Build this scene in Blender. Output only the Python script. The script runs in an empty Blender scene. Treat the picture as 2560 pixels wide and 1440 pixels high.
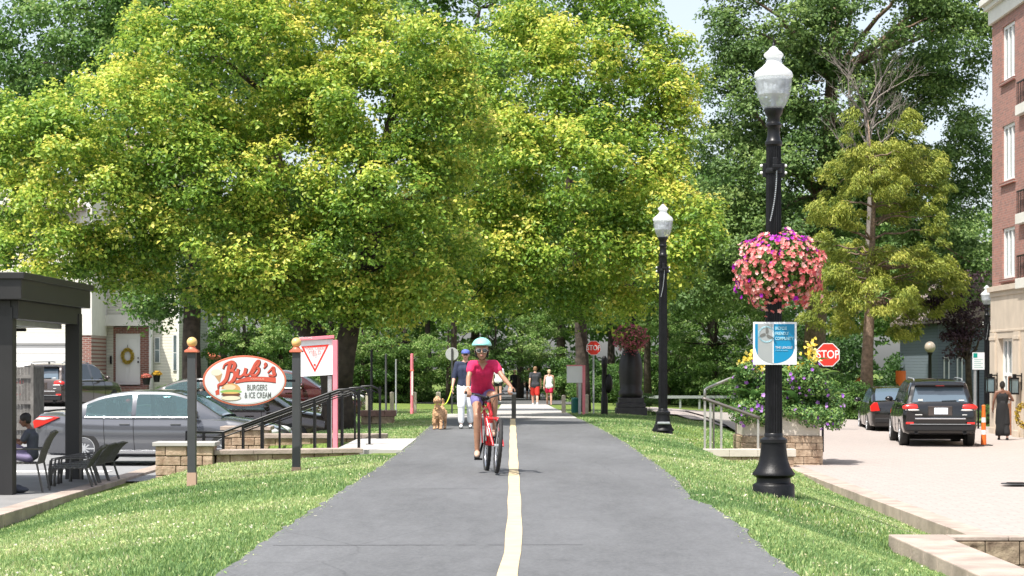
import bpy, bmesh, math, random
import numpy as np
from mathutils import Vector, Matrix, Euler
PI = math.pi
R = math.radians
random.seed(7)
C = bpy.context.scene.collection
SC = bpy.context.scene
# ------------------------------------------------------------------ camera, world, sun, exposure
HC = 1.33                      # eye height above the path
FPX = 4978.0                   # 70 mm on a 36 mm sensor, in pixels of the 2560 px photograph
HY = 913.0
cam = bpy.data.objects.new('camera', bpy.data.cameras.new('camera')); C.objects.link(cam)
cam.location = (0, 0, HC); cam.rotation_euler = (R(90), 0, 0)
cam.data.lens = 70; cam.data.sensor_width = 36
cam.data.shift_y = (HY - 720) / 2560.0
cam.data.clip_start = 0.5; cam.data.clip_end = 2000
cam.data.dof.use_dof = True; cam.data.dof.focus_distance = 25.0; cam.data.dof.aperture_fstop = 9.0
SC.camera = cam
SUN_EL = 62.0
sun_from = Vector((-0.64, -0.77, 0)).normalized() * math.cos(R(SUN_EL)) + Vector((0, 0, math.sin(R(SUN_EL))))
w = bpy.data.worlds.new('World'); SC.world = w; w.use_nodes = True
nt = w.node_tree; bg = nt.nodes['Background']
sk = nt.nodes.new('ShaderNodeTexSky'); sk.sky_type = 'NISHITA'; sk.sun_disc = False
sk.sun_elevation = R(SUN_EL); sk.sun_rotation = math.atan2(sun_from.x, sun_from.y)
sk.air_density = 1.0; sk.dust_density = 3.0; sk.ozone_density = 1.0; sk.altitude = 200
hsv = nt.nodes.new('ShaderNodeHueSaturation'); hsv.inputs['Saturation'].default_value = .55; hsv.inputs['Value'].default_value = 1.1
nt.links.new(sk.outputs[0], hsv.inputs['Color']); nt.links.new(hsv.outputs[0], bg.inputs[0]); bg.inputs[1].default_value = 0.15
sl = bpy.data.lights.new('sun', 'SUN'); sl.energy = 4.6; sl.angle = R(0.5); sl.color = (1.0, 0.96, 0.89)
so = bpy.data.objects.new('sun', sl); C.objects.link(so)
so.rotation_euler = (-sun_from).to_track_quat('-Z', 'Y').to_euler()
SC.view_settings.view_transform = 'Standard'; SC.view_settings.look = 'None'
SC.view_settings.gamma = 1.0; SC.view_settings.exposure = 0.62
SC.cycles.max_bounces = 6; SC.cycles.transparent_max_bounces = 8; SC.cycles.transmission_bounces = 4

# ------------------------------------------------------------------ helpers
def P(px, py, d):
    return Vector(((px - 1280) * d / FPX, d, HC - (py - HY) * d / FPX))
def G(px, py, z=0.0):
    d = FPX * (HC - z) / (py - HY)
    return Vector(((px - 1280) * d / FPX, d, z))

def tag(o, label=None, cat=None, group=None, kind=None):
    if label: o['label'] = label
    if cat: o['category'] = cat
    if group: o['group'] = group
    if kind: o['kind'] = kind
    return o
def empty(name, loc=(0, 0, 0), rz=0.0, label=None, cat=None, group=None):
    o = bpy.data.objects.new(name, None); C.objects.link(o)
    o.location = loc; o.rotation_euler = (0, 0, rz); o.empty_display_size = 0.2
    return tag(o, label, cat, group)
def dup(root, loc, rz, label, group=None):
    r = root.copy(); C.objects.link(r); r.location = loc; r.rotation_euler = (0, 0, rz)
    r['label'] = label
    if group: r['group'] = group
    for ch in list(root.children):
        c = ch.copy(); C.objects.link(c); c.parent = r
        for g in list(ch.children):
            d = g.copy(); C.objects.link(d); d.parent = c
    return r

class MB:
    """collects shapes and links them as one mesh object"""
    def __init__(s): s.v = []; s.f = []; s.m = []; s.mi = 0
    def add(s, vs, fs):
        b = len(s.v); s.v += [tuple(x) for x in vs]
        s.f += [tuple(i + b for i in f) for f in fs]; s.m += [s.mi] * len(fs); return s
    def box(s, c, sz, rot=None):
        hx, hy, hz = sz[0] / 2, sz[1] / 2, sz[2] / 2
        vs = [Vector((x, y, z)) for x in (-hx, hx) for y in (-hy, hy) for z in (-hz, hz)]
        if rot is not None:
            m = Euler(rot).to_matrix() if not isinstance(rot, Matrix) else rot
            vs = [m @ v for v in vs]
        vs = [v + Vector(c) for v in vs]
        return s.add(vs, [(0, 1, 3, 2), (4, 6, 7, 5), (0, 4, 5, 1), (2, 3, 7, 6), (0, 2, 6, 4), (1, 5, 7, 3)])
    def box2(s, a, b):
        a = Vector(a); b = Vector(b)
        return s.box((a + b) / 2, [abs(b[i] - a[i]) for i in range(3)])
    def bar(s, a, b, wx, wz=None, up=(0, 0, 1)):
        a = Vector(a); b = Vector(b); wz = wz or wx
        d = (b - a); L = d.length; d.normalize(); u = Vector(up)
        if abs(d.dot(u)) > .98: u = Vector((0, 1, 0))
        sx = d.cross(u).normalized(); sz = sx.cross(d).normalized()
        m = Matrix((sx, d, sz)).transposed()
        return s.box((a + b) / 2, (wx, L, wz), m)
    def tube(s, pts, rad, n=10, cap=True):
        pts = [Vector(p) for p in pts]
        if not hasattr(rad, '__len__'): rad = [rad] * len(pts)
        vs = []; fs = []; prev = None
        for i, p in enumerate(pts):
            t = (pts[min(i + 1, len(pts) - 1)] - pts[max(i - 1, 0)]).normalized()
            if prev is None:
                ref = Vector((0, 0, 1)) if abs(t.z) < .9 else Vector((1, 0, 0))
                u = t.cross(ref).normalized()
            else:
                u = (prev - t * prev.dot(t)).normalized()
            prev = u; q = t.cross(u)
            for k in range(n):
                a = 2 * PI * k / n
                vs.append(p + (u * math.cos(a) + q * math.sin(a)) * rad[i])
        for i in range(len(pts) - 1):
            for k in range(n):
                fs.append((i * n + k, i * n + (k + 1) % n, (i + 1) * n + (k + 1) % n, (i + 1) * n + k))
        if cap:
            fs.append(tuple(range(n))[::-1]); fs.append(tuple((len(pts) - 1) * n + k for k in range(n)))
        return s.add(vs, fs)
    def lathe(s, prof, n=24, c=(0, 0, 0), flute=0, fr=0.0, fz=(0, 0), axis='z', cap=True):
        vs = []; fs = []
        for (r, z) in prof:
            for k in range(n):
                a = 2 * PI * k / n; rr = r
                if flute and fz[0] <= z <= fz[1]: rr = r * (1 - fr * (k % 2))
                if axis == 'z': q = (rr * math.cos(a), rr * math.sin(a), z)
                elif axis == 'y': q = (rr * math.cos(a), z, rr * math.sin(a))
                else: q = (z, rr * math.cos(a), rr * math.sin(a))
                vs.append((q[0] + c[0], q[1] + c[1], q[2] + c[2]))
        for i in range(len(prof) - 1):
            for k in range(n):
                fs.append((i * n + k, i * n + (k + 1) % n, (i + 1) * n + (k + 1) % n, (i + 1) * n + k))
        if cap:
            fs.append(tuple(range(n))[::-1]); fs.append(tuple((len(prof) - 1) * n + k for k in range(n)))
        return s.add(vs, fs)
    def ell(s, c, r, n=14, m=9, rot=None):
        vs = []; fs = []
        M = Euler(rot).to_matrix() if rot else None
        for j in range(m + 1):
            t = PI * j / m
            for k in range(n):
                a = 2 * PI * k / n
                q = Vector((r[0] * math.sin(t) * math.cos(a), r[1] * math.sin(t) * math.sin(a), r[2] * math.cos(t)))
                if M: q = M @ q
                vs.append(q + Vector(c))
        for j in range(m):
            for k in range(n):
                fs.append((j * n + k, (j + 1) * n + k, (j + 1) * n + (k + 1) % n, j * n + (k + 1) % n))
        return s.add(vs, fs)
    def caps(s, a, ra, b, rb, n=12):
        a = Vector(a); b = Vector(b); d = b - a; L = max(d.length, 1e-5); d = d / L
        pts = []; rad = []
        for t in (-1, -.92, -.7, -.38, 0): pts.append(a + d * ra * t); rad.append(ra * math.sqrt(max(1 - t * t, .002)))
        for t in (0, .38, .7, .92, 1): pts.append(b + d * rb * t); rad.append(rb * math.sqrt(max(1 - t * t, .002)))
        return s.tube(pts, rad, n)
    def prism(s, poly, y0, y1, axis='y'):
        """poly in (x,z), extruded along y"""
        n = len(poly)
        vs = [(x, y0, z) for x, z in poly] + [(x, y1, z) for x, z in poly]
        if axis == 'z': vs = [(x, z, y) for x, y, z in vs]
        if axis == 'x': vs = [(y, x, z) for x, y, z in vs]
        fs = [tuple(range(n)), tuple(range(n, 2 * n))[::-1]] + [(i, i + n, (i + 1) % n + n, (i + 1) % n) for i in range(n)]
        return s.add(vs, fs)
    def xform(s, m):
        s.v = [tuple(m @ Vector(v)) for v in s.v]; return s
    def build(s, name, mat=None, parent=None, smooth=False, bevel=0, loc=None, subsurf=0, remesh=0, sm_it=3, fix=True):
        me = bpy.data.meshes.new(name); me.from_pydata(s.v, [], s.f)
        mats = mat if isinstance(mat, (list, tuple)) else [mat]
        for mm in mats:
            if mm: me.materials.append(mm)
        if len(mats) > 1: me.polygons.foreach_set('material_index', s.m)
        me.update()
        if fix:
            bm = bmesh.new(); bm.from_mesh(me); bmesh.ops.recalc_face_normals(bm, faces=bm.faces); bm.to_mesh(me); bm.free()
        o = bpy.data.objects.new(name, me); C.objects.link(o)
        if parent: o.parent = parent
        if loc is not None: o.location = loc
        if bevel:
            b = o.modifiers.new('b', 'BEVEL'); b.width = bevel; b.segments = 2; b.limit_method = 'ANGLE'; b.angle_limit = R(40)
        if remesh:
            r = o.modifiers.new('r', 'REMESH'); r.mode = 'VOXEL'; r.voxel_size = remesh; r.use_smooth_shade = True
            q = o.modifiers.new('s', 'SMOOTH'); q.factor = .5; q.iterations = sm_it
        if remesh or bevel:
            bake(o)
        if smooth:
            me = o.data
            me.polygons.foreach_set('use_smooth', [True] * len(me.polygons))
            if smooth == 'auto':
                try: me.set_sharp_from_angle(angle=R(38))
                except Exception: pass
        return o
def bake(o):
    dg = bpy.context.evaluated_depsgraph_get(); dg.update()
    me = bpy.data.meshes.new_from_object(o.evaluated_get(dg)); me.name = o.name
    old = o.data; o.modifiers.clear(); o.data = me
    bpy.data.meshes.remove(old)

# ------------------------------------------------------------------ materials
def mat(name, col, rough=.6, metal=0.0, var=0.0, scale=8.0, bump=0.0, bscale=40.0, spec=.5, coat=0.0, obj=True, col2=None, detail=4, trans=0.0):
    m = bpy.data.materials.new(name); m.use_nodes = True
    n = m.node_tree; b = n.nodes['Principled BSDF']
    b.inputs['Base Color'].default_value = (*col, 1); b.inputs['Roughness'].default_value = rough
    b.inputs['Metallic'].default_value = metal; b.inputs['Specular IOR Level'].default_value = spec
    b.inputs['Coat Weight'].default_value = coat
    b.inputs['Transmission Weight'].default_value = trans
    if var or bump:
        tc = n.nodes.new('ShaderNodeTexCoord')
    if var:
        t = n.nodes.new('ShaderNodeTexNoise'); t.inputs['Scale'].default_value = scale; t.inputs['Detail'].default_value = detail
        n.links.new(tc.outputs['Object'], t.inputs['Vector'])
        r = n.nodes.new('ShaderNodeValToRGB')
        c2 = col2 or tuple(min(1, c * (1 + var)) for c in col); c1 = tuple(c * (1 - var) for c in col) if not col2 else col
        r.color_ramp.elements[0].position = .3; r.color_ramp.elements[1].position = .7
        r.color_ramp.elements[0].color = (*c1, 1); r.color_ramp.elements[1].color = (*c2, 1)
        n.links.new(t.outputs['Fac'], r.inputs['Fac']); n.links.new(r.outputs['Color'], b.inputs['Base Color'])
    if bump:
        t2 = n.nodes.new('ShaderNodeTexNoise'); t2.inputs['Scale'].default_value = bscale; t2.inputs['Detail'].default_value = 5
        n.links.new(tc.outputs['Object'], t2.inputs['Vector'])
        bp = n.nodes.new('ShaderNodeBump'); bp.inputs['Strength'].default_value = bump; bp.inputs['Distance'].default_value = .02
        n.links.new(t2.outputs['Fac'], bp.inputs['Height']); n.links.new(bp.outputs['Normal'], b.inputs['Normal'])
    return m
def leafmat(name, stops, trans=.35, rough=.5):
    m = bpy.data.materials.new(name); m.use_nodes = True
    n = m.node_tree; b = n.nodes['Principled BSDF']; out = n.nodes['Material Output']
    at = n.nodes.new('ShaderNodeAttribute'); at.attribute_name = 't'
    r = n.nodes.new('ShaderNodeValToRGB'); cr = r.color_ramp
    while len(cr.elements) < len(stops): cr.elements.new(.5)
    for e, (p, c) in zip(cr.elements, stops): e.position = p; e.color = (*c, 1)
    n.links.new(at.outputs['Fac'], r.inputs['Fac']); n.links.new(r.outputs['Color'], b.inputs['Base Color'])
    b.inputs['Roughness'].default_value = rough; b.inputs['Specular IOR Level'].default_value = .35
    tr = n.nodes.new('ShaderNodeBsdfTranslucent'); mx = n.nodes.new('ShaderNodeMixShader')
    n.links.new(r.outputs['Color'], tr.inputs['Color']); mx.inputs[0].default_value = trans
    n.links.new(b.outputs[0], mx.inputs[1]); n.links.new(tr.outputs[0], mx.inputs[2]); n.links.new(mx.outputs[0], out.inputs['Surface'])
    return m
def brickmat(name, c1, c2, mortar, bw=.22, bh=.075, axis='xz', var=.5, bump=.3, rough=.85, ms=.012, scale=1.0):
    m = bpy.data.materials.new(name); m.use_nodes = True
    n = m.node_tree; b = n.nodes['Principled BSDF']; b.inputs['Roughness'].default_value = rough
    tc = n.nodes.new('ShaderNodeTexCoord'); sep = n.nodes.new('ShaderNodeSeparateXYZ'); cb = n.nodes.new('ShaderNodeCombineXYZ')
    n.links.new(tc.outputs['Object'], sep.inputs[0])
    ax = {'x': 'X', 'y': 'Y', 'z': 'Z'}
    n.links.new(sep.outputs[ax[axis[0]]], cb.inputs['X']); n.links.new(sep.outputs[ax[axis[1]]], cb.inputs['Y'])
    t = n.nodes.new('ShaderNodeTexBrick'); t.inputs['Scale'].default_value = scale
    t.inputs['Brick Width'].default_value = bw; t.inputs['Row Height'].default_value = bh; t.inputs['Mortar Size'].default_value = ms
    t.inputs['Color1'].default_value = (*c1, 1); t.inputs['Color2'].default_value = (*c2, 1); t.inputs['Mortar'].default_value = (*mortar, 1)
    t.inputs['Mortar Smooth'].default_value = .3
    n.links.new(cb.outputs[0], t.inputs['Vector'])
    nz = n.nodes.new('ShaderNodeTexNoise'); nz.inputs['Scale'].default_value = 9; nz.inputs['Detail'].default_value = 5
    n.links.new(tc.outputs['Object'], nz.inputs['Vector'])
    mp = n.nodes.new('ShaderNodeMapRange'); mp.inputs[3].default_value = 1 - var; mp.inputs[4].default_value = 1 + var
    n.links.new(nz.outputs['Fac'], mp.inputs[0])
    mu = n.nodes.new('ShaderNodeVectorMath'); mu.operation = 'SCALE'
    n.links.new(t.outputs['Color'], mu.inputs[0]); n.links.new(mp.outputs[0], mu.inputs['Scale'])
    n.links.new(mu.outputs[0], b.inputs['Base Color'])
    bp = n.nodes.new('ShaderNodeBump'); bp.inputs['Strength'].default_value = bump; bp.inputs['Distance'].default_value = .03
    ad = n.nodes.new('ShaderNodeMath'); ad.operation = 'SUBTRACT'
    n.links.new(nz.outputs['Fac'], ad.inputs[0]); n.links.new(t.outputs['Fac'], ad.inputs[1])
    n.links.new(ad.outputs[0], bp.inputs['Height']); n.links.new(bp.outputs['Normal'], b.inputs['Normal'])
    return m
def sidingmat(name, col, pitch=.12, rough=.6):
    m = bpy.data.materials.new(name); m.use_nodes = True
    n = m.node_tree; b = n.nodes['Principled BSDF']; b.inputs['Base Color'].default_value = (*col, 1); b.inputs['Roughness'].default_value = rough
    tc = n.nodes.new('ShaderNodeTexCoord'); sep = n.nodes.new('ShaderNodeSeparateXYZ'); n.links.new(tc.outputs['Object'], sep.inputs[0])
    d = n.nodes.new('ShaderNodeMath'); d.operation = 'DIVIDE'; d.inputs[1].default_value = pitch; n.links.new(sep.outputs['Z'], d.inputs[0])
    f = n.nodes.new('ShaderNodeMath'); f.operation = 'FRACT'; n.links.new(d.outputs[0], f.inputs[0])
    bp = n.nodes.new('ShaderNodeBump'); bp.inputs['Strength'].default_value = .9; bp.inputs['Distance'].default_value = .03; bp.invert = True
    n.links.new(f.outputs[0], bp.inputs['Height']); n.links.new(bp.outputs['Normal'], b.inputs['Normal'])
    gt = n.nodes.new('ShaderNodeMath'); gt.operation = 'GREATER_THAN'; gt.inputs[1].default_value = .9; n.links.new(f.outputs[0], gt.inputs[0])
    mx = n.nodes.new('ShaderNodeMix'); mx.data_type = 'RGBA'
    mx.inputs[6].default_value = (*col, 1); mx.inputs[7].default_value = (*[c * .55 for c in col], 1)
    n.links.new(gt.outputs[0], mx.inputs[0]); n.links.new(mx.outputs[2], b.inputs['Base Color'])
    return m

M = {}
M['black'] = mat('black_paint', (.005, .005, .006), .42, var=.5, scale=9, spec=.28, bump=.15, bscale=60)
M['black_metal'] = mat('black_metal', (.007, .007, .008), .36, spec=.35)
M['darkgrey'] = mat('dark_grey_paint', (.05, .052, .056), .5, var=.15, scale=3)
M['white'] = mat('white_paint', (.78, .78, .76), .5)
M['offwhite'] = mat('off_white', (.68, .66, .6), .6, var=.06, scale=3)
M['chrome'] = mat('chrome', (.75, .75, .77), .18, metal=1)
M['steel'] = mat('galvanised_steel', (.42, .44, .45), .45, metal=.6, var=.1)
M['glass_dark'] = mat('dark_glass', (.02, .03, .035), .06, spec=.8)
M['glass_teal'] = mat('tinted_car_glass', (.085, .155, .17), .04, spec=1.0)
M['glass_blue'] = mat('rear_car_glass', (.09, .13, .17), .07, spec=.9)
M['win_glass'] = mat('window_glass', (.10, .14, .15), .08, spec=.9, var=.6, scale=1.2)
M['rubber'] = mat('rubber', (.018, .018, .018), .75, var=.3, scale=30)
M['red_lens'] = mat('red_lens', (.62, .02, .015), .2, coat=.6)
M['clear_lens'] = mat('clear_lens', (.6, .6, .58), .15, coat=.5)
M['plate'] = mat('licence_plate', (.62, .68, .74), .4)
M['brass'] = mat('brass_ball', (.72, .46, .17), .3, var=.1, scale=20, coat=.3)
M['salmon'] = mat('salmon_paint', (.60, .16, .09), .5)
M['pink'] = mat('faded_pink_paint', (.78, .22, .27), .5, var=.1, scale=5)
M['signred'] = mat('sign_red', (.72, .035, .02), .4)
M['signwhite'] = mat('sign_white', (.75, .76, .77), .45)
M['signgrey'] = mat('sign_grey', (.42, .44, .45), .45, var=.1, scale=10)
M['signteal'] = mat('sign_teal', (.0, .22, .42), .4)
M['tealtext'] = mat('light_teal_lettering', (.35, .62, .72), .4)
M['sky_text'] = mat('grey_lettering', (.14, .14, .13), .5)
M['concrete'] = mat('pale_concrete', (.41, .39, .365), .9, var=.1, scale=1.2, bump=.15, bscale=60)
M['capstone'] = mat('cap_stone', (.36, .29, .245), .9, var=.25, scale=2.5, bump=.3, bscale=30)
M['cream'] = mat('cream_stucco', (.55, .49, .42), .9, var=.08, scale=3, bump=.2)
M['limestone'] = mat('limestone', (.52, .44, .35), .85, var=.1, scale=2, bump=.15)
M['stonewall'] = brickmat('split_face_stone', (.42, .30, .21), (.50, .40, .30), (.17, .12, .09), bw=.42, bh=.15, var=.35, bump=.9)
M['stonewall_y'] = brickmat('split_face_stone_side', (.36, .26, .19), (.44, .35, .27), (.15, .11, .08), bw=.42, bh=.15, axis='yz', var=.35, bump=.9)
M['brick_y'] = brickmat('red_brick_wall', (.38, .17, .13), (.25, .135, .11), (.33, .24, .21), axis='yz', var=.3, bump=.2, ms=.008)
M['brick_x'] = brickmat('house_brick', (.26, .09, .06), (.18, .07, .055), (.36, .30, .26), var=.3, bump=.2)
M['siding'] = sidingmat('cream_siding', (.60, .58, .48))
M['siding_white'] = sidingmat('white_garage_door', (.72, .70, .66), pitch=.3)
M['siding_blue'] = sidingmat('blue_grey_siding', (.13, .16, .18), pitch=.14)
M['roof'] = mat('roof_shingles', (.24, .19, .17), .9, var=.2, scale=8, bump=.5)
M['wood_grey'] = mat('weathered_wood', (.16, .15, .14), .85, var=.35, scale=5, bump=.3)
M['woodpost'] = mat('pale_wood_post', (.46, .41, .33), .8, var=.15, scale=8)
M['bark'] = mat('bark', (.055, .042, .032), .95, var=.45, scale=7, bump=1.0, bscale=16)
M['bark_pale'] = mat('pale_bark', (.20, .14, .10), .95, var=.4, scale=9, bump=1.0, bscale=20)
M['orange'] = mat('orange_plastic', (.85, .16, .02), .5)
M['green_bin'] = mat('green_metal', (.01, .12, .11), .45)
M['wicker'] = mat('grey_wicker', (.09, .085, .08), .6, var=.3, scale=60)
M['skin_dark'] = mat('deep_brown_skin', (.17, .075, .045), .5, var=.08, scale=12)
M['skin_light'] = mat('light_skin', (.58, .33, .24), .55, var=.06, scale=10)
M['skin_mid'] = mat('brown_skin', (.36, .19, .12), .45, var=.08, scale=12)
M['hair_black'] = mat('black_hair', (.012, .009, .008), .6, var=.4, scale=60)
M['hair_brown'] = mat('brown_hair', (.22, .12, .06), .6, var=.3, scale=60)
M['hair_blond'] = mat('blond_hair', (.55, .42, .25), .6, var=.2, scale=60)
M['hotpink'] = mat('hot_pink_cloth', (.60, .018, .10), .85, var=.12, scale=14, bump=.25, bscale=25)
M['lilac'] = mat('lilac_cloth', (.15, .125, .29), .85, var=.2, scale=20)
M['navy'] = mat('navy_cloth', (.022, .03, .065), .85, var=.15, scale=14, bump=.3, bscale=18)
M['blue_cap'] = mat('blue_cap_cloth', (.10, .14, .42), .8)
M['white_cloth'] = mat('white_cloth', (.74, .76, .78), .85, var=.05, scale=9, bump=.3, bscale=16)
M['charcoal_cloth'] = mat('charcoal_cloth', (.035, .037, .045), .85, var=.2)
M['black_cloth'] = mat('black_cloth', (.010, .010, .011), .9, bump=.3, bscale=20)
M['red_cloth'] = mat('red_cloth', (.60, .03, .02), .8, bump=.2)
M['crimson_cloth'] = mat('crimson_cloth', (.58, .01, .07), .8, bump=.2)
M['maroon_cloth'] = mat('maroon_cloth', (.12, .01, .03), .85)
M['grey_cloth'] = mat('slate_cloth', (.06, .065, .085), .85, var=.2)
M['mint'] = mat('mint_helmet', (.27, .66, .60), .3, coat=.5)
M['bike_red'] = mat('bike_red', (.70, .015, .02), .3, coat=.6)
M['dog_fur'] = mat('golden_curly_fur', (.52, .31, .17), .95, var=.4, scale=28, bump=1.0, bscale=45)
M['lime_leash'] = mat('lime_leash', (.55, .72, .05), .6)
M['wheel_silver'] = mat('alloy', (.62, .63, .65), .3, metal=.7)
M['car_grey'] = mat('grey_car_paint', (.125, .13, .145), .25, metal=.5, coat=1.0)
M['car_black'] = mat('black_car_paint', (.004, .004, .005), .2, spec=.4, coat=.7)
M['car_dark'] = mat('dark_brown_car_paint', (.06, .045, .04), .25, metal=.4, coat=1.0)
M['car_red'] = mat('maroon_car_paint', (.06, .010, .012), .25, metal=.3, coat=1.0)
M['plastic'] = mat('dark_trim', (.016, .016, .017), .6, spec=.3)
M['bun'] = mat('painted_bun', (.66, .36, .14), .5)
M['patty'] = mat('painted_patty', (.16, .06, .03), .5)
M['lettuce'] = mat('painted_lettuce', (.30, .48, .12), .5)
M['yellow_paint'] = mat('yellow_line_paint', (.60, .475, .285), .75, var=.1, scale=6)
M['deep'] = mat('black_parts_and_shade_gaps', (.01, .01, .01), .9)  # near-black for dark parts and soles; also stands for shade in gaps
# ------------------------------------------------------------------ terrain
XS = [-400, -60, -20, -12, -6.7, -6.45, -4.6, -4.35, -2.15, 2.1, 5.6, 5.95, 9.5, 15, 30, 60, 400]
TAB = {   # z at each x stop
 2:   [-.8, -.8, -.8, -.8, -.80, -.82, -.34, -.30, -.02, -.01, -.86, -1.06, -1.0, -1.0, -1.0, -1.0, -1],
 22:  [-.8, -.8, -.8, -.8, -.80, -.82, -.34, -.30, -.02, -.01, -1.02, -1.12, -1.0, -1.0, -1.0, -1.0, -1],
 20.6: [-.8, -.8, -.8, -.8, -.80, -.82, -.34, -.30, -.02, -.01, -1.15, -1.2, -1.0, -1.0, -1.0, -1.0, -1],
 27:  [-.7, -.7, -.7, -.7, -.76, -.76, -.26, -.22, -.02, -.01, -1.0, -1.06, -.92, -.9, -.9, -.9, -1],
 30.2:[-.68, -.68, -.68, -.68, -.70, -.66, -.18, -.14, -.02, -.01, -.97, -1.02, -.92, -.9, -.9, -.9, -1],
 30.5:[-.68, -.68, -.68, -.68, -.68, -.68, -.68, -.66, -.03, -.01, -.97, -1.02, -.92, -.9, -.9, -.9, -1],
 35.3:[-.66, -.66, -.66, -.66, -.66, -.66, -.66, -.66, -.03, -.01, -.92, -.98, -.92, -.9, -.9, -.9, -1],
 35.6:[-.66, -.66, -.66, -.66, -.66, -.66, -.66, -.12, -.02, -.01, -.92, -.98, -.92, -.9, -.9, -.9, -1],
 42:  [-.66, -.66, -.66, -.66, -.66, -.66, -.66, -.15, -.02, -.01, -.70, -.93, -.92, -.9, -.9, -.9, -1],
 46:  [-.66, -.66, -.66, -.66, -.66, -.64, -.60, -.15, -.02, -.01, -.50, -.90, -.92, -.9, -.9, -.9, -1],
 50:  [-.66, -.66, -.66, -.60, -.50, -.48, -.3, -.15, -.02, -.02, -.40, -.72, -.90, -.9, -.9, -.9, -1],
 57:  [-.60, -.60, -.60, -.50, -.30, -.28, -.14, -.12, -.08, -.08, -.30, -.45, -.85, -.9, -.9, -.9, -1],
 64:  [-.55, -.55, -.55, -.40, -.22, -.20, -.18, -.18, -.18, -.18, -.25, -.35, -.75, -.88, -.9, -.9, -1],
 72:  [-.40, -.40, -.40, -.30, -.25, -.25, -.25, -.25, -.28, -.28, -.30, -.35, -.60, -.87, -.9, -.9, -1],
 78:  [-.25, -.25, -.25, -.25, -.30, -.30, -.32, -.32, -.36, -.36, -.36, -.40, -.60, -.87, -.9, -.9, -1],
 92:  [-.25, -.25, -.25, -.3, -.40, -.40, -.45, -.45, -.50, -.50, -.50, -.50, -.60, -.80, -.9, -.9, -1],
 130: [-.4, -.4, -.5, -.6, -.6, -.6, -.6, -.6, -.6, -.6, -.6, -.6, -.6, -.7, -.9, -.9, -1],
 900: [-1] * 17}
YS = sorted(TAB)
for _y in YS:   # a gently convex shoulder between the path and the kerb
    _r = TAB[_y]; _r.insert(10, _r[9] + (.40 if _y < 21 else .2) * (_r[10] - _r[9]))
XS.insert(10, 3.4)
for _y in YS:
    _r = TAB[_y]; _r.insert(11, -.68 if 35 < _y < 47 else _r[10] + .27 * (_r[11] - _r[10]))
XS.insert(11, 4.0)
ZT = np.array([TAB[y] for y in YS], float)
def ground_z(x, y):
    x = np.clip(np.asarray(x, float), XS[0], XS[-1]); y = np.clip(np.asarray(y, float), YS[0], YS[-1])
    xs = np.array(XS, float); ys = np.array(YS, float)
    i = np.clip(np.searchsorted(xs, x) - 1, 0, len(xs) - 2); j = np.clip(np.searchsorted(ys, y) - 1, 0, len(ys) - 2)
    u = (x - xs[i]) / (xs[i + 1] - xs[i]); v = (y - ys[j]) / (ys[j + 1] - ys[j])
    return (ZT[j, i] * (1 - u) * (1 - v) + ZT[j, i + 1] * u * (1 - v) + ZT[j + 1, i] * (1 - u) * v + ZT[j + 1, i + 1] * u * v)
def gz(x, y): return float(ground_z(x, y))
def refine(st, m):
    out = []
    for a, b in zip(st[:-1], st[1:]):
        k = max(1, int(math.ceil((b - a) / m))); out += [a + (b - a) * t / k for t in range(k)]
    return out + [st[-1]]
def grid_obj(name, xs, ys, zoff, m, keep=None):
    X, Y = np.meshgrid(xs, ys); Z = ground_z(X, Y) + zoff
    vs = np.stack([X, Y, Z], -1).reshape(-1, 3); nx = len(xs); fs = []
    for j in range(len(ys) - 1):
        for i in range(nx - 1):
            if keep is None or keep((xs[i] + xs[i + 1]) / 2, (ys[j] + ys[j + 1]) / 2):
                fs.append((j * nx + i, j * nx + i + 1, (j + 1) * nx + i + 1, (j + 1) * nx + i))
    me = bpy.data.meshes.new(name); me.from_pydata(vs.tolist(), [], fs); me.materials.append(m)
    if keep is not None:
        bm = bmesh.new(); bm.from_mesh(me); bmesh.ops.delete(bm, geom=[v for v in bm.verts if not v.link_faces], context='VERTS'); bm.to_mesh(me); bm.free()
    me.polygons.foreach_set('use_smooth', [True] * len(me.polygons))
    o = bpy.data.objects.new(name, me); C.objects.link(o); tag(o, kind='structure'); return o
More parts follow.
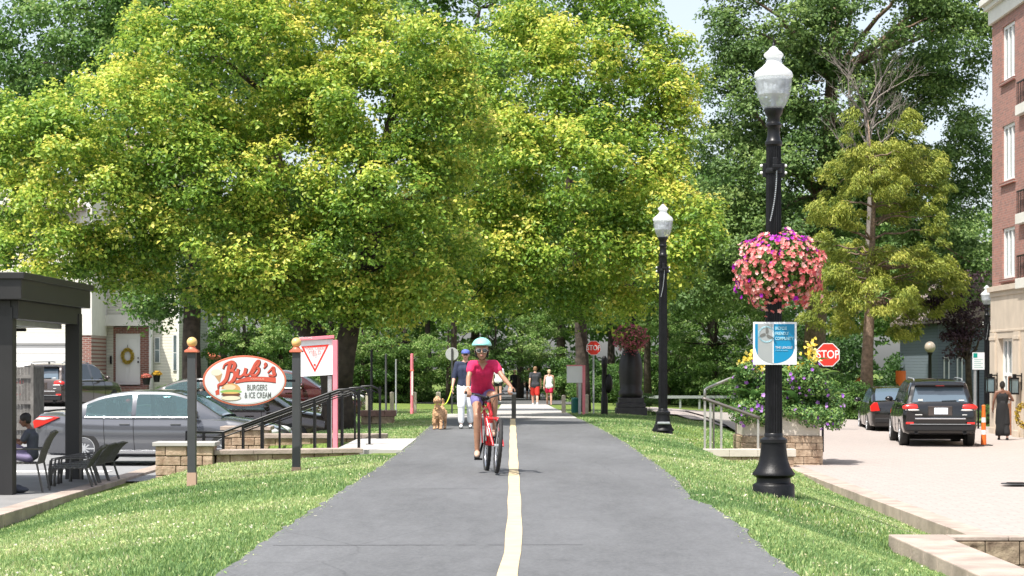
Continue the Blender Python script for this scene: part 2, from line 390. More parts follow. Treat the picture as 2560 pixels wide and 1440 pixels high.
def ground_mat():
    m = bpy.data.materials.new('lawn_soil'); m.use_nodes = True
    n = m.node_tree; b = n.nodes['Principled BSDF']; b.inputs['Roughness'].default_value = .95; b.inputs['Specular IOR Level'].default_value = .1
    tc = n.nodes.new('ShaderNodeTexCoord')
    t1 = n.nodes.new('ShaderNodeTexNoise'); t1.inputs['Scale'].default_value = .9; t1.inputs['Detail'].default_value = 3
    t2 = n.nodes.new('ShaderNodeTexNoise'); t2.inputs['Scale'].default_value = 22; t2.inputs['Detail'].default_value = 6
    for t in (t1, t2): n.links.new(tc.outputs['Object'], t.inputs['Vector'])
    r1 = n.nodes.new('ShaderNodeValToRGB'); r1.color_ramp.elements[0].position = .35; r1.color_ramp.elements[1].position = .65
    r1.color_ramp.elements[0].color = (.13, .20, .06, 1); r1.color_ramp.elements[1].color = (.22, .28, .09, 1)
    r2 = n.nodes.new('ShaderNodeValToRGB'); r2.color_ramp.elements[0].position = .35; r2.color_ramp.elements[1].position = .7
    r2.color_ramp.elements[0].color = (.45, .5, .4, 1); r2.color_ramp.elements[1].color = (1.2, 1.15, .9, 1)
    mx = n.nodes.new('ShaderNodeMix'); mx.data_type = 'RGBA'; mx.blend_type = 'MULTIPLY'; mx.inputs[0].default_value = 1
    n.links.new(t1.outputs['Fac'], r1.inputs[0]); n.links.new(t2.outputs['Fac'], r2.inputs[0])
    n.links.new(r1.outputs[0], mx.inputs[6]); n.links.new(r2.outputs[0], mx.inputs[7]); n.links.new(mx.outputs[2], b.inputs['Base Color'])
    bp = n.nodes.new('ShaderNodeBump'); bp.inputs['Strength'].default_value = .7; bp.inputs['Distance'].default_value = .04
    n.links.new(t2.outputs['Fac'], bp.inputs['Height']); n.links.new(bp.outputs[0], b.inputs['Normal'])
    return m
grid_obj('ground', refine([x for x in XS], 12)[0:] if False else sorted(set(refine(XS[1:-1], .6) + [-400, -150, 150, 400])),
         sorted(set(refine(YS[:-1], .7) + [160, 250, 450, 900])), 0, ground_mat())

def asphalt_mat(name, c, var, crack=True):
    m = bpy.data.materials.new(name); m.use_nodes = True
    n = m.node_tree; b = n.nodes['Principled BSDF']; b.inputs['Roughness'].default_value = .8; b.inputs['Specular IOR Level'].default_value = .4
    tc = n.nodes.new('ShaderNodeTexCoord')
    big = n.nodes.new('ShaderNodeTexNoise'); big.inputs['Scale'].default_value = .7; big.inputs['Detail'].default_value = 4
    mid = n.nodes.new('ShaderNodeTexNoise'); mid.inputs['Scale'].default_value = 6; mid.inputs['Detail'].default_value = 8
    mid.inputs['Roughness'].default_value = .75
    fine = n.nodes.new('ShaderNodeTexNoise'); fine.inputs['Scale'].default_value = 45; fine.inputs['Detail'].default_value = 3
    mpn = n.nodes.new('ShaderNodeMapping'); mpn.inputs['Scale'].default_value = (1, .25, 1)
    n.links.new(tc.outputs['Object'], mpn.inputs[0])
    for t in (big, mid, fine): n.links.new(mpn.outputs[0] if t is not fine else tc.outputs['Object'], t.inputs['Vector'])
    s = n.nodes.new('ShaderNodeMath'); s.operation = 'ADD'; n.links.new(big.outputs['Fac'], s.inputs[0])
    k = n.nodes.new('ShaderNodeMath'); k.operation = 'MULTIPLY'; k.inputs[1].default_value = .7; n.links.new(mid.outputs['Fac'], k.inputs[0]); n.links.new(k.outputs[0], s.inputs[1])
    s2 = n.nodes.new('ShaderNodeMath'); s2.operation = 'ADD'; n.links.new(s.outputs[0], s2.inputs[0])
    k2 = n.nodes.new('ShaderNodeMath'); k2.operation = 'MULTIPLY'; k2.inputs[1].default_value = .9; n.links.new(fine.outputs['Fac'], k2.inputs[0]); n.links.new(k2.outputs[0], s2.inputs[1])
    mp = n.nodes.new('ShaderNodeMapRange'); mp.inputs[1].default_value = .95; mp.inputs[2].default_value = 1.65
    n.links.new(s2.outputs[0], mp.inputs[0])
    r = n.nodes.new('ShaderNodeValToRGB'); r.color_ramp.elements[0].color = (*[q * (1 - var) for q in c], 1); r.color_ramp.elements[1].color = (*[q * (1 + var) for q in c], 1)
    n.links.new(mp.outputs[0], r.inputs[0]); last = r.outputs[0]
    if crack:
        vo = n.nodes.new('ShaderNodeTexVoronoi'); vo.feature = 'DISTANCE_TO_EDGE'; vo.inputs['Scale'].default_value = .33
        wn = n.nodes.new('ShaderNodeTexNoise'); wn.inputs['Scale'].default_value = 1.5; wn.inputs['Detail'].default_value = 5
        n.links.new(tc.outputs['Object'], wn.inputs['Vector'])
        vm = n.nodes.new('ShaderNodeMix'); vm.data_type = 'VECTOR'; vm.inputs[0].default_value = .12
        n.links.new(tc.outputs['Object'], vm.inputs[4]); n.links.new(wn.outputs['Color'], vm.inputs[5]); n.links.new(vm.outputs[1], vo.inputs['Vector'])
        lt = n.nodes.new('ShaderNodeMath'); lt.operation = 'LESS_THAN'; lt.inputs[1].default_value = .002; n.links.new(vo.outputs['Distance'], lt.inputs[0])
        lm = n.nodes.new('ShaderNodeMath'); lm.operation = 'MULTIPLY'; lm.inputs[1].default_value = .25; n.links.new(lt.outputs[0], lm.inputs[0])
        mx = n.nodes.new('ShaderNodeMix'); mx.data_type = 'RGBA'; n.links.new(lm.outputs[0], mx.inputs[0]); n.links.new(last, mx.inputs[6])
        mx.inputs[7].default_value = (*[q * .35 for q in c], 1); last = mx.outputs[2]
    n.links.new(last, b.inputs['Base Color'])
    bp = n.nodes.new('ShaderNodeBump'); bp.inputs['Strength'].default_value = .35; bp.inputs['Distance'].default_value = .01
    n.links.new(fine.outputs['Fac'], bp.inputs['Height']); n.links.new(bp.outputs[0], b.inputs['Normal'])
    return m
A_PATH = asphalt_mat('path_asphalt', (.118, .120, .124), .34)
A_LOT = asphalt_mat('lot_asphalt', (.24, .24, .245), .15, False)
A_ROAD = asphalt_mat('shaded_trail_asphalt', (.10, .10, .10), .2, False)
# path: edges read off the ground, metres
LE = [(1280 - 545, 1440), (1280 - 640, 1370), (1280 - 760, 1292), (1280 - 870, 1218), (1280 - 945, 1172), (1280 - 1000, 1130), (1280 - 1047, 1090), (1280 - 1075, 1065), (1280 - 1092, 1047)]
RE = [(1995 - 1280, 1440), (1905 - 1280, 1372), (1855 - 1280, 1320), (1780 - 1280, 1268), (1728 - 1280, 1250), (1690 - 1280, 1200), (1640 - 1280, 1160), (1560 - 1280, 1105), (1500 - 1280, 1072), (1455 - 1280, 1050), (1440 - 1280, 1047)]
def edge(lst, sgn):
    pts = [(sgn * x * (HC / (y - HY)), FPX * HC / (y - HY)) for x, y in lst]
    return pts
le = edge(LE, -1); re = edge(RE, 1)
le = [(le[0][0] + .05, 2.0), (le[0][0], 9.0)] + le; re = [(re[0][0], 2.0), (re[0][0], 9.0)] + re
def lerp_edge(e, y):
    return float(np.interp(y, [p[1] for p in e], [p[0] for p in e]))
def path_l(y): return lerp_edge(le, y)
def path_r(y): return lerp_edge(re, y)
ys = list(np.arange(2, 49.4, .25)) + [49.4]
rng = np.random.default_rng(3)
wl = [path_l(y) + rng.normal(0, .015) for y in ys]; wr = [path_r(y) + rng.normal(0, .015) for y in ys]
m = MB(); vs = []; fs = []
for y, a, b in zip(ys, wl, wr): vs += [(a, y, .012), (b, y, .012)]
vs2 = [(x, y, -.06) for x, y, z in vs]; n0 = len(vs)
for i in range(len(ys) - 1):
    q = 2 * i; fs.append((q, q + 1, q + 3, q + 2)); fs.append((q, q + 2, q + 2 + n0, q + n0)); fs.append((q + 1, q + 3, q + 3 + n0, q + 1 + n0))
m.add(vs + vs2, fs); tag(m.build('path', A_PATH), kind='structure')
# expansion joints / seams in the asphalt and the yellow line
def line_x(y): return float(np.interp(y, [9, 12.6, 14, 17, 21.5, 30, 49.5], [-.03, -.03, .005, .022, .023, .02, .02]))
m = MB(); vs = []; fs = []
yl = list(np.arange(5, 49.3, .5))
for y in yl:
    wv = .062 + .004 * math.sin(y * 1.7); vs += [(line_x(y) - wv, y, .017), (line_x(y) + wv, y, .017)]
for i in range(len(yl) - 1): fs.append((2 * i, 2 * i + 1, 2 * i + 3, 2 * i + 2))
m.add(vs, fs); tag(m.build('road_marking', M['yellow_paint']), kind='structure')
m = MB()
tarm = mat('tar_seam', (.085, .085, .09), .7)
for (ysm, x0, x1, sk_) in ((14.55, -1.75, .6, .06), (21.2, -1.2, -.15, .03)):
    pts = [(x0 + (x1 - x0) * t / 30, ysm + sk_ * t / 30 + random.uniform(-.006, .006)) for t in range(31)]
    for a, b in zip(pts[:-1], pts[1:]):
        if random.random() < .8:
            m.add([(a[0], a[1] - .010, .0165), (b[0], b[1] - .010, .0165), (b[0], b[1] + .010, .0165), (a[0], a[1] + .010, .0165)], [(0, 1, 2, 3)])
tag(m.build('road_marking', tarm), kind='structure')

# concrete crossing behind the path end, plaza, lots
PLAZA = mat('plaza_pavers', (.50, .44, .40), .9, var=.05, scale=1, bump=.1)
def paver_mat():
    m = brickmat('plaza_paving', (.37, .32, .293), (.345, .30, .275), (.28, .245, .225), bw=.4, bh=.2, axis='xy', var=.16, bump=.12, ms=.012)
    return m
PV = paver_mat()
grid_obj('plaza', [6.12] + refine([6.2, 9.5, 15, 30, 60], 1.5)[0:], refine([2, 22, 27, 30.2, 30.5, 35.3, 35.6, 42, 46, 50, 57, 64, 72], 1.5), .10,
         PV, keep=lambda x, y: (x > 6.0) and y < 71.5)
# strip joining plaza to the crossing
grid_obj('plaza', refine([4.6, 5.6, 5.95, 9.5, 15], .6), refine([57, 64, 72, 78], 1.2), .05, PV,
         keep=lambda x, y: (x > 5.4 - (y - 57) * .12) and y > 57 and y < 84 - x * 1.05)
grid_obj('path', refine([-1.85, 1.62], .6), refine([49.4, 50, 57, 64], 1.0), .035, M['concrete'], keep=lambda x, y: (y < 56 or x > -.5))
grid_obj('path', refine([-.5, 1.62], .6), refine([64, 72, 78, 92], 1.5), .03, M['concrete'])
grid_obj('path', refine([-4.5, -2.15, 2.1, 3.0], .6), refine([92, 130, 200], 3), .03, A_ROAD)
# left: parking lot and patio
grid_obj('parking_lot', [-60, -20, -12, -9, -6.9], refine([2, 22, 27, 30.2, 30.5, 35.3, 35.6, 42, 46, 50, 57, 64, 72, 77.2], 2), .03, A_LOT,
         keep=lambda x, y: y > 34)
grid_obj('parking_lot', refine([-6.9, -6.7, -6.45, -4.8], .4), refine([30.6, 35.3, 35.6, 42, 46, 50], 2), .03, A_LOT, keep=lambda x, y: y > 33.5)
m = MB(); m.box2((-30, 18, -1.2), (-6.85, 34.5, -.60)); tag(m.build('patio', mat('patio_concrete', (.22, .215, .21), .85, var=.12, scale=1.5, bump=.2)), kind='structure')  # concrete colour darkened to carry the roof's shade over the patio
m = MB()
for i in range(22):
    y0 = 18.5 + i * .9; m.box2((-6.86, y0, -1.3), (-6.55, y0 + .89, -.585))
tag(m.build('kerb', M['capstone'], bevel=.01), kind='structure')
m = MB(); m.box2((-9.6, 36.3, -.625), (-7.4, 36.9, -.619)); m.box2((-12.5, 37.4, -.625), (-9.9, 37.5, -.619))
tag(m.build('road_marking', M['white']), kind='structure')
# right kerb: long cap blocks
m = MB()
for i in range(28):
    y0 = 25.2 + i * .62
    m.box2((5.78 + random.uniform(-.006, .006), y0, -1.25), (6.14, y0 + .612, -.815))
tag(m.build('kerb', M['capstone'], bevel=.008), kind='structure')
# ------------------------------------------------------------------ foliage
def leaf_mesh(name, cen, nrm, size, t, m, aspect=.62, axis=None, fold=.18, seed=0):
    """many kite-shaped leaves in one mesh; t drives the colour ramp of each leaf"""
    rg = np.random.default_rng(seed); N = len(cen)
    nrm = nrm / np.linalg.norm(nrm, axis=1, keepdims=True)
    if axis is None: axis = rg.normal(size=(N, 3))
    u = axis - nrm * (axis * nrm).sum(1, keepdims=True); u /= np.linalg.norm(u, axis=1, keepdims=True) + 1e-9
    v = np.cross(nrm, u); s = size[:, None]
    p0 = cen - u * s * .5; p2 = cen + u * s * .5
    p1 = cen + v * s * .5 * aspect + nrm * s * fold - u * s * .08; p3 = cen - v * s * .5 * aspect + nrm * s * fold - u * s * .08
    V = np.stack([p0, p1, p2, p3], 1).reshape(-1, 3).astype(np.float32)
    me = bpy.data.meshes.new(name)
    me.vertices.add(4 * N); me.vertices.foreach_set('co', V.ravel())
    me.loops.add(6 * N)
    b = (np.arange(N) * 4)[:, None]; idx = (b + np.array([[0, 1, 2, 0, 2, 3]])).ravel().astype(np.int32)
    me.loops.foreach_set('vertex_index', idx)
    me.polygons.add(2 * N); me.polygons.foreach_set('loop_start', (np.arange(2 * N) * 3).astype(np.int32))
    at = me.attributes.new('t', 'FLOAT', 'FACE'); at.data.foreach_set('value', np.repeat(np.clip(t, 0, 1), 2).astype(np.float32))
    me.materials.append(m); me.update(calc_edges=True)
    return me
def value_noise(x, y, s, seed):
    rg = np.random.default_rng(seed); g = rg.random((64, 64)); u = (x / s) % 63; v = (y / s) % 63
    i = np.floor(u).astype(int); j = np.floor(v).astype(int); fu = u - i; fv = v - j; fu = fu * fu * (3 - 2 * fu); fv = fv * fv * (3 - 2 * fv)
    i2 = (i + 1) % 64; j2 = (j + 1) % 64
    return g[i, j] * (1 - fu) * (1 - fv) + g[i2, j] * fu * (1 - fv) + g[i, j2] * (1 - fu) * fv + g[i2, j2] * fu * fv
def sph(rg, n):
    d = rg.normal(size=(n, 3)); return d / np.linalg.norm(d, axis=1, keepdims=True)
def crown_points(lobes, dens, cr, nleaf, seed, size, updown=.45, flat=.5, tbase=.35, ttip=.5, shell=.55, keep=None, droop=.25):
    rg = np.random.default_rng(seed); CEN = []; NR = []; SZ = []; T = []; clumps = []
    for (c, r) in lobes:
        c = np.array(c, float); r = np.array(r, float)
        area = 4 * PI * ((r[0] * r[1]) ** 1.6 / 3 + (r[0] * r[2]) ** 1.6 / 3 + (r[1] * r[2]) ** 1.6 / 3) ** (1 / 1.6)
        n = max(6, int(area * dens)); d = sph(rg, n)
        rf = shell + (1 - shell) * rg.random(n) ** .45 + rg.normal(0, .05, n)
        p = c + d * r * rf[:, None]
        for k in range(n):
            inside = False
            for (c2, r2) in lobes:
                if c2 is not c and np.sum(((p[k] - np.array(c2)) / np.array(r2)) ** 2) < .42: inside = True; break
            if inside and rg.random() < .8: continue
            if keep is not None and not keep(p[k]): continue
            clumps.append((p[k], d[k]))
    for (p, d) in clumps:
        R_ = cr * rg.uniform(.55, 1.35); n = int(nleaf * rg.uniform(.6, 1.3) * (R_ / cr) ** 1.5)
        q = sph(rg, n); q[:, 2] = np.where(rg.random(n) < .75, np.abs(q[:, 2]), q[:, 2])
        rr = rg.random(n) ** .4
        off = q * rr[:, None] * R_; off[:, 2] *= flat
        # twigs droop outwards
        h = np.linalg.norm(off[:, :2], axis=1); off[:, 2] -= droop * h * h / R_
        off[:, :2] += d[:2] * (off[:, 2:3] * .0)
        CEN.append(p + off)
        nn = rg.normal(size=(n, 3)) * .55 + q * .55 + np.array([0, 0, updown]) + d * .25
        NR.append(nn); SZ.append(size * rg.uniform(.6, 1.3, n))
        tone = rg.normal(0, .10) + .13 * math.sin(p[0] * 1.15 + p[2] * .9 + seed) * math.cos(p[2] * 1.3 - p[0] * .35)  # broad colour waves stand for sunlit and greener masses of the crown
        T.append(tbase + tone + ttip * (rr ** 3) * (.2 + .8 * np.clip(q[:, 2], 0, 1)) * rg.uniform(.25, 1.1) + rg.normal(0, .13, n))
    return np.concatenate(CEN), np.concatenate(NR), np.concatenate(SZ), np.concatenate(T), clumps
def limb_mesh(mb, base, forks, clumps, rg, nlimb=26, r0=.12):
    """limbs curving from the fork points out to clumps"""
    idx = rg.choice(len(clumps), min(nlimb, len(clumps)), replace=False)
    for i in idx:
        e = Vector(clumps[i][0]); f = min(forks, key=lambda q: (Vector(q[0]) - e).length + (2 if q[0][2] > e.z else 0))
        a = Vector(f[0]); mid = (a + e) / 2 + Vector((rg.normal(0, .3), rg.normal(0, .3), .12 * (e - a).length))
        pts = []
        for k in range(9):
            t = k / 8; q = a * (1 - t) ** 2 + mid * 2 * t * (1 - t) + e * t * t
            pts.append(q + Vector(rg.normal(0, .05, 3)) * (0 < k < 8))
        rr = min(f[1] * .6, r0)
        mb.tube(pts, [rr * (1 - .85 * k / 8) for k in range(9)], 6)
def make_tree(name, base, trunk_pts, trunk_r, lobes, lm, bark, label, cat='tree', dens=1.0, cr=.6, nleaf=220, size=.11, seed=1,
              limbs=26, group=None, keep=None, updown=.45, flat=.5, tbase=.35, ttip=.5, shell=.55, stems=(), limb_r=.12, droop=.25):
    base = Vector(base); root = empty(name, base, 0, label, cat, group)
    rg = np.random.default_rng(seed + 50)
    cen, nr, sz, t, clumps = crown_points(lobes, dens, cr, nleaf, seed, size, updown, flat, tbase, ttip, shell, keep, droop)
    me = leaf_mesh('crown', cen - np.array(base), nr, sz, t, lm, seed=seed)
    o = bpy.data.objects.new('crown', me); C.objects.link(o); o.parent = root
    mb = MB(); forks = []
    for pts, rr in [(trunk_pts, trunk_r)] + list(stems):
        mb.tube([Vector(p) for p in pts], rr, 14)
        for p, r_ in list(zip(pts, rr))[len(pts) // 2:]: forks.append((p, r_))
    limb_mesh(mb, base, forks, clumps, rg, limbs, limb_r)
    mb.v = [tuple(Vector(v) - base) for v in mb.v]
    mb.build('trunk', bark, root, smooth=True)
    return root, len(cen)

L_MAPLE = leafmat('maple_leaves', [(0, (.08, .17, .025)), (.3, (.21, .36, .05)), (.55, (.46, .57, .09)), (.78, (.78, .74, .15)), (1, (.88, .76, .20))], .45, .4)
L_GREEN = leafmat('green_leaves', [(0, (.035, .085, .02)), (.45, (.09, .19, .04)), (.8, (.19, .32, .07)), (1, (.34, .44, .15))], .4)
L_DARK = leafmat('bluish_green_leaves', [(0, (.04, .085, .025)), (.5, (.105, .19, .05)), (.85, (.23, .34, .09)), (1, (.36, .46, .15))], .38)
L_CEDAR = leafmat('cedar_sprays', [(0, (.11, .17, .03)), (.45, (.32, .37, .06)), (1, (.62, .58, .13))], .35)
L_PURPLE = leafmat('purple_leaves', [(0, (.03, .012, .02)), (.6, (.06, .03, .04)), (1, (.10, .06, .07))], .25)

def LB(px, py, rx, rz, d, ry=None):
    p = P(px, py, d); s = d / FPX
    return (tuple(p), (rx * s, (ry if ry else min(rx, 330) * s), rz * s))
nl = 0
# the big yellow-green maple left of the path (two stems)
b = (-3.95, 44.6, -.15)
T1 = [P(842, 1085, 44.6), P(845, 1020, 44.6), P(838, 950, 44.6), P(825, 890, 44.7), P(790, 845, 44.9), P(745, 790, 45.2), P(722, 700, 45.6), P(705, 560, 46), P(690, 420, 46.4), P(670, 240, 46.8), P(660, 60, 47)]
r1 = [.44, .36, .33, .31, .30, .25, .23, .21, .18, .14, .09]
T2 = [P(850, 960, 44.5), P(862, 880, 44.3), P(878, 800, 44.1), P(905, 700, 44), P(935, 560, 44), P(960, 380, 44.2), P(1000, 200, 44.4)]
r2 = [.28, .25, .22, .2, .17, .13, .08]
lobesA = [LB(560, 190, 300, 230, 44.5), LB(760, 60, 230, 200, 45), LB(330, 330, 260, 150, 43), LB(150, 400, 200, 130, 42.5), LB(240, 520, 220, 120, 42.5),
          LB(480, 470, 240, 150, 43), LB(560, 640, 260, 140, 43.5), LB(760, 430, 200, 210, 44), LB(330, 620, 150, 90, 43), LB(130, 640, 170, 60, 42),
          LB(700, 700, 170, 90, 43.5), LB(900, 640, 180, 130, 43.5), LB(960, 480, 200, 150, 43), LB(1050, 150, 120, 130, 42.5), LB(950, 260, 190, 150, 43), LB(1010, 620, 170, 140, 43.5),
          LB(880, 760, 110, 55, 43.5), LB(1120, 330, 130, 150, 43), LB(60, 330, 130, 90, 43), LB(20, 600, 60, 60, 43), LB(300, 705, 60, 35, 42.5), LB(965, 765, 105, 62, 44), LB(1075, 735, 95, 60, 43.5), LB(620, 745, 120, 45, 44), LB(780, 790, 60, 35, 43)]
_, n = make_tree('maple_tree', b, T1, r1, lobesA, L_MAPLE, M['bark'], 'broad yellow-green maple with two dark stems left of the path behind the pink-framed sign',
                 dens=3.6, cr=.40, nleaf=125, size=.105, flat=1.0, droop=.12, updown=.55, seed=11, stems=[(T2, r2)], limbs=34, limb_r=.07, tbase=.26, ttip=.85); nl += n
# maple to the right over the path end
b = (2.2, 61, -.18)
T = [P(1460, 1030, 61), P(1458, 960, 61), P(1455, 880, 61), P(1450, 780, 61), P(1440, 620, 60.5), P(1420, 420, 60), P(1410, 180, 60)]
lobesB = [LB(1300, 250, 220, 200, 54), LB(1500, 200, 210, 200, 54), LB(1440, 60, 200, 130, 55), LB(1620, 330, 120, 150, 53), LB(1640, 560, 150, 110, 52),
          LB(1400, 450, 230, 160, 52), LB(1560, 470, 140, 140, 52), LB(1250, 440, 180, 170, 52), LB(1240, 620, 170, 110, 52), LB(1420, 640, 200, 110, 52), LB(1600, 680, 150, 90, 52),
          LB(1180, 720, 120, 80, 52), LB(1340, 730, 150, 60, 52), LB(1500, 760, 120, 55, 53), LB(1740, 560, 75, 65, 51), LB(1700, 640, 80, 60, 51), LB(1640, 190, 110, 120, 54), LB(1690, 250, 45, 90, 53)]
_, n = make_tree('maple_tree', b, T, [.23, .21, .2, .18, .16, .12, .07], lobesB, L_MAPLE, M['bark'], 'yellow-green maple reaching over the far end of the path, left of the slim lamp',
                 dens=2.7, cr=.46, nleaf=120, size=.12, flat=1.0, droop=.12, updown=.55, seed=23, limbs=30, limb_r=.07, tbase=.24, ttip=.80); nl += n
# darker tree behind the fork, with its own dark trunk behind the burger sign
b = (-9.3, 58, -.3)
T = [P(480, 1000, 58), P(478, 860, 58), P(482, 740, 58), P(500, 560, 58), P(520, 300, 58), P(540, 60, 58)]
lobesC = [LB(480, 90, 230, 180, 58), LB(180, 120, 240, 150, 60), LB(60, 260, 150, 150, 60), LB(380, 330, 200, 200, 58), LB(250, 40, 130, 80, 60), LB(50, 500, 120, 110, 60),
          LB(520, 620, 160, 120, 58), LB(440, 760, 110, 70, 58), LB(700, 330, 150, 250, 58)]
_, n = make_tree('broadleaf_tree', b, T, [.29, .26, .24, .2, .14, .08], lobesC, L_GREEN, M['bark'], 'mid green tree with a dark trunk rising behind the left post of the burger sign',
                 dens=1.3, cr=.6, nleaf=150, size=.15, flat=.8, droop=.15, seed=31, limbs=26, limb_r=.08, tbase=.45, ttip=.5); nl += n
# darker green tree between the two maples
b = (-1.9, 66, -.3)
T = [P(1135, 960, 66), P(1135, 820, 66), P(1125, 500, 66), P(1150, 250, 66), P(1200, 20, 66)]
lobesD = [LB(1130, 60, 240, 180, 64), LB(900, 60, 200, 200, 66), LB(1330, 20, 170, 110, 66), LB(1180, 300, 200, 150, 66), LB(1150, 520, 200, 160, 66)]
_, n = make_tree('broadleaf_tree', b, T, [.10, .10, .10, .09, .05], lobesD, L_GREEN, M['bark'], 'dark green tree whose top shows in the gap between the two yellow-green maples',
                 dens=.9, cr=.75, nleaf=150, size=.16, seed=37, limbs=24, limb_r=.09, tbase=.55, ttip=.45); nl += n
# big dark tree on the right
b = (12.8, 86, -.9)
T = [P(2030, 965, 86), P(2040, 800, 86), P(2060, 500, 86), P(2080, 200, 86), P(2090, -50, 86)]
lobesE = [LB(1960, 60, 190, 170, 84), LB(2160, 60, 240, 190, 84), LB(2350, 120, 150, 130, 86), LB(2300, 330, 170, 130, 86), LB(2400, 420, 110, 90, 86), LB(1900, 260, 150, 130, 84), LB(2080, 280, 200, 160, 84),
          LB(1830, 450, 130, 140, 84), LB(1990, 460, 170, 130, 83), LB(1850, 650, 150, 110, 83), LB(2380, 620, 120, 140, 86), LB(2420, 20, 90, 70, 86), LB(2000, 640, 150, 130, 82), LB(2250, 500, 140, 130, 86), LB(1760, 700, 120, 90, 84), LB(1860, 100, 90, 90, 84)]
_, n = make_tree('broadleaf_tree', b, T, [.5, .45, .38, .26, .15], lobesE, L_DARK, M['bark_pale'], 'tall dark green tree filling the upper right behind the cedar',
                 dens=1.0, cr=.75, nleaf=180, size=.165, flat=.8, droop=.15, seed=41, limbs=36, tbase=.50, ttip=.45, limb_r=.16); nl += n
# cedar with bare trunk
b = (13.1, 74, -.85)
T = [P(2165, 1012, 74), P(2168, 900, 74), P(2175, 760, 74), P(2184, 520, 74), P(2178, 400, 74), P(2170, 300, 74)]
def cedar():
    lob = [(2135, 335, 32, 62), (2268, 328, 30, 55), (2200, 400, 85, 42), (2300, 425, 60, 48), (2095, 450, 50, 50), (2190, 462, 70, 34), (2338, 455, 38, 52), (2068, 530, 45, 30), (2130, 545, 34, 22), (2255, 520, 50, 30),
           (2330, 545, 36, 34), (2055, 610, 42, 28), (2140, 655, 78, 46), (2250, 668, 88, 46), (2345, 640, 46, 44), (2075, 715, 60, 44), (2190, 745, 96, 44), (2310, 752, 70, 46), (2040, 790, 34, 26), (2125, 812, 46, 26), (2262, 822, 46, 26), (2385, 720, 30, 40)]
    lobes = [LB(a, b_, c * 1.12, d_ * 1.1, 74 + 1.2 * math.sin(a * 7.1)) for a, b_, c, d_ in lob]
    root = empty('cedar_tree', b, 0, 'yellow-green cedar with drooping sprays and a bare pale trunk beside the parked cars', 'tree')
    cen, nr, sz, t, clumps = crown_points(lobes, 3.4, .34, 150, 9, .15, .3, .6, .30, .55, .35, None, .55)
    rg = np.random.default_rng(5); out = cen - np.array([b[0], b[1], 0]) * [1, 1, 0]; out[:, 2] = 0; out /= np.linalg.norm(out, axis=1, keepdims=True) + .1
    ax = out * .7 + rg.normal(0, .4, cen.shape) + [0, 0, -.75]
    me = leaf_mesh('crown', cen - np.array(b), nr, sz, t, L_CEDAR, aspect=.26, axis=ax, seed=9, fold=.05); o = bpy.data.objects.new('crown', me); C.objects.link(o); o.parent = root
    mb = MB(); mb.tube(T, [.27, .22, .18, .075, .045, .02], 12); limb_mesh(mb, b, [(tuple(p), .09) for p in T[2:]] + [(tuple(T[3].lerp(T[4], k / 4)), .08) for k in range(4)] + [(tuple(T[2].lerp(T[3], k / 6)), .09) for k in range(6)], clumps, rg, 70, .05)
    mb.v = [tuple(Vector(v) - Vector(b)) for v in mb.v]; mb.build('trunk', M['bark_pale'], root, smooth=True)
    return len(cen)
nl += cedar()
# bare grey twigs of a dead crown top behind the lamp
def dead_tree():
    base = (14.3, 80, -.9); root = empty('dead_tree', base, 0, 'leafless grey tree with fine twigs between the dark tree and the cedar', 'tree')
    rg = random.Random(4); tr = MB(); tw = MB()
    st = Vector((P(2172, 400, 80).x, 80, 0)); tr.tube([Vector(base), st + Vector((0, 0, 6)), st + Vector((.1, 0, 9)), st + Vector((-.2, 0, 12))], [.2, .14, .1, .04], 8)
    def br(p, d, L, r, k, mb):
        e = p + d * L + Vector((0, 0, .1 * L)); mb.tube([p, (p + e) / 2 + Vector((rg.uniform(-.08, .08), rg.uniform(-.08, .08), .05)), e], [r, r * .75, r * .45], 4)
        if k:
            for _ in range(3):
                nd = (d + Vector((rg.gauss(0, .5), rg.gauss(0, .5), rg.gauss(.25, .35)))).normalized(); br(p.lerp(e, rg.uniform(.45, 1)), nd, L * rg.uniform(.55, .8), r * .5, k - 1, mb)
    for i in range(15):
        z = rg.uniform(9, 12.0); a = rg.uniform(0, 2 * PI); br(st + Vector((0, 0, z)), Vector((math.cos(a), math.sin(a) * .6 - .3, .7)).normalized(), rg.uniform(.9, 1.6), .04, 3, tw)
    for mb in (tr, tw): mb.v = [tuple(Vector(v) - Vector(base)) for v in mb.v]
    gm = mat('dead_wood', (.20, .17, .15), .9, var=.2)
    tr.build('trunk', gm, root); tw.build('branches', gm, root)
dead_tree()
# understorey and far trees: a few prototypes, copied
def proto(name, label, seed, h, w, lm, cat='tree', group=None, trunk=True, dens=.75, cr=.7, nleaf=130, size=.2, tbase=.5, low=.3, bark=None):
    rg = np.random.default_rng(seed); lobes = []
    for k in range(9):
        a = rg.uniform(0, 2 * PI); z = h * rg.uniform(low + .12, .86); q = w * .5 * (1 - abs(z / h - .55)) * rg.uniform(.3, 1)
        lobes.append(((math.cos(a) * q, math.sin(a) * q, z), (w * rg.uniform(.22, .36), w * rg.uniform(.22, .36), h * rg.uniform(.1, .2))))
    T = [(0, 0, 0), (.05, 0, h * .25), (.0, .05, h * .5), (0, 0, h * .8)]
    r, n = make_tree(name, (0, 0, 0), T, [w * .035, w * .028, w * .02, .03], lobes, lm, bark or M['bark'], label, cat, dens=dens, cr=cr, nleaf=nleaf, size=size, seed=seed, limbs=16, tbase=tbase, ttip=.5, group=group)
    return r, n
pa, n1 = proto('broadleaf_tree', '', 61, 13, 9, L_GREEN, nleaf=115, size=.24, cr=.9, dens=.5)
pb, n2 = proto('broadleaf_tree', '', 62, 10, 7, L_DARK, nleaf=110, size=.2, cr=.8, dens=.6, tbase=.55)
pc, n3 = proto('young_tree', '', 63, 6.0, 4.6, L_GREEN, nleaf=110, size=.13, cr=.5, dens=1.1, tbase=.62, low=.15)
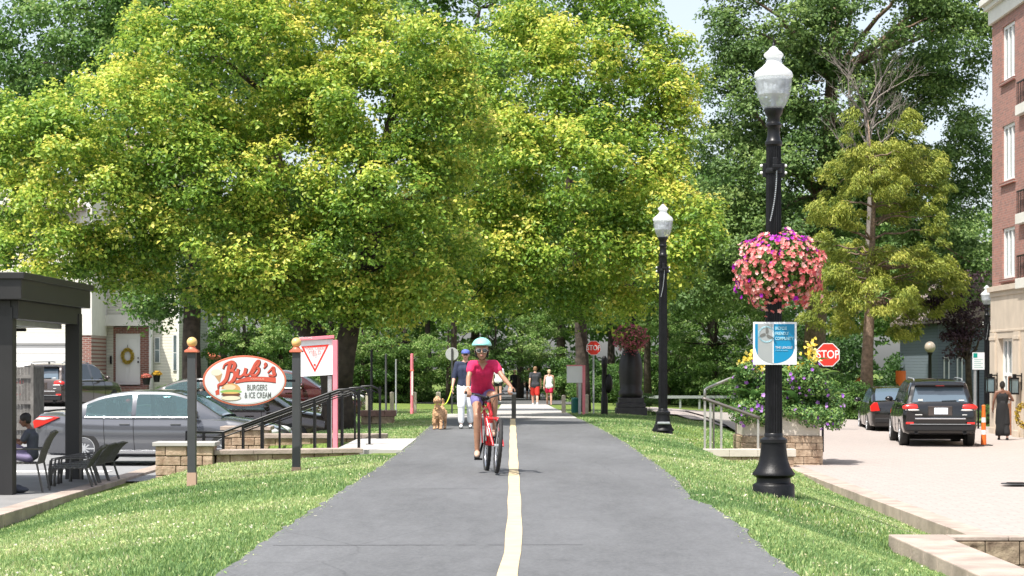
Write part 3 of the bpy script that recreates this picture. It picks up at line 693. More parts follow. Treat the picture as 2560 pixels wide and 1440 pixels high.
pd, n4 = proto('shrub', '', 64, 2.4, 3.4, L_GREEN, cat='shrub', nleaf=100, size=.10, cr=.4, dens=2.0, tbase=.32, low=-.08)  # lower leaf tone paints in the shade beneath the trees
nl += n1 + n2 + n3 + n4
GF = 'trees of the wood behind the road'
far = [ # proto, px, depth, scale, label
 (pa, 700, 118, 1.0, 'far tree of the wood, above the dark car roofs left of the maple trunk'), (pa, 980, 125, 1.1, 'far tall tree behind the dark poles left of the path'),
 (pa, 1190, 135, 1.2, 'far tree straight behind the capped woman'), (pa, 1400, 128, 1.1, 'far tree behind the two walkers in red shorts'),
 (pa, 1600, 122, 1.15, 'far tree behind the shaded flower basket post'), (pa, 1780, 116, 1.05, 'far tree behind the pale guard rail'),
 (pa, 300, 122, 1.05, 'far tree rising over the cream house roof'), (pa, 60, 118, 1.0, 'far tree at the left edge over the house roof'),
 (pb, 560, 100, 1.0, 'bluish green tree behind the burger sign'), (pb, 830, 108, 1.05, 'bluish green tree behind the fork of the maple'),
 (pb, 1070, 104, .9, 'bluish green tree behind the round sign back'), (pb, 1300, 112, .9, 'bluish green tree behind the centre bollard'),
 (pb, 1530, 106, 1.0, 'bluish green tree behind the smaller stop sign'), (pb, 1700, 100, 1.0, 'bluish green tree behind the slim lamp'),
 (pb, 1900, 100, .95, 'bluish green tree behind the bicycle sign'), (pb, 2300, 112, 1.1, 'bluish green tree behind the dark sports utility vehicle'),
 (pb, 2450, 120, 1.2, 'bluish green tree seen between the cedar and the brick building'), (pa, 2100, 125, 1.1, 'far tree rising behind the cedar trunk'), (pb, 1620, 88, .8, 'shorter tree just left of the slim lamp base'),
 (pc, 610, 84, .9, 'young tree with light leaves behind the burger sign oval'), (pc, 905, 92, .85, 'young light-leaved tree right of the leaning trunk'),
 (pc, 1010, 95, .95, 'young light-leaved tree behind the red and white pole'), (pc, 1120, 93, .8, 'young light-leaved tree behind the dog'),
 (pc, 1240, 104, .9, 'young light-leaved tree behind the cyclist helmet'), (pc, 1345, 106, .8, 'young tree behind the heads of the far walkers'), (pc, 700, 88, .95, 'young tree behind the right post of the burger sign'),
 (pc, 1790, 90, .95, 'young tree above the pale guard rail'), (pc, 1670, 94, .8, 'young tree right of the shaded basket post'), (pc, 1940, 88, .8, 'young tree behind the big lamp post')]
done = set()
for (pr, px, d, s, lab) in far:
    x = (px - 1280) * d / FPX; loc = (x, d, gz(x, d) - .05)
    if pr.name not in done:
        done.add(pr.name); o = pr; o.location = loc; o.rotation_euler = (0, 0, px * .7); o['label'] = lab
    else: o = dup(pr, loc, px * .7, lab)
    o['group'] = GF; o.scale = (s, s, s)
shr = [(450, 79.0, .55, 'round dark shrub at the right corner of the cream house'), (2140, 73.5, .8, 'dark shrub at the foot of the cedar'), (2060, 76, .9, 'dark shrub left of the cedar trunk behind the stop sign'), (2215, 76, .8, 'dark shrub behind the small black car'), (1985, 78, .8, 'dark shrub behind the planter'),
       (1600, 60.5, .36, 'small rounded tree-like shrub beside the dark pedestal'), (1870, 80, .9, 'dark shrub behind the stair rail'), (1560, 98, 1.0, 'shaded shrub far behind the dark pedestal'), (1480, 100, 1.0, 'shaded shrub far behind the smaller stop sign'),
       (1150, 98, 1.0, 'shaded shrub far behind the capped woman'), (1050, 96, 1.0, 'shaded shrub far behind the red and white pole'), (950, 94, 1.1, 'shaded shrub far behind the dark poles'), (1700, 96, 1.2, 'shaded shrub far behind the guard rail'), (2470, 69, .45, 'small green bush behind the orange traffic post'),
       (520, 90, 1.0, 'shrub behind the left part of the burger sign'), (640, 92, 1.1, 'shrub behind the middle of the burger sign'), (860, 92, 1.1, 'shrub behind the leaning maple trunk'), (1440, 104, 1.2, 'shaded shrub behind the blank white sign'), (1800, 94, 1.2, 'shaded shrub right of the slim lamp')]
for i, (px, d, s, lab) in enumerate(shr):
    x = (px - 1280) * d / FPX; loc = (x, d, gz(x, d) - .05)
    if i == 0: o = pd; o.location = loc; o['label'] = lab
    else: o = dup(pd, loc, px * .9, lab)
    o['group'] = 'shrubs'; o.scale = (s, s, s)
# purple-leaved tree left of the brick building
def purple():
    b_ = (17.6, 76, -.88); lob = [LB(2425, 800, 60, 60, 76), LB(2370, 760, 50, 60, 76), LB(2440, 730, 45, 50, 76), LB(2400, 860, 40, 35, 76)]
    return make_tree('plum_tree', b_, [P(2425, 1040, 76), P(2420, 900, 76), P(2415, 780, 76)], [.14, .11, .05], lob, L_PURPLE, M['bark'], 'dark purple-leaved tree just left of the brick building', dens=2.2, cr=.5, nleaf=100, size=.12, seed=71, limbs=16, tbase=.4)
_, n = purple(); nl += n
print('leaves', nl)
def wood():
    rg = np.random.default_rng(77); n = 70000; x = rg.uniform(-62, 62, n); y = 143 + rg.uniform(-5, 5, n) - 3 * np.sin(x * .35); z = -.8 + 15 * rg.random(n) ** .8 * (1 + .2 * np.sin(x * .5 + 1))
    cl = value_noise(x + 80, z + 20, 1.6, 5) + .6 * value_noise(x + 80, z + 20, .6, 6); k = cl > .55; cen = np.stack([x, y - 2.5 * cl, z], 1)[k]; n = len(cen)
    me = leaf_mesh('wood', cen, rg.normal(size=(n, 3)) * .6 + [0, -.5, .6], rg.uniform(.3, .6, n), .45 + rg.normal(0, .15, n), L_GREEN, seed=7); o = bpy.data.objects.new('wood', me); C.objects.link(o); tag(o, 'far dense woodland closing the view behind everything', 'woodland', kind='stuff')
    n = 90000; x = rg.uniform(-24, 34, n); y = 101 + rg.uniform(-2, 2, n) - 2 * np.sin(x * .5); z = -.8 + rg.random(n) * (3.0 + .9 * np.sin(x * .9) + .5 * np.sin(x * 2.3))
    k = (value_noise(x + 80, z + 20, .8, 8) > .3) & ((x < -5.2) | (x > 3.6)); cen = np.stack([x, y, z], 1)[k]; n = len(cen)
    me = leaf_mesh('undergrowth', cen, rg.normal(size=(n, 3)) * .6 + [0, -.4, .6], rg.uniform(.12, .26, n), .12 + rg.normal(0, .15, n), L_GREEN, seed=7); o = bpy.data.objects.new('undergrowth', me); C.objects.link(o); tag(o, 'dark bushy undergrowth at the foot of the wood', 'undergrowth', kind='stuff')  # leaf tone lowered to stand for the shade under the canopy
wood()

# ------------------------------------------------------------------ grass blades and clover
L_GRASS = leafmat('grass_blades', [(0, (.07, .14, .045)), (.3, (.17, .29, .10)), (.55, (.31, .43, .15)), (.75, (.48, .54, .22)), (.9, (.62, .56, .34)), (1, (.78, .76, .66))], .3)
def on_grass(x, y):
    z = np.zeros_like(x, bool)
    for i in range(len(x)):
        a, b_ = x[i], y[i]
        if b_ < 49.4: pl, pr = path_l(b_) , path_r(b_)
        else: pl, pr = -1.85, 1.62
        ok = False
        if a < pl:
            if b_ < 29.6: ok = a > -6.56
            elif b_ < 35.9: ok = False
            elif b_ < 49.5: ok = a > -4.3
            elif b_ < 84: ok = a > -6.2 and (a < pl or b_ > 57)
        elif a > pr:
            if b_ < 57: ok = a < 5.72
            elif b_ < 84: ok = a < 5.3 - (b_ - 57) * .12
        elif b_ > 57 and a < -.55: ok = True
        if ok and 2.3 < a < 5.0 and 30 < b_ and False: ok = False
        if ok and a > 4.05 and b_ < 21.0: ok = False
        z[i] = ok
    return z
def grass():
    rg = np.random.default_rng(8); X = []; Y = []
    for (x0, x1, y0, y1, dn) in ((-6.6, -1.3, 12.0, 20, 2900), (-6.6, -1.4, 20, 29.6, 1700), (1.4, 6.0, 12.0, 21, 2900), (1.4, 6.0, 21, 30, 1700), (1.4, 6.0, 30, 44, 800), (1.4, 6, 44, 58, 350),
                              (-4.4, -1.5, 35.9, 49.5, 800), (-6.2, -.5, 49.5, 70, 220), (1.6, 5, 58, 70, 250)):
        n = int((x1 - x0) * (y1 - y0) * dn); x = rg.uniform(x0, x1, n); y = rg.uniform(y0, y1, n)
        # keep what the frame (plus a margin) can see
        k = np.abs(x) < y * .275; x = x[k]; y = y[k]; k = on_grass(x, y); X.append(x[k]); Y.append(y[k])
    x = np.concatenate(X); y = np.concatenate(Y); N = len(x); z = ground_z(x, y)
    n1 = value_noise(x + 50, y, .9, 1); n2 = value_noise(x + 50, y, .22, 2); n3 = value_noise(x + 50, y, 2.2, 3)
    h = (.016 + .024 * n2 + .012 * n1) * rg.uniform(.6, 1.3, N); wd = rg.uniform(.006, .014, N) * np.clip(y / 22, .9, 2.0)
    t = .10 + .42 * n3 + .26 * n1 + rg.normal(0, .16, N)
    strw = rg.random(N) < .10 * (n1 > .6) + .012; t = np.where(strw, rg.uniform(.8, .95, N), t)
    a = rg.uniform(0, PI, N); lx = rg.normal(0, .45, N) * h; ly = rg.normal(0, .45, N) * h
    dx = np.cos(a) * wd; dy = np.sin(a) * wd * .5
    V = np.empty((N, 3, 3), np.float32)
    V[:, 0] = np.stack([x - dx, y - dy, z - .01], 1); V[:, 1] = np.stack([x + dx, y + dy, z - .01], 1); V[:, 2] = np.stack([x + lx, y + ly, z + h], 1)
    # clover heads: tiny pale kites
    me = bpy.data.meshes.new('grass'); me.vertices.add(3 * N); me.vertices.foreach_set('co', V.ravel()); me.loops.add(3 * N)
    me.loops.foreach_set('vertex_index', np.arange(3 * N, dtype=np.int32)); me.polygons.add(N); me.polygons.foreach_set('loop_start', (np.arange(N) * 3).astype(np.int32))
    at = me.attributes.new('t', 'FLOAT', 'FACE'); at.data.foreach_set('value', np.clip(t, 0, 1).astype(np.float32)); me.materials.append(L_GRASS); me.update(calc_edges=True)
    o = bpy.data.objects.new('grass', me); C.objects.link(o); tag(o, 'short green lawn blades either side of the path', 'grass', kind='stuff')
    # clover
    k = rg.random(N) < .009 * (n1 > .5); xc, yc, zc = x[k], y[k], z[k] + h[k] * .8; n = len(xc)
    cen = np.stack([xc, yc, zc], 1); me = leaf_mesh('clover', cen, rg.normal(size=(n, 3)) * .5 + [0, -.5, 1], rg.uniform(.015, .03, n), rg.uniform(.8, 1, n), L_GRASS, aspect=.9, seed=4)
    o = bpy.data.objects.new('clover', me); C.objects.link(o); tag(o, 'pale clover heads scattered in the lawn', 'clover', kind='stuff')
    # broad weed leaves
    k = rg.random(N) < .05 * (n2 > .55) * (n3 > .45); xc, yc, zc = x[k], y[k], z[k] + h[k] * .55; n = len(xc)
    cen = np.stack([xc, yc, zc], 1); me = leaf_mesh('ground_cover', cen, rg.normal(size=(n, 3)) * .4 + [0, -.2, 1], rg.uniform(.025, .055, n), rg.uniform(.3, .75, n), L_GRASS, aspect=.75, seed=5)
    o = bpy.data.objects.new('ground_cover', me); C.objects.link(o); tag(o, 'low broad-leaved weeds in the lawn', 'weeds', kind='stuff')
    print('blades', N)
    n = 1500; yy = rg.uniform(12.5, 48, n) ** 1.0; side = rg.random(n) < .5; off = np.abs(rg.normal(0, .045, n)) + .0
    xx = np.array([path_l(b_) + o_ if s_ else path_r(b_) - o_ for b_, s_, o_ in zip(yy, side, off)]); cen = np.stack([xx, yy, np.full(n, .021)], 1)
    me = leaf_mesh('clippings', cen, rg.normal(size=(n, 3)) * .25 + [0, 0, 1], rg.uniform(.012, .045, n), rg.uniform(.3, 1, n), L_GRASS, aspect=.3, seed=6, fold=.02)
    o = bpy.data.objects.new('clippings', me); C.objects.link(o); tag(o, 'dry grass clippings strewn along the path edges', 'clippings', kind='stuff')
grass()
# ------------------------------------------------------------------ brick building on the right
XB = 15.0
def yb(px): return XB * FPX / (px - 1280)
def brick_building():
    r = empty('brick_building', (XB, 62.2, -.9), 0, 'red brick apartment building with pale stone ground floor at the right edge', 'building')
    o = Vector((XB, 62.2, -.9))
    def L(m): m.v = [tuple(Vector(v) - o) for v in m.v]; return m
    # upper brick wall with real window openings along the street face (plane x = XB)
    wins = [(59.4, 60.9, 9.95, 11.65), (59.4, 60.9, 6.90, 8.62), (59.4, 60.9, 3.95, 5.50)]
    doors = [(57.0, 58.35, 9.0, 11.2), (57.0, 58.35, 5.8, 8.0), (57.0, 58.35, 3.9, 5.3)]
    m = MB()
    y_cuts = sorted({46.0, 57.0, 58.35, 59.4, 60.9, 62.2}); z_cuts = sorted({3.74, 12.0} | {q for w_ in wins + doors for q in w_[2:]})
    for a, b in zip(y_cuts[:-1], y_cuts[1:]):
        for c, d in zip(z_cuts[:-1], z_cuts[1:]):
            my, mz = (a + b) / 2, (c + d) / 2
            if any(w_[0] < my < w_[1] and w_[2] < mz < w_[3] for w_ in wins + doors): continue
            m.add([(XB, a, c), (XB, b, c), (XB, b, d), (XB, a, d)], [(0, 1, 2, 3)])
    for w_ in wins + doors:
        a, b, c, d = w_; xi = XB + .22
        m.add([(XB, a, c), (xi, a, c), (xi, a, d), (XB, a, d), (XB, b, c), (xi, b, c), (xi, b, d), (XB, b, d)], [(0, 1, 2, 3), (4, 7, 6, 5), (0, 4, 5, 1), (3, 2, 6, 7)])
    m.add([(XB, 62.2, 3.74), (28, 62.2, 3.74), (28, 62.2, 12), (XB, 62.2, 12), (28, 46, 3.74), (28, 46, 12), (XB, 46, 3.74), (XB, 46, 12)], [(0, 1, 2, 3), (1, 4, 5, 2), (6, 7, 5, 4), (3, 2, 5, 7)])
    L(m).build('wall', M['brick_y'], r, fix=False)
    # cornice
    m = MB(); m.box2((XB - .10, 45.8, 11.95), (28, 62.32, 12.4)); m.box2((XB - .22, 45.7, 12.4), (28, 62.45, 12.55)); m.box2((XB - .34, 45.6, 12.55), (28, 62.55, 12.75)); m.box2((XB + .1, 46, 12.75), (27.5, 62.1, 13.6))
    L(m).build('cornice', M['offwhite'], r, bevel=.01)
    # stone ledge and stone ground floor with door opening
    m = MB(); m.box2((XB - .14, 45.8, 3.6), (28, 62.34, 3.76)); m.box2((XB - .07, 45.8, 3.45), (28, 62.27, 3.6)); m.box2((XB - .06, 46, 2.35), (XB + .02, 62.26, 2.42))
    L(m).build('ledge', M['limestone'], r, bevel=.008)
    m = MB(); dy0, dy1, dz = 59.55, 61.3, 2.15
    m.box2((XB - .04, 61.3, -.95), (XB + .4, 62.24, 3.45)); m.box2((XB - .04, 46, -.95), (XB + .4, 59.55, 3.45)); m.box2((XB - .04, 59.55, 2.15), (XB + .4, 61.3, 3.45)); m.box2((XB + .4, 46, -.95), (28, 62.24, 3.44))
    L(m).build('stone_base', M['limestone'], r)
    for y0 in (58.55, 61.45):
        m = MB(); m.box2((XB - .11, y0, -.95), (XB - .04, y0 + .62, 2.33)); m.box2((XB - .14, y0 - .04, -.95), (XB - .10, y0 + .66, -.6))
        m.box2((XB - .13, y0 - .03, 2.1), (XB - .10, y0 + .65, 2.2))
        L(m).build('pilaster', M['limestone'], r, bevel=.006)
    for (a, b, c, d) in wins:
        m = MB(); x0 = XB + .05; fw = .09
        m.box2((x0, a, c), (x0 + .1, a + fw, d)); m.box2((x0, b - fw, c), (x0 + .1, b, d)); m.box2((x0, a + fw, d - fw), (x0 + .1, b - fw, d)); m.box2((x0, a + fw, c), (x0 + .1, b - fw, c + fw))
        for q in (.36, .66): m.box2((x0, a + (b - a) * q - .04, c + fw), (x0 + .1, a + (b - a) * q + .04, d - fw))
        w_ = L(m).build('window', M['white'], r)
        m = MB(); m.box2((x0 + .06, a + fw, c + fw), (x0 + .075, b - fw, d - fw)); L(m).build('pane', M['win_glass'], w_)
        m = MB(); m.box2((XB - .08, a - .12, c - .11), (XB + .1, b + .12, c - .003)); L(m).build('sill', M['brick_x'], w_)
    for (a, b, c, d) in doors:
        m = MB(); x0 = XB + .12; m.box2((x0, a, c), (x0 + .06, b, d)); w_ = L(m).build('balcony_door', M['glass_dark'], r)
        m = MB(); m.box2((XB - .16, 55.6, c - .32), (XB + .06, 58.75, c - .02)); L(m).build('balcony_slab', M['offwhite'], r, bevel=.01)
        m = MB(); m.box2((XB - .13, 55.6, c + .62), (XB - .09, 58.7, c + .66))
        for k in range(17): m.box2((XB - .12, 55.65 + k * .19, c - .02), (XB - .10, 55.67 + k * .19, c + .62))
        L(m).build('balcony_rail', M['black'], r)
    # entrance: white frames, transom window, wooden door edge
    m = MB(); x0 = XB + .12
    for y in (59.55, 60.15, 60.72, 61.2): m.box2((x0, y, -.9), (x0 + .1, y + .1, 2.15))
    m.box2((x0 + .01, 59.56, 1.0), (x0 + .09, 61.29, 1.1)); m.box2((x0 + .01, 59.56, 2.06), (x0 + .09, 61.29, 2.149)); m.box2((x0 + .01, 59.56, -.9), (x0 + .09, 60.7, -.45))
    dfr = L(m).build('entrance', M['white'], r)
    m = MB(); m.box2((x0 + .05, 59.6, -.9), (x0 + .06, 61.25, 2.1)); L(m).build('pane', M['win_glass'], dfr)
    m = MB(); m.box2((x0 - .05, 60.25, -.9), (x0 - .005, 60.5, .98)); L(m).build('door', mat('brown_door', (.25, .10, .05), .5, var=.2), dfr)
    for y in (58.45, 61.38):
        m = MB(); m.box2((XB - .36, y - .10, .52), (XB - .16, y + .10, .92)); w_ = L(m).build('wall_lantern', M['win_glass'], r)
        m = MB(); m.box2((XB - .38, y - .12, .92), (XB - .14, y + .12, .97)); m.box2((XB - .38, y - .12, .47), (XB - .14, y + .12, .52)); m.box2((XB - .30, y - .05, .97), (XB - .20, y + .05, 1.07)); m.box2((XB - .2, y - .02, 1.0), (XB - .02, y + .02, 1.04)); m.box2((XB - .05, y - .06, .6), (XB - .041, y + .06, 1.1))
        for (ax, ay) in ((-.37, -.11), (-.37, .11), (-.16, -.11), (-.16, .11)): m.box2((XB + ax - .01, y + ay - .01, .52), (XB + ax + .01, y + ay + .01, .92))
        L(m).build('lantern_frame', M['black'], w_)
brick_building()

# ------------------------------------------------------------------ cream house on the left, front plane y = 80
def house():
    D = 80.0; z0 = -.3
    r = empty('cream_house', (P(330, 900, D).x, D, z0), 0, 'two storey cream sided house with a white door and yellow wreath behind the grey car', 'house'); o = Vector(r.location)
    def X(px, d=D): return (px - 1280) * d / FPX
    def Z(py, d=D): return HC - (py - HY) * d / FPX
    def L(m): m.v = [tuple(Vector(v) - o) for v in m.v]; return m
    DG = 77.0
    # main wall with an entrance recess
    m = MB()
    m.box2((X(228), D, z0 - .4), (X(283), D + .3, Z(815))); m.box2((X(200), D - .12, Z(815)), (X(375), D + .3, Z(440)))
    L(m).build('wall', M['siding'], r)
    m = MB(); m.box2((X(375), D + .4, z0 - .4), (X(443), D + 8, Z(440))); m.box2((X(200), D + .3, z0 - .4), (X(375), D + 8, Z(440)))
    L(m).build('wall', M['siding'], r)
    m = MB(); m.box2((X(283), D + .02, z0 - .4), (X(288.5), D + .25, Z(818))); m.box2((X(350), D + .02, z0 - .4), (X(373), D + .25, Z(818))); m.box2((X(288.5), D + .02, Z(834)), (X(350), D + .25, Z(818)))
    L(m).build('brick_surround', M['brick_x'], r)
    # garage wing
    m = MB(); m.box2((X(-420, DG), DG, Z(852, DG)), (X(200, DG), D - .2, Z(470, DG))); L(m).build('garage_wall', M['siding'], r)
    m = MB(); m.box2((X(200, DG) - .0, DG - .05, z0 - .3), (X(229, DG), D - .2, Z(838, DG))); L(m).build('brick_pier', M['brick_x'], r)
    m = MB(); m.box2((X(200, DG), DG - .03, Z(838, DG)), (X(230, DG), D - .2, Z(470, DG))); m.box2((X(198, DG), DG - .08, Z(838, DG)), (X(231, DG), DG - .03, Z(815, DG))); L(m).build('corner_trim', M['offwhite'], r)
    m = MB(); m.box2((X(-300, DG), DG + .02, z0 - .2), (X(200, DG), DG + .1, Z(852, DG))); L(m).build('garage_door', M['siding_white'], r)
    m = MB(); m.box2((X(-300, DG), DG - .06, Z(858, DG)), (X(200, DG), DG + .02, Z(846, DG))); L(m).build('door_trim', M['white'], r)
    # porch fascia, trim boards
    m = MB(); m.box2((X(228), D - .5, Z(815)), (X(376), D - .121, Z(788))); L(m).build('porch_fascia', M['offwhite'], r)
    m = MB(); m.box2((X(373), D - .05, z0 - .3), (X(378.5), D + .35, Z(815))); m.box2((X(438), D + .36, z0 - .3), (X(443.5), D + .45, Z(470))); m.box2((X(228), D - .16, Z(788)), (X(233), D - .121, Z(480))); L(m).build('trim_board', M['white'], r)
    # door
    m = MB(); m.box2((X(288.5), D + .06, Z(962)), (X(350), D + .12, Z(834))); dr = L(m).build('front_door', M['white'], r, bevel=.01)
    m = MB()
    for (a, b, c, d) in ((294, 316, 846, 895), (322, 344, 846, 895), (294, 316, 905, 955), (322, 344, 905, 955)):
        m.box2((X(a), D + .045, Z(d)), (X(b), D + .0595, Z(c)))
    L(m).build('door_panel', M['white'], dr, bevel=.008)
    m = MB(); m.ell((X(345), D + .02, Z(905)), (.04, .04, .04)); m.ell((X(345), D + .02, Z(895)), (.03, .03, .03)); L(m).build('handle', M['black_metal'], dr)
    m = MB(); m.box2((X(283), D - .5, z0 - .3), (X(373), D + .02, Z(965))); m.box2((X(278), D - .9, z0 - .3), (X(378), D - .5, Z(972))); L(m).build('step', M['brick_x'], r)
    m = MB(); m.box2((X(276), D - .1, Z(910)), (X(280), D - .0, Z(890))); L(m).build('mailbox', M['black'], r)
    # upstairs and side windows
    for (a, b, c, d, yy) in ((384, 394, 845, 905, D + .4), (430, 437, 838, 925, D + .4), (250, 282, 560, 660, D - .12), (330, 360, 560, 660, D - .12), (398, 425, 600, 690, D + .4)):
        m = MB(); m.box2((X(a - 2), yy - .05, Z(d + 2)), (X(b + 2), yy - .002, Z(c - 2))); w_ = L(m).build('window', M['white'], r)
        m = MB(); m.box2((X(a), yy - .06, Z(d)), (X(b), yy - .051, Z((c + d) / 2 + 1.2))); m.box2((X(a), yy - .06, Z((c + d) / 2 - 1.2)), (X(b), yy - .051, Z(c))); L(m).build('pane', M['win_glass'], w_)
    # roofs
    m = MB(); ez = Z(440); a, b = X(195), X(450); m.add([(a, D - .5, ez), (b, D - .5, ez), (b, D + 8.5, ez), (a, D + 8.5, ez), (a, D + 4, ez + 2.2), (b, D + 4, ez + 2.2)], [(0, 1, 5, 4), (3, 4, 5, 2), (0, 4, 3), (1, 2, 5), (0, 3, 2, 1)]); L(m).build('roof', M['roof'], r)
    m = MB(); ez = Z(520, DG); a, b = X(-460, DG), X(215, DG); m.add([(a, DG - .6, ez), (b, DG - .6, ez), (b, DG + 7, ez + 1.7), (a, DG + 7, ez + 1.7), (a, DG - .6, ez - .15), (b, DG - .6, ez - .15), (b, DG + 7, ez - .15), (a, DG + 7, ez - .15)], [(0, 1, 2, 3), (0, 4, 5, 1), (1, 5, 6, 2), (4, 7, 6, 5), (0, 3, 7, 4), (2, 6, 7, 3)]); L(m).build('roof', M['roof'], r)
    # wreath hangs on the door
    wr = empty('wreath', (X(319), D - .0, Z(890)), 0, 'yellow flower wreath hanging on the white front door', 'wreath')
    rg = np.random.default_rng(2); n = 900; a = rg.uniform(0, 2 * PI, n); b_ = rg.uniform(0, 2 * PI, n); rr = .07 * rg.random(n) ** .4
    cen = np.stack([(.2 + rr * np.cos(b_)) * np.cos(a), -.03 + rr * np.sin(b_) * .6, (.26 + rr * np.cos(b_)) * np.sin(a)], 1)
    me = leaf_mesh('flowers', cen, rg.normal(size=(n, 3)) + [0, -1, .3], rg.uniform(.04, .07, n), rg.uniform(.4, 1, n), L_WREATH); q = bpy.data.objects.new('flowers', me); C.objects.link(q); q.parent = wr
    m = MB(); m.tube([(.2 * math.cos(t), 0, .26 * math.sin(t)) for t in np.linspace(0, 2 * PI, 25)], .03, 6); m.box((0, -.02, .36), (.02, .01, .18)); m.build('ring', M['bark'], wr)
L_WREATH = leafmat('yellow_dried_flowers', [(0, (.25, .16, .02)), (.5, (.55, .38, .04)), (1, (.75, .6, .12))], .2)
house()
L_MUM_R = leafmat('coral_blooms', [(0, (.04, .10, .02)), (.3, (.35, .06, .04)), (1, (.8, .22, .16))], .25)
L_MUM_Y = leafmat('golden_blooms', [(0, (.04, .10, .02)), (.3, (.5, .26, .02)), (1, (.85, .55, .05))], .25)
def flower_pot(px, py, d, r_, lm, label, potr=.17):
    b = P(px, py, d); r = empty('flower_pot', b, 0, label, 'flower pot', 'flower pots on the porch steps')
    m = MB(); m.lathe([(potr * .7, 0), (potr, .26), (potr * 1.08, .26), (potr * 1.08, .3), (potr * .9, .3), (potr * .85, .27)], 16); m.build('pot', M['plastic'], r, smooth='auto')
    rg = np.random.default_rng(int(px)); n = 500; q = sph(rg, n); q[:, 2] = np.abs(q[:, 2]); cen = q * np.array([r_, r_, r_ * .75]) * (rg.random((n, 1)) ** .3) + [0, 0, .28]
    me = leaf_mesh('blossoms', cen, q + rg.normal(0, .3, (n, 3)), rg.uniform(.035, .07, n), rg.random(n), lm, aspect=.9); o = bpy.data.objects.new('blossoms', me); C.objects.link(o); o.parent = r
flower_pot(366, 962, 78.9, .24, L_MUM_R, 'dark pot of coral red flowers right of the white front door')
flower_pot(392, 955, 79.4, .22, L_MUM_Y, 'dark pot of golden yellow flowers on the house corner', .15)
# small brown-roofed shed corner behind the left sign post, blue-grey house on the right
def small_house(name, px0, px1, py_top, d, depth, mm, label, roofm, ridge=1.2, wins=()):
    x0 = (px0 - 1280) * d / FPX; x1 = (px1 - 1280) * d / FPX; zt = HC - (py_top - HY) * d / FPX; z0 = gz((x0 + x1) / 2, d) - .3
    r = empty(name, ((x0 + x1) / 2, d, z0), 0, label, 'house' if 'house' in name else 'shed'); o = Vector(r.location)
    m = MB(); m.box2((x0, d, z0), (x1, d + depth, zt)); m.v = [tuple(Vector(v) - o) for v in m.v]; m.build('wall', mm, r)
    e = .5; m = MB(); xm = (x0 + x1) / 2
    m.add([(x0 - e, d - e, zt), (xm, d - e, zt + ridge), (x1 + e, d - e, zt), (x0 - e, d + depth, zt), (xm, d + depth, zt + ridge), (x1 + e, d + depth, zt),
           (x0 - e, d - e, zt - .15), (x1 + e, d - e, zt - .15), (x0 - e, d + depth, zt - .15), (x1 + e, d + depth, zt - .15)],
          [(0, 1, 4, 3), (1, 2, 5, 4), (0, 6, 7, 2, 1), (3, 4, 5, 9, 8), (0, 3, 8, 6), (2, 7, 9, 5), (6, 8, 9, 7)])
    m.v = [tuple(Vector(v) - o) for v in m.v]; m.build('roof', roofm, r)
    for (a, b, c, dd) in wins:
        m = MB(); m.box2(((a - 1280) * d / FPX - .06, d - .05, HC - (dd - HY) * d / FPX - .06), ((b - 1280) * d / FPX + .06, d - .002, HC - (c - HY) * d / FPX + .06)); m.v = [tuple(Vector(v) - o) for v in m.v]; w_ = m.build('window', M['white'], r)
        m = MB(); m.box2(((a - 1280) * d / FPX, d - .06, HC - (dd - HY) * d / FPX), ((b - 1280) * d / FPX, d - .051, HC - (c - HY) * d / FPX)); m.v = [tuple(Vector(v) - o) for v in m.v]; m.build('pane', M['win_glass'], w_)
small_house('garden_shed', 380, 486, 890, 92, 5, M['offwhite'], 'white shed with a salmon brown roof peeking out behind the left sign post', M['salmon'], .7)
small_house('grey_house', 2345, 2640, 800, 92, 9, M['siding_blue'], 'blue-grey sided house behind the parked cars beside the brick building', M['roof'], 3, ((2395, 2403, 895, 990), (2362, 2370, 895, 990)))

# ------------------------------------------------------------------ pergola at the left edge
def pergola():
    r = empty('pergola', (-7.6, 31.5, -.6), 0, 'dark metal pergola with square columns at the left edge over the patio', 'pergola'); o = Vector(r.location)
    def L(m): m.v = [tuple(Vector(v) - o) for v in m.v]; return m
    x0 = (182 - 1280) * 33.8 / FPX; 
    for (x, y, wd) in ((-7.44, 33.8, .24), (-7.55, 29.7, .26), (-13.2, 33.8, .24), (-13.2, 29.7, .26)):
        m = MB(); m.box2((x - wd / 2, y - .12, -.62), (x + wd / 2, y + .12, 2.2)); L(m).build('column', M['darkgrey'] if False else M['pergola'], r, bevel=.008)
    m = MB(); m.box2((-13.4, 29.3, 2.30), (-7.22, 34.1, 2.68)); m.box2((-13.45, 29.25, 2.60), (-7.17, 34.15, 2.70)); L(m).build('roof', M['pergola'], r, bevel=.01)
    m = MB(); m.box2((-7.58, 29.6, 2.02), (-7.34, 33.95, 2.297)); m.box2((-13.3, 33.68, 2.05), (-7.34, 33.92, 2.297)); m.box2((-13.3, 29.58, 2.05), (-7.45, 29.8, 2.297)); L(m).build('beam', M['pergola'], r, bevel=.008)
    m = MB(); m.box2((-7.72, 30.0, 1.94), (-7.60, 33.6, 2.06)); m.box2((-13, 33.5, 1.96), (-7.8, 33.66, 2.045)); L(m).build('rolled_screen', M['steel'], r)
    m = MB(); m.box2((-8.9, 33.5, 1.90), (-8.2, 33.62, 1.955)); L(m).build('heater', M['black'], r)
M['pergola'] = mat('pergola_paint', (.017, .016, .016), .45, var=.12, scale=2)
pergola()

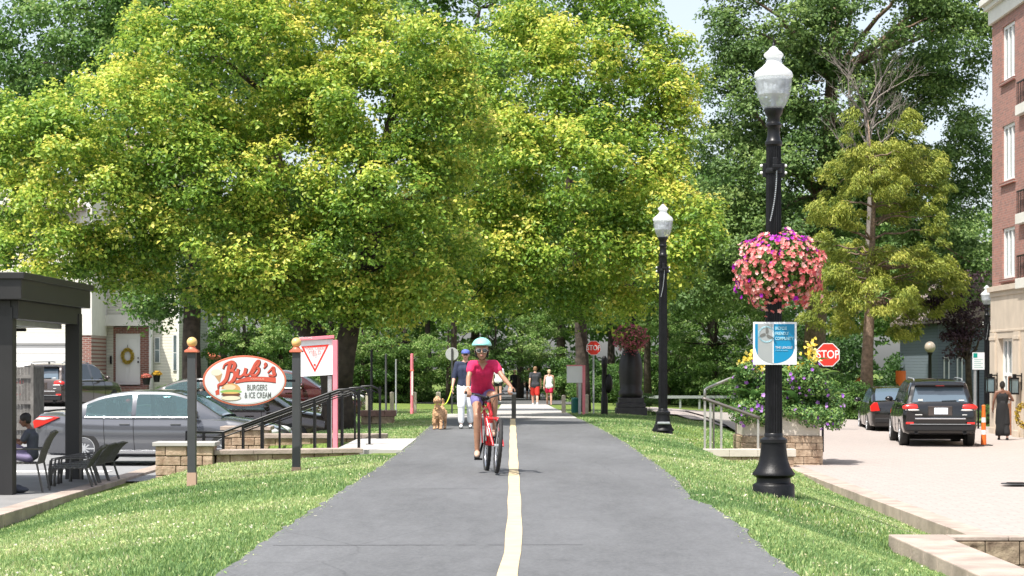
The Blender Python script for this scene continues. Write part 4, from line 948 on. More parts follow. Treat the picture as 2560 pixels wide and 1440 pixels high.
# ------------------------------------------------------------------ low walls, steps and handrails on the left
def block_wall(name, a, b, z0, z1, th, label, cap=.06, capm=None, group=None, capo=.04, sm=None):
    a = Vector((a[0], a[1], 0)); b = Vector((b[0], b[1], 0)); d = b - a; L_ = d.length; ang = math.atan2(d.y, d.x)
    r = empty(name, (a.x, a.y, z0), ang, label, 'wall', group)
    H = z1 - z0 - cap; m = MB(); rg = random.Random(int(a.x * 100 + b.y)); nrow = max(1, round(H / .15)); rh = H / nrow
    for j in range(nrow):
        x = 0; off = rg.uniform(.15, .4)
        while x < L_ - .02:
            w_ = min(L_ - x, off if x == 0 else rg.choice([.22, .32, .42])); q = rg.uniform(-.008, .012)
            m.box2((x + .004, -q, j * rh + .004), (x + w_ - .004, th + q, (j + 1) * rh - .003)); x += w_
    m.build('blocks', sm or M['split'], r, bevel=.012)
    m = MB(); x = -capo
    while x < L_ + capo - .02:
        w_ = min(L_ + capo - x, .6); m.box2((x + .002, -capo, H), (x + w_ - .002, th + capo, H + cap)); x += w_
    m.build('cap', capm or M['capstone'], r, bevel=.008)
    return r
M['split'] = mat('split_stone', (.24, .155, .10), .95, var=.5, scale=7, bump=1.0, bscale=16, col2=(.50, .38, .27), detail=8)
M['split_g'] = mat('grey_split_stone', (.11, .075, .05), .95, var=.5, scale=9, bump=1.0, bscale=14, col2=(.42, .33, .23), detail=8)
def GX(px, d): return (px - 1280) * d / FPX
block_wall('low_wall', (GX(388, 29.6), 29.6), (GX(532, 29.6), 29.6), -.75, .185, .45, 'tan split-stone pillar wall with pale cap in front of the grey car', capm=M['concrete'])
block_wall('low_wall', (GX(541, 29.75), 29.75), (GX(900, 30.4), 30.4), -.7, .06, .28, 'long low stone wall with a flat cap running along the near handrail', cap=.07)
block_wall('low_wall', (GX(660, 35.9), 35.9), (GX(962, 35.9), 35.9), -.7, .09, .3, 'low tan stone wall behind the handrails, in front of the maple trunk', cap=.08)
block_wall('low_wall', (GX(556, 36.4), 36.4), (GX(672, 36.4), 36.4), -.7, .21, .5, 'short square stone pillar wall beside the front of the grey car', cap=.07)
block_wall('low_wall', (GX(902, 47), 47), (GX(984, 47), 47), -.4, .26, .45, 'small reddish stone wall block on the lawn left of the dog', cap=.14, capm=mat('reddish_cap', (.30, .17, .14), .9, var=.2, bump=.3), sm=M['split'])
# steps with a pale landing
m = MB(); m.box2((-2.75, 30.75, -.7), (path_l(32) - .02 + .04, 35.55, .022)); tag(m.build('landing', M['concrete']), kind='structure')
st = empty('steps', (-2.75, 33, -.7), 0, 'pale concrete steps descending from the landing to the parking lot', 'steps')
for i in range(4):
    m = MB(); m.box2((-.42 * (i + 1), -2.2, 0), (-.42 * i - .004, 2.5, .69 - (i + 1) * .155)); m.build('step', M['concrete'], st, bevel=.01)
def handrail(y, ztop, label, d_y=0.0, pxs=None, full=True):
    r = empty('handrail', (-2.42, y, .02), 0, label, 'handrail', 'black handrails of the steps')
    H = .94
    pts = [(-.02, 0, 0), (.03, 0, H - .16), (-.01, 0, H - .05), (-.10, 0, H), (-.25, 0, H - .01), (-.42, 0, H - .06), (-1.95, 0, H - .60 - .02), (-2.12, 0, H - .68), (-2.12, 0, H - .68)]
    pts = [(.06, 0, 0.0), (.07, 0, H - .18), (.03, 0, H - .05), (-.08, 0, H), (-.25, 0, H - .01), (-.42, 0, H - .07), (-2.02, 0, H - .66)] + ([(-2.60, 0, H - .66)] if full else [])
    m = MB(); m.tube(pts[1:], .021, 8); m.build('rail', M['black_metal'], r, smooth=True)
    m = MB(); m.tube([(p[0], p[1], p[2] - .075) for p in pts[2:]], .012, 6); m.build('lower_rail', M['black_metal'], r, smooth=True)
    zf = lambda x: float(np.interp(-x, [-.07, .42, 2.02, 2.6], [H, H - .07, H - .66, H - .66]))
    for x in [.065, -.38, -.62, -.83] + [-1.42, -1.72, -2.02] + ([-2.32, -2.58] if full else []):
        m = MB(); zb = -.08 - .72 * max(0, min(1, (-x - .3) / 1.7)); wd = .042 if x > 0 or x < -1.9 else .034
        m.box2((x - wd / 2, -wd / 2, zb if x < 0 else 0), (x + wd / 2, wd / 2, zf(x) - .01)); 
        if x > 0: m.box2((x - .06, -.06, 0), (x + .06, .06, .008))
        m.build('post', M['black_metal'], r)
    return r
handrail(30.62, 0, 'nearest black handrail of the steps, in front of the other two')
handrail(32.9, 0, 'middle black handrail standing on the pale landing', full=False)
handrail(35.5, 0, 'farthest black handrail of the steps, next to the low stone wall', full=False)

# ------------------------------------------------------------------ corner planter wall at the bottom right (open box of stone with flat caps)
def corner_planter():
    r = empty('planter_wall', (4.0, 21.0, -1.15), 0, 'stone planter wall with flat pale caps at the bottom right corner', 'planter wall'); o = Vector(r.location)
    def L(m): m.v = [tuple(Vector(v) - o) for v in m.v]; return m
    zt = -.45; ct = .18
    def arm(a, b, th, nm=True):
        pass
    # left arm along y at x 3.95..4.35 ; far arm along x at y 20.7..21.1
    m = MB(); rg = random.Random(5)
    y = 12.0
    for (x0, x1, y0, y1) in ((4.04, 4.42, 12.0, 20.9), (4.56, 8.5, 20.70, 20.90)):
        hz = (zt - (ct if x1 < 5 else .052) - (-1.25)) / 3
        for j in range(3):
            if x1 - x0 < .5:
                q = y0 - rg.uniform(0, .2)
                while q < y1:
                    w_ = rg.choice([.3, .42]); e = min(q + w_, y1); e1 = rg.uniform(-.01, .012); m.box2((x0 - e1, q + .005, -1.25 + j * hz + .004), (x1 + e1, e - .005, -1.25 + (j + 1) * hz - .004)); q = e
            else:
                q = x0
                while q < x1:
                    w_ = rg.choice([.3, .42, .36]); e = min(q + w_, x1); e1 = rg.uniform(-.015, .02); m.box2((q + .005, y0 - e1, -1.25 + j * hz + .004), (e - .005, y1 + e1, -1.25 + (j + 1) * hz - .004)); q = e
    L(m).build('blocks', M['split_g'], r, bevel=.02)
    m = MB()
    q = 20.385
    while q > 12.5: m.box2((3.96, q - .61, zt - ct), (4.50, q, zt)); q -= .615
    q = 3.96
    while q < 8.4: m.box2((q, 20.70 if q > 4.4 else 20.39, zt - (.05 if q > 4.4 else ct)), (q + .61 if q > 4.4 else 4.55, 20.95, zt)); q += .615 if q > 4.4 else .595
    L(m).build('cap', M['capstone'], r, bevel=.012)
    m = MB(); m.box2((4.43, 12, -1.2), (8.5, 20.69, -1.0)); L(m).build('soil', mat('mulch', (.10, .07, .05), .95, var=.4, scale=20, bump=1), r)
corner_planter()

# ------------------------------------------------------------------ cream planter, stone base, stairs rail (right)
def big_planter():
    d = 43.0; x0, x1 = GX(1858, d), GX(2050, d); r = empty('planter_box', ((x0 + x1) / 2, d, -.85), 0, 'large square cream planter on a stone base behind the big lamp post', 'planter'); o = Vector(r.location)
    def L(m): m.v = [tuple(Vector(v) - o) for v in m.v]; return m
    m = MB(); m.box2((x0, d, -.20), (x1, d + 1.5, .30)); m.box2((x0 - .03, d - .03, .24), (x1 + .03, d + 1.53, .33)); L(m).build('box', M['cream'], r, bevel=.02)
    m = MB(); rg = random.Random(8)
    for j in range(5):
        z = -.95 + j * .15; q = x0 - .05 if j > 1 else GX(1980, d)
        while q < x1 + .05:
            e = min(q + rg.choice([.25, .36, .45]), x1 + .06); w_ = rg.uniform(-.012, .015); m.box2((q + .004, d - .06 - w_, z + .004), (e - .004, d + 1.56, z + .146)); q = e
    L(m).build('stone_base', M['split'], r, bevel=.012)
    m = MB(); m.box2((x1 + .06, d + .1, -.55), (x1 + .10, d + .16, .1)); m.box2((x1 + .06, d + .1, -.55), (x1 + .10, d + .4, -.5)); L(m).build('side_rail', M['black_metal'], r)
big_planter()
block_wall('low_wall', (GX(1757, 42), 42), (GX(1985, 42), 42), -.95, -.44, .3, 'low pale stone wall carrying the stair rail left of the big lamp post', cap=.16, capm=M['cream'])
def stair_rail():
    d = 42.0; r = empty('stair_rail', (GX(1760, d), d, -.44), 0, 'brown metal stair rail sloping down towards the cream planter', 'handrail'); o = Vector(r.location)
    def L(m): m.v = [tuple(Vector(v) - o) for v in m.v]; return m
    bm = mat('bronze_rail', (.16, .14, .13), .4, metal=.4)
    m = MB(); m.tube([P(1756, 996, d + .1), P(1765, 998, d + .1), P(1885, 1040, d + .1), P(1900, 1045, d + .1)], .035, 8); L(m).build('rail', M['steel'] if False else bm, r, smooth=True)
    for px, py in ((1762, 998), (1803, 1012), (1895, 1044), (1776, 1003)):
        m = MB(); p = P(px, py, d + .15); m.box2((p.x - .022, p.y - .03, -.44), (p.x + .022, p.y + .03, p.z)); L(m).build('post', M['silver_rail'], r)
    m = MB(); m.tube([P(1762, 998, d + 1.5), P(1762, 975, d + 1.5), P(1768, 970, d + 1.6), P(1840, 940, d + 2.4), P(1852, 938, d + 2.5)], .03, 8); L(m).build('upper_rail', M['silver_rail'], r, smooth=True)
    m = MB(); m.box2((GX(1768, d), d + .17, -.40), (GX(1800, d), d + .18, .42)); m.box2((GX(1806, d), d + .17, -.40), (GX(1840, d), d + .18, .30)); 
    L(m).build('glass_panel', M['clear_glass'], r)
    for px, py in ((1784, 1005), (1841, 1026)):
        m = MB(); p = P(px, py, d + 2.2); m.box2((p.x - .02, p.y - .02, -.8), (p.x + .02, p.y + .02, p.z)); L(m).build('post', bm, r)
M['silver_rail'] = mat('silver_rail', (.45, .43, .41), .35, metal=.5)
M['clear_glass'] = mat('clear_panel', (.9, .95, .93), .03, trans=1.0)
M['clear_glass'].node_tree.nodes['Principled BSDF'].inputs['IOR'].default_value = 1.05
stair_rail()
def guard_rail():
    d = 84.0; r = empty('guard_rail', (GX(1705, d), d, -.45), 0, 'pale horizontal guard rail across the far side of the plaza', 'guard rail'); o = Vector(r.location)
    m = MB(); m.box2((GX(1600, d), d, HC - (996 - HY) * d / FPX), (GX(1850, d), d + .06, HC - (989 - HY) * d / FPX)); m.v = [tuple(Vector(v) - o) for v in m.v]; m.build('rail', M['steel'], r)
    for k in range(6):
        px = 1605 + k * 48; m = MB(); m.box2((GX(px, d) - .04, d + .06, -.7), (GX(px, d) + .04, d + .14, -.1)); m.v = [tuple(Vector(v) - o) for v in m.v]; m.build('post', M['steel'], r)
guard_rail()
def wood_gate():
    d = 50.0; r = empty('wooden_enclosure', (GX(55, d), d, -.63), 0, 'weathered grey wooden bin enclosure seen through the pergola', 'fence'); o = Vector(r.location)
    m = MB(); px = 18
    for k in range(9):
        x = GX(12 + k * 7.6, d); m.box2((x, d + random.uniform(0, .02), -.6), (x + .066, d + .04, 1.30 - random.uniform(0, .02)))
    for k in range(12):
        y = d + .1 + k * .1; x = GX(80, d); m.box2((x - .03, y, -.6), (x, y + .085, 1.3))
    m.v = [tuple(Vector(v) - o) for v in m.v]; m.build('boards', M['wood_grey'], r)
    m = MB(); 
    for z in (-.3, .35, 1.0): m.box2((GX(12, d), d - .04, z), (GX(80, d), d - .001, z + .09))
    m.box2((GX(78, d), d - .06, -.63), (GX(80, d) + .05, d + .03, 1.36)); m.v = [tuple(Vector(v) - o) for v in m.v]; m.build('frame', M['wood_grey'], r)
wood_gate()
# ------------------------------------------------------------------ vehicles
def smooth_interp(x, xp, fp):
    """C1 interpolation (monotone-ish hermite)"""
    xp = np.array(xp, float); fp = np.array(fp, float); x = np.clip(x, xp[0], xp[-1]); i = np.clip(np.searchsorted(xp, x) - 1, 0, len(xp) - 2)
    h = np.diff(xp); dl = np.diff(fp) / h; mk = np.zeros_like(fp); mk[0] = dl[0]; mk[-1] = dl[-1]
    for k in range(1, len(fp) - 1): mk[k] = 0 if dl[k - 1] * dl[k] <= 0 else 2 * dl[k - 1] * dl[k] / (dl[k - 1] + dl[k])
    t = (x - xp[i]) / h[i]; t2 = t * t; t3 = t2 * t
    return (2 * t3 - 3 * t2 + 1) * fp[i] + (t3 - 2 * t2 + t) * h[i] * mk[i] + (-2 * t3 + 3 * t2) * fp[i + 1] + (t3 - t2) * h[i] * mk[i + 1]
def wheel(parent, c, r, w_, side, spokes=10, rimm=None):
    t = MB(); t.lathe([(r * .66, -w_ / 2), (r * .93, -w_ / 2), (r * .99, -w_ * .38), (r, -w_ * .25), (r, w_ * .25), (r * .99, w_ * .38), (r * .93, w_ / 2), (r * .66, w_ / 2)], 36, axis='y', cap=False)
    wo = bpy.data.objects.new('wheel', None); C.objects.link(wo); wo.parent = parent; wo.location = c; wo.empty_display_size = .1
    t.build('tyre', M['rubber'], wo, smooth='auto')
    m = MB(); o_ = side * w_ * .44
    m.lathe([(r * .62, o_ - .02 * side), (r * .69, o_ - .02 * side), (r * .69, o_ + .012 * side), (r * .62, o_ + .012 * side), (r * .62, o_ - .02 * side)], 36, axis='y', cap=False)
    for k in range(spokes):
        a = 2 * PI * k / spokes; ca, sa = math.cos(a), math.sin(a)
        m.box((ca * r * .36, o_ - .01 * side, sa * r * .36), (r * .56, .03, r * .085), (0, -a, 0))
    m.lathe([(.001, o_ + .014 * side), (r * .14, o_ + .014 * side), (r * .16, o_ - .01 * side)], 16, axis='y', cap=False)
    m.build('rim', rimm or M['wheel_silver'], wo, smooth='auto')
    m = MB(); m.lathe([(.001, o_ - .05 * side), (r * .67, o_ - .05 * side)], 24, axis='y', cap=False); m.build('brake_backing', M['deep'], wo)
def car(name, cat, label, loc, rz, spec, paint, glass, group=None):
    """x forward, y left, z up. spec: L (front x to rear x), W, lower profile, roof outline, wheel data"""
    r = empty(name, loc, rz, label, cat, group); W2 = spec['W'] / 2
    xs = np.linspace(spec['body'][0][0], spec['body'][-1][0], 72)
    bx = [p[0] for p in spec['body']]; top = smooth_interp(xs, bx, [p[1] for p in spec['body']]); bot = smooth_interp(xs, bx, [p[2] for p in spec['body']]); wf = smooth_interp(xs, bx, [p[3] for p in spec['body']])
    belt = spec['belt']
    m = MB(); vs = []; fs = []
    for x, zt, zb, f in zip(xs, top, bot, wf):
        w_ = W2 * f; zs = zb + (zt - zb) * .78; zm = zb + (zt - zb) * .52
        half = [(0, zb), (w_ * .82, zb), (w_ * .955, zb + .05), (w_ * .985, zb + (zt - zb) * .22), (w_ * .992, zm - .04), (w_, zm + .02), (w_ * .985, zs - .03), (w_ * .965, zs + .02), (w_ * .93, zt - .055), (w_ * .87, zt - .018), (w_ * .70, zt + .004), (w_ * .35, zt + .018), (0, zt + .024)]
        ring = half + [(-y, z) for y, z in half[-2:0:-1]]
        vs += [(x, y, z) for y, z in ring]
    n = len(half) * 2 - 2
    for i in range(len(xs) - 1):
        for k in range(n): fs.append((i * n + k, i * n + (k + 1) % n, (i + 1) * n + (k + 1) % n, (i + 1) * n + k))
    fs.append(tuple(range(n))); fs.append(tuple((len(xs) - 1) * n + k for k in range(n))[::-1])
    m.add(vs, fs); body = m.build('body', paint, r)
    cut = MB()
    for wx in spec['wheels']:
        for s in (-1, 1):
            cut.lathe([(spec['wr'] + .055, s * (W2 - .24)), (spec['wr'] + .055, s * (W2 + .2))], 40, c=(wx, 0, spec['wr']), axis='y')
    co = cut.build('cutter', None); bo = body.modifiers.new('b', 'BOOLEAN'); bo.operation = 'DIFFERENCE'; bo.object = co; bo.solver = 'EXACT'; bake(body); bpy.data.objects.remove(co)
    body.data.polygons.foreach_set('use_smooth', [True] * len(body.data.polygons)); body.data.set_sharp_from_angle(angle=R(35))
    if not body.data.materials: body.data.materials.append(paint)
    # arch liners
    m = MB()
    for wx in spec['wheels']:
        for s in (-1, 1): m.lathe([(.02, s * (W2 - .245)), (spec['wr'] + .05, s * (W2 - .245))], 24, c=(wx, 0, spec['wr']), axis='y', cap=False)
    m.box2((spec['wheels'][0] + .2, -W2 * .8, .17), (spec['wheels'][1] - .2, W2 * .8, .3)); m.build('underbody', M['deep'], r)
    # cabin
    ro = spec['roof']; rx = [p[0] for p in ro]; cx = np.linspace(rx[0], rx[-1], 76); zr = smooth_interp(cx, rx, [p[1] for p in ro]) if spec.get('smooth_roof', True) else np.interp(cx, rx, [p[1] for p in ro])
    wb = W2 * spec.get('wb', .93); wt = W2 * spec.get('wt', .72); zmax = max(zr)
    def hw(z, x):
        e = min(1, (x - rx[0]) / .5, (rx[-1] - x) / .5); e = .93 + .07 * max(0, e); return (wb + (wt - wb) * max(0, (z - belt)) / (zmax - belt)) * e
    gl = MB(); pt = MB(); wsx0, wsx1 = spec['ws']; rwx0, rwx1 = spec['rw']   # windscreen from x (front roof) to x (base); rear window from base to roof
    def ring(i):
        x = cx[i]; z = zr[i]; zz = max(z, belt - .02); rim = max(belt - .02, zz - .055)
        ye = hw(rim, x); half = [(hw(belt, x) + .004, belt - .05), (hw(belt, x), belt + .0), (hw((belt + rim) / 2, x) , (belt + rim) / 2), (ye, rim), (ye - .035, zz - .012), (ye - .12, zz + .004), (ye * .45, zz + .022), (0, zz + .03)]
        return [(x, y, z_) for y, z_ in half]
    rg = [ring(i) for i in range(len(cx))]; K = len(rg[0])
    for i in range(len(cx) - 1):
        xm = (cx[i] + cx[i + 1]) / 2
        for k in range(K - 1):
            g = False
            if k in (1, 2): g = any(a < xm < b for a, b in spec['sidewin']) and min(zr[i], zr[i + 1]) > belt + .09
            if k >= 5: g = (wsx0 < xm < wsx1) or (rwx0 < xm < rwx1)
            tgt = gl if g else pt
            for s in (1, -1):
                q = [rg[i][k], rg[i + 1][k], rg[i + 1][k + 1], rg[i][k + 1]]; q = [(a, b * s, c) for a, b, c in q]
                tgt.add(q, [(0, 1, 2, 3) if s > 0 else (3, 2, 1, 0)])
    for mb_, nm, mt in ((pt, 'cabin', paint), (gl, 'windows', glass)):
        me = mb_.build(nm, mt, r, fix=False); bm = bmesh.new(); bm.from_mesh(me.data); bmesh.ops.remove_doubles(bm, verts=bm.verts, dist=.0008); bmesh.ops.recalc_face_normals(bm, faces=bm.faces); bm.to_mesh(me.data); bm.free()
        me.data.polygons.foreach_set('use_smooth', [True] * len(me.data.polygons)); me.data.set_sharp_from_angle(angle=R(30))
    # belt trim, door seams, handles, mirrors
    def side_y(x, z):
        i = int(np.clip(np.searchsorted(xs, x), 0, len(xs) - 1)); zt, zb, f = top[i], bot[i], wf[i]; t = (z - zb) / (zt - zb); w_ = W2 * f
        return float(np.interp(t, [0, .22, .5, .54, .76, .80, .93], [.955 * w_, .985 * w_, .992 * w_, w_, .985 * w_, .965 * w_, .93 * w_]))
    if spec.get('trim', True):
        for s in (1, -1):
            m = MB(); a, b = spec['sidewin'][0][0] - .03, spec['sidewin'][-1][1] + .02
            m.tube([(x, s * (hw(belt, x) + .012), belt + .004) for x in np.linspace(a, b, 14)], .011, 5); m.build('window_trim', M['chrome'], r)
            for sx in spec['seams']:
                pts = [(sx + spec.get('rake', 0) * (z - .3), s * (side_y(sx, z) + .0025), z) for z in np.linspace(bot.min() + .08, belt - .02, 9)]
                m = MB(); m.tube(pts, .005, 4); m.build('door_seam', M['deep'], r)
            for hx in spec['handles']:
                z = belt - .13; m = MB(); m.box((hx, s * (side_y(hx, z) + .018), z), (.2, .022, .026)); m.build('door_handle', spec.get('handlem', paint), r, bevel=.006)
            m = MB(); mx = spec['mirror']; m.ell((mx, s * (W2 * .98 + .10), belt + .08), (.07, .11, .075), 12, 8); m.bar((mx, s * W2 * .88, belt + .02), (mx, s * (W2 + .04), belt + .05), .05, .03); m.build('mirror', spec.get('mirrorm', paint), r, smooth=True)
    if glass == M['glass_teal']:
        for sx_ in (.15, -.85):
            for s in (-1, 1):
                m = MB(); m.box((sx_ - .12, s * .38, .95), (.14, .46, .52), (0, R(-12), 0)); m.box((sx_ - .20, s * .38, 1.24), (.09, .24, .15), (0, R(-12), 0)); m.build('seat', M['plastic'], r, bevel=.03)
        m = MB(); m.box((.95, 0, .93), (.35, 1.4, .12)); m.tube([(.62 + .03 * math.sin(a), .38 + .17 * math.cos(a), 1.0 + .15 * math.sin(a)) for a in np.linspace(0, 2 * PI, 17)], .014, 5); m.build('dashboard', M['deep'], r)
    for wx in spec['wheels']:
        for s in (-1, 1): wheel(r, (wx, s * (W2 - .115), spec['wr']), spec['wr'], .215, s, spec.get('spokes', 10))
    return r, side_y
def see_through(m, tint, fac):
    n = m.node_tree; b = n.nodes['Principled BSDF']; t = n.nodes.new('ShaderNodeBsdfTransparent'); t.inputs[0].default_value = (*tint, 1)
    mx = n.nodes.new('ShaderNodeMixShader'); mx.inputs[0].default_value = fac; n.links.new(b.outputs[0], mx.inputs[1]); n.links.new(t.outputs[0], mx.inputs[2]); n.links.new(mx.outputs[0], n.nodes['Material Output'].inputs[0])
see_through(M['glass_teal'], (.62, .86, .88), .5)
SEDAN = dict(W=1.85, belt=.94, body=[(-2.42, .86, .42, .80), (-2.36, .99, .24, .88), (-2.1, 1.03, .20, .95), (-1.5, .99, .19, .995), (-.5, .955, .18, 1.0), (.6, .95, .18, 1.0), (1.1, .94, .19, .995), (1.7, .87, .20, .97), (2.15, .76, .20, .90), (2.36, .65, .22, .78), (2.43, .56, .34, .68)],
             roof=[(-1.95, .98), (-1.5, 1.20), (-.95, 1.385), (-.35, 1.445), (.15, 1.44), (.55, 1.36), (1.25, .96)], ws=(.42, 1.22), rw=(-1.9, -.98), sidewin=[(-1.38, -.50), (-.40, .72)], wheels=(-1.42, 1.36), wr=.335, seams=[-1.0, -.42, .68], handles=[-.62, .38], mirror=.78, rake=-.06, trim=True)
# grey sedan parked side-on, facing right
gx = GX(86, 39); px_len = 4.85
d_s = 38.6; xr = GX(84, d_s)
sed, sy = car('parked_car', 'car', 'grey four-door sedan parked side-on behind the burger sign and the pergola', (xr + 2.42, d_s + .9, -.625), R(-3), SEDAN, M['car_grey'], M['glass_teal'])
for s in (-1, 1):
    m = MB(); z0 = .80
    m.prism([(-2.40, .72), (-2.43, .86), (-2.30, .965), (-2.02, .955), (-1.90, .94), (-2.2, .80)], s * .80, s * .886); m.build('tail_light', M['red_lens'], sed, bevel=.01)
    m = MB(); m.prism([(-2.385, .90), (-2.30, .945), (-2.02, .935), (-2.2, .885)], s * .80, s * .892); m.build('tail_light', M['clear_lens'], sed, bevel=.006)
    m = MB(); m.ell((2.12, s * .70, .66), (.26, .14, .09), 12, 8); m.build('headlight', M['clear_lens'], sed, smooth=True)
    m = MB(); m.box((0, s * .935, .27), (2.0, .012, .05)); m.build('side_skirt', M['chrome'], sed, bevel=.004)
m = MB(); m.box((-2.43, 0, .62), (.02, .5, .16)); m.build('licence_plate', M['plate'], sed)
# other cars in the lot
def dark_car(px, d, rz, paint, label, glass=None):
    o, _ = car('parked_car', 'car', label, (GX(px, d), d, gz(GX(px, d), d) + .03), rz, SEDAN, paint, glass or M['glass_teal'])
    for s in (-1, 1):
        m = MB(); m.ell((2.12, s * .70, .66), (.26, .14, .09), 12, 8); m.build('headlight', M['clear_lens'], o, smooth=True)
        m = MB(); m.ell((-2.33, s * .70, .84), (.09, .18, .07), 12, 8); m.build('tail_light', M['red_lens'], o, smooth=True)
    return o
dark_car(598, 45.2, R(-2), M['car_dark'], 'dark sedan parked just behind the grey sedan, its roof above it')
dark_car(560, 52.0, R(-2), M['car_black'], 'black sedan in the row behind, only its roof and hood showing by the maple trunk')
dark_car(700, 57.5, R(-2), M['car_red'], 'maroon sedan seen between the burger sign and the pink-framed sign')
# large dark sports utility vehicle from behind
SUV = dict(W=1.94, belt=1.13, body=[(-2.40, 1.06, .52, .90), (-2.37, 1.16, .40, .955), (-2.25, 1.17, .33, .985), (-1.5, 1.155, .30, 1.0), (0, 1.13, .28, 1.0), (1.2, 1.11, .28, .99), (1.9, 1.04, .30, .96), (2.3, .92, .34, .86), (2.42, .78, .42, .76)],
           roof=[(-2.30, 1.16), (-2.22, 1.34), (-2.10, 1.58), (-1.95, 1.68), (-1.2, 1.735), (-.2, 1.75), (.35, 1.68), (1.15, 1.14)], ws=(.30, 1.12), rw=(-2.29, -2.06), sidewin=[(-1.92, -1.2), (-1.08, -.22), (-.10, .66)], wheels=(-1.45, 1.46), wr=.385, seams=[-1.15, -.16, .75], handles=[-.95, .05], mirror=.72, wb=.94, wt=.72)
def suv_rear(o, tailm=True, small=False):
    m = MB(); m.prism([(-.62, 1.19), (.62, 1.19), (.56, 1.60), (-.56, 1.60)], -2.33, -2.27, axis='y')
    # rear window slab, leaning with the tailgate
    m = MB(); m.add([(-2.325, -.70, 1.17), (-2.325, .70, 1.17), (-2.165, .60, 1.56), (-2.165, -.60, 1.56), (-2.29, -.70, 1.17), (-2.29, .70, 1.17), (-2.13, .60, 1.56), (-2.13, -.60, 1.56)], [(0, 1, 2, 3), (4, 7, 6, 5), (0, 4, 5, 1), (1, 5, 6, 2), (2, 6, 7, 3), (3, 7, 4, 0)]); m.build('rear_window', M['glass_blue'], o)
    m = MB(); m.box((-2.22, 0, 1.615), (.28, 1.26, .05), (0, R(6), 0)); m.build('spoiler', M['car_black'], o, bevel=.015)
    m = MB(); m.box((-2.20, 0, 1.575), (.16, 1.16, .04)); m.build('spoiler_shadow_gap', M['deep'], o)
    m = MB(); m.box((-2.345, 0, 1.60), (.02, .22, .025)); m.build('brake_light', mat('dim_red_lens', (.2, .01, .01), .3), o)
    for s in (-1, 1):
        m = MB(); m.ell((-2.33, s * .70, 1.035), (.085, .27, .095), 16, 8); m.build('tail_light', M['red_lens'], o, smooth=True)
        m = MB(); m.ell((-2.345, s * .68, .965), (.078, .22, .036), 16, 8); m.build('tail_light', M['clear_lens'], o, smooth=True)
        m = MB(); m.box((-2.44, s * .78, .625), (.03, .20, .055)); m.build('reflector', M['red_lens'], o, bevel=.01)
        m = MB(); m.lathe([(.04, 0), (.055, 0), (.058, -.06), (.045, -.06), (.042, -.01)], 16, c=(-2.40, s * .62, .40), axis='x', cap=False); m.lathe([(.001, -.01), (.044, -.01)], 16, c=(-2.40, s * .62, .40), axis='x', cap=False); m.build('exhaust', M['plastic'], o, smooth='auto')
    m = MB(); m.box((-2.40, 0, .52), (.10, 1.74, .20)); m.build('bumper', M['plastic'], o, bevel=.03)
    m = MB(); m.box((-2.41, 0, .745), (.10, 1.30, .035)); m.build('chrome_strip', M['chrome'], o, bevel=.01)
    m = MB(); m.box((-2.42, 0, .60), (.10, 1.55, .012)); m.build('bumper_line', M['steel'], o)
    m = MB(); m.box((-2.43, -.02, .94), (.02, .35, .17)); m.build('licence_plate', M['plate'], o, bevel=.006)
    m = MB(); m.box((-2.40, 0, .945), (.03, .62, .25)); m.build('plate_recess', M['car_dark'], o, bevel=.02)
    m = MB(); m.bar((-2.34, -.05, 1.20), (-2.33, -.42, 1.215), .02, .02); m.build('wiper', M['deep'], o)
    m = MB(); m.box((-2.35, .50, 1.225), (.01, .12, .05)); m.box((-2.418, .55, .845), (.01, .18, .022)); m.box((-2.418, -.62, .845), (.01, .12, .02)); m.build('badge', M['clear_lens'], o)
    m = MB(); m.box((-2.33, -.55, 1.22), (.01, .14, .025)); m.build('sticker', M['white'], o)
    for s in (-1, 1):
        m = MB(); m.tube([(-1.9, s * .62, 1.72), (-1.75, s * .62, 1.775), (-.3, s * .62, 1.80), (.1, s * .62, 1.74)], .016, 6); m.build('roof_rail', M['steel'], o)
    m = MB(); m.ell((-1.7, 0, 1.76), (.07, .018, .04), 10, 6); m.build('antenna', M['car_black'], o)
d = 51.6; suv, _ = car('parked_suv', 'sports utility vehicle', 'large black sports utility vehicle parked on the plaza, seen from behind', (GX(2366, d) + .10, d + 2.43, -.80), R(90 - 6), SUV, M['car_black'], M['glass_dark']); suv_rear(suv)
d = 61.5; bs, _ = car('parked_car', 'car', 'small black sedan with a red tail light parked left of the black sports utility vehicle', (GX(2262, d) + .05, d + 2.43, -.80), R(90 - 5), SEDAN, M['car_black'], M['glass_blue'])
for s in (-1, 1):
    m = MB(); m.prism([(s * .60, .72), (s * .88, .70), (s * .90, .86), (s * .78, .98), (s * .68, .98)], -2.50, -2.30); m.v = [(y, x, z) for x, y, z in m.v]; m.build('tail_light', M['red_lens'], bs, bevel=.01)
m = MB(); m.box((-2.44, 0, .78), (.02, .34, .15)); m.build('licence_plate', M['plate'], bs)
m = MB(); m.box((-2.40, 0, .42), (.10, 1.5, .16)); m.build('bumper', M['plastic'], bs, bevel=.03)
# dark sports utility vehicle in front of the garage, rear three-quarter
d = 71.0; sv2, _ = car('parked_suv', 'sports utility vehicle', 'grey-brown sports utility vehicle parked before the white garage door, seen through the pergola', (GX(122, d) + .35, d + 2.2, gz(GX(122, d), d) + .03), R(90 - 16), SUV, M['car_dark'], M['glass_dark']); suv_rear(sv2)
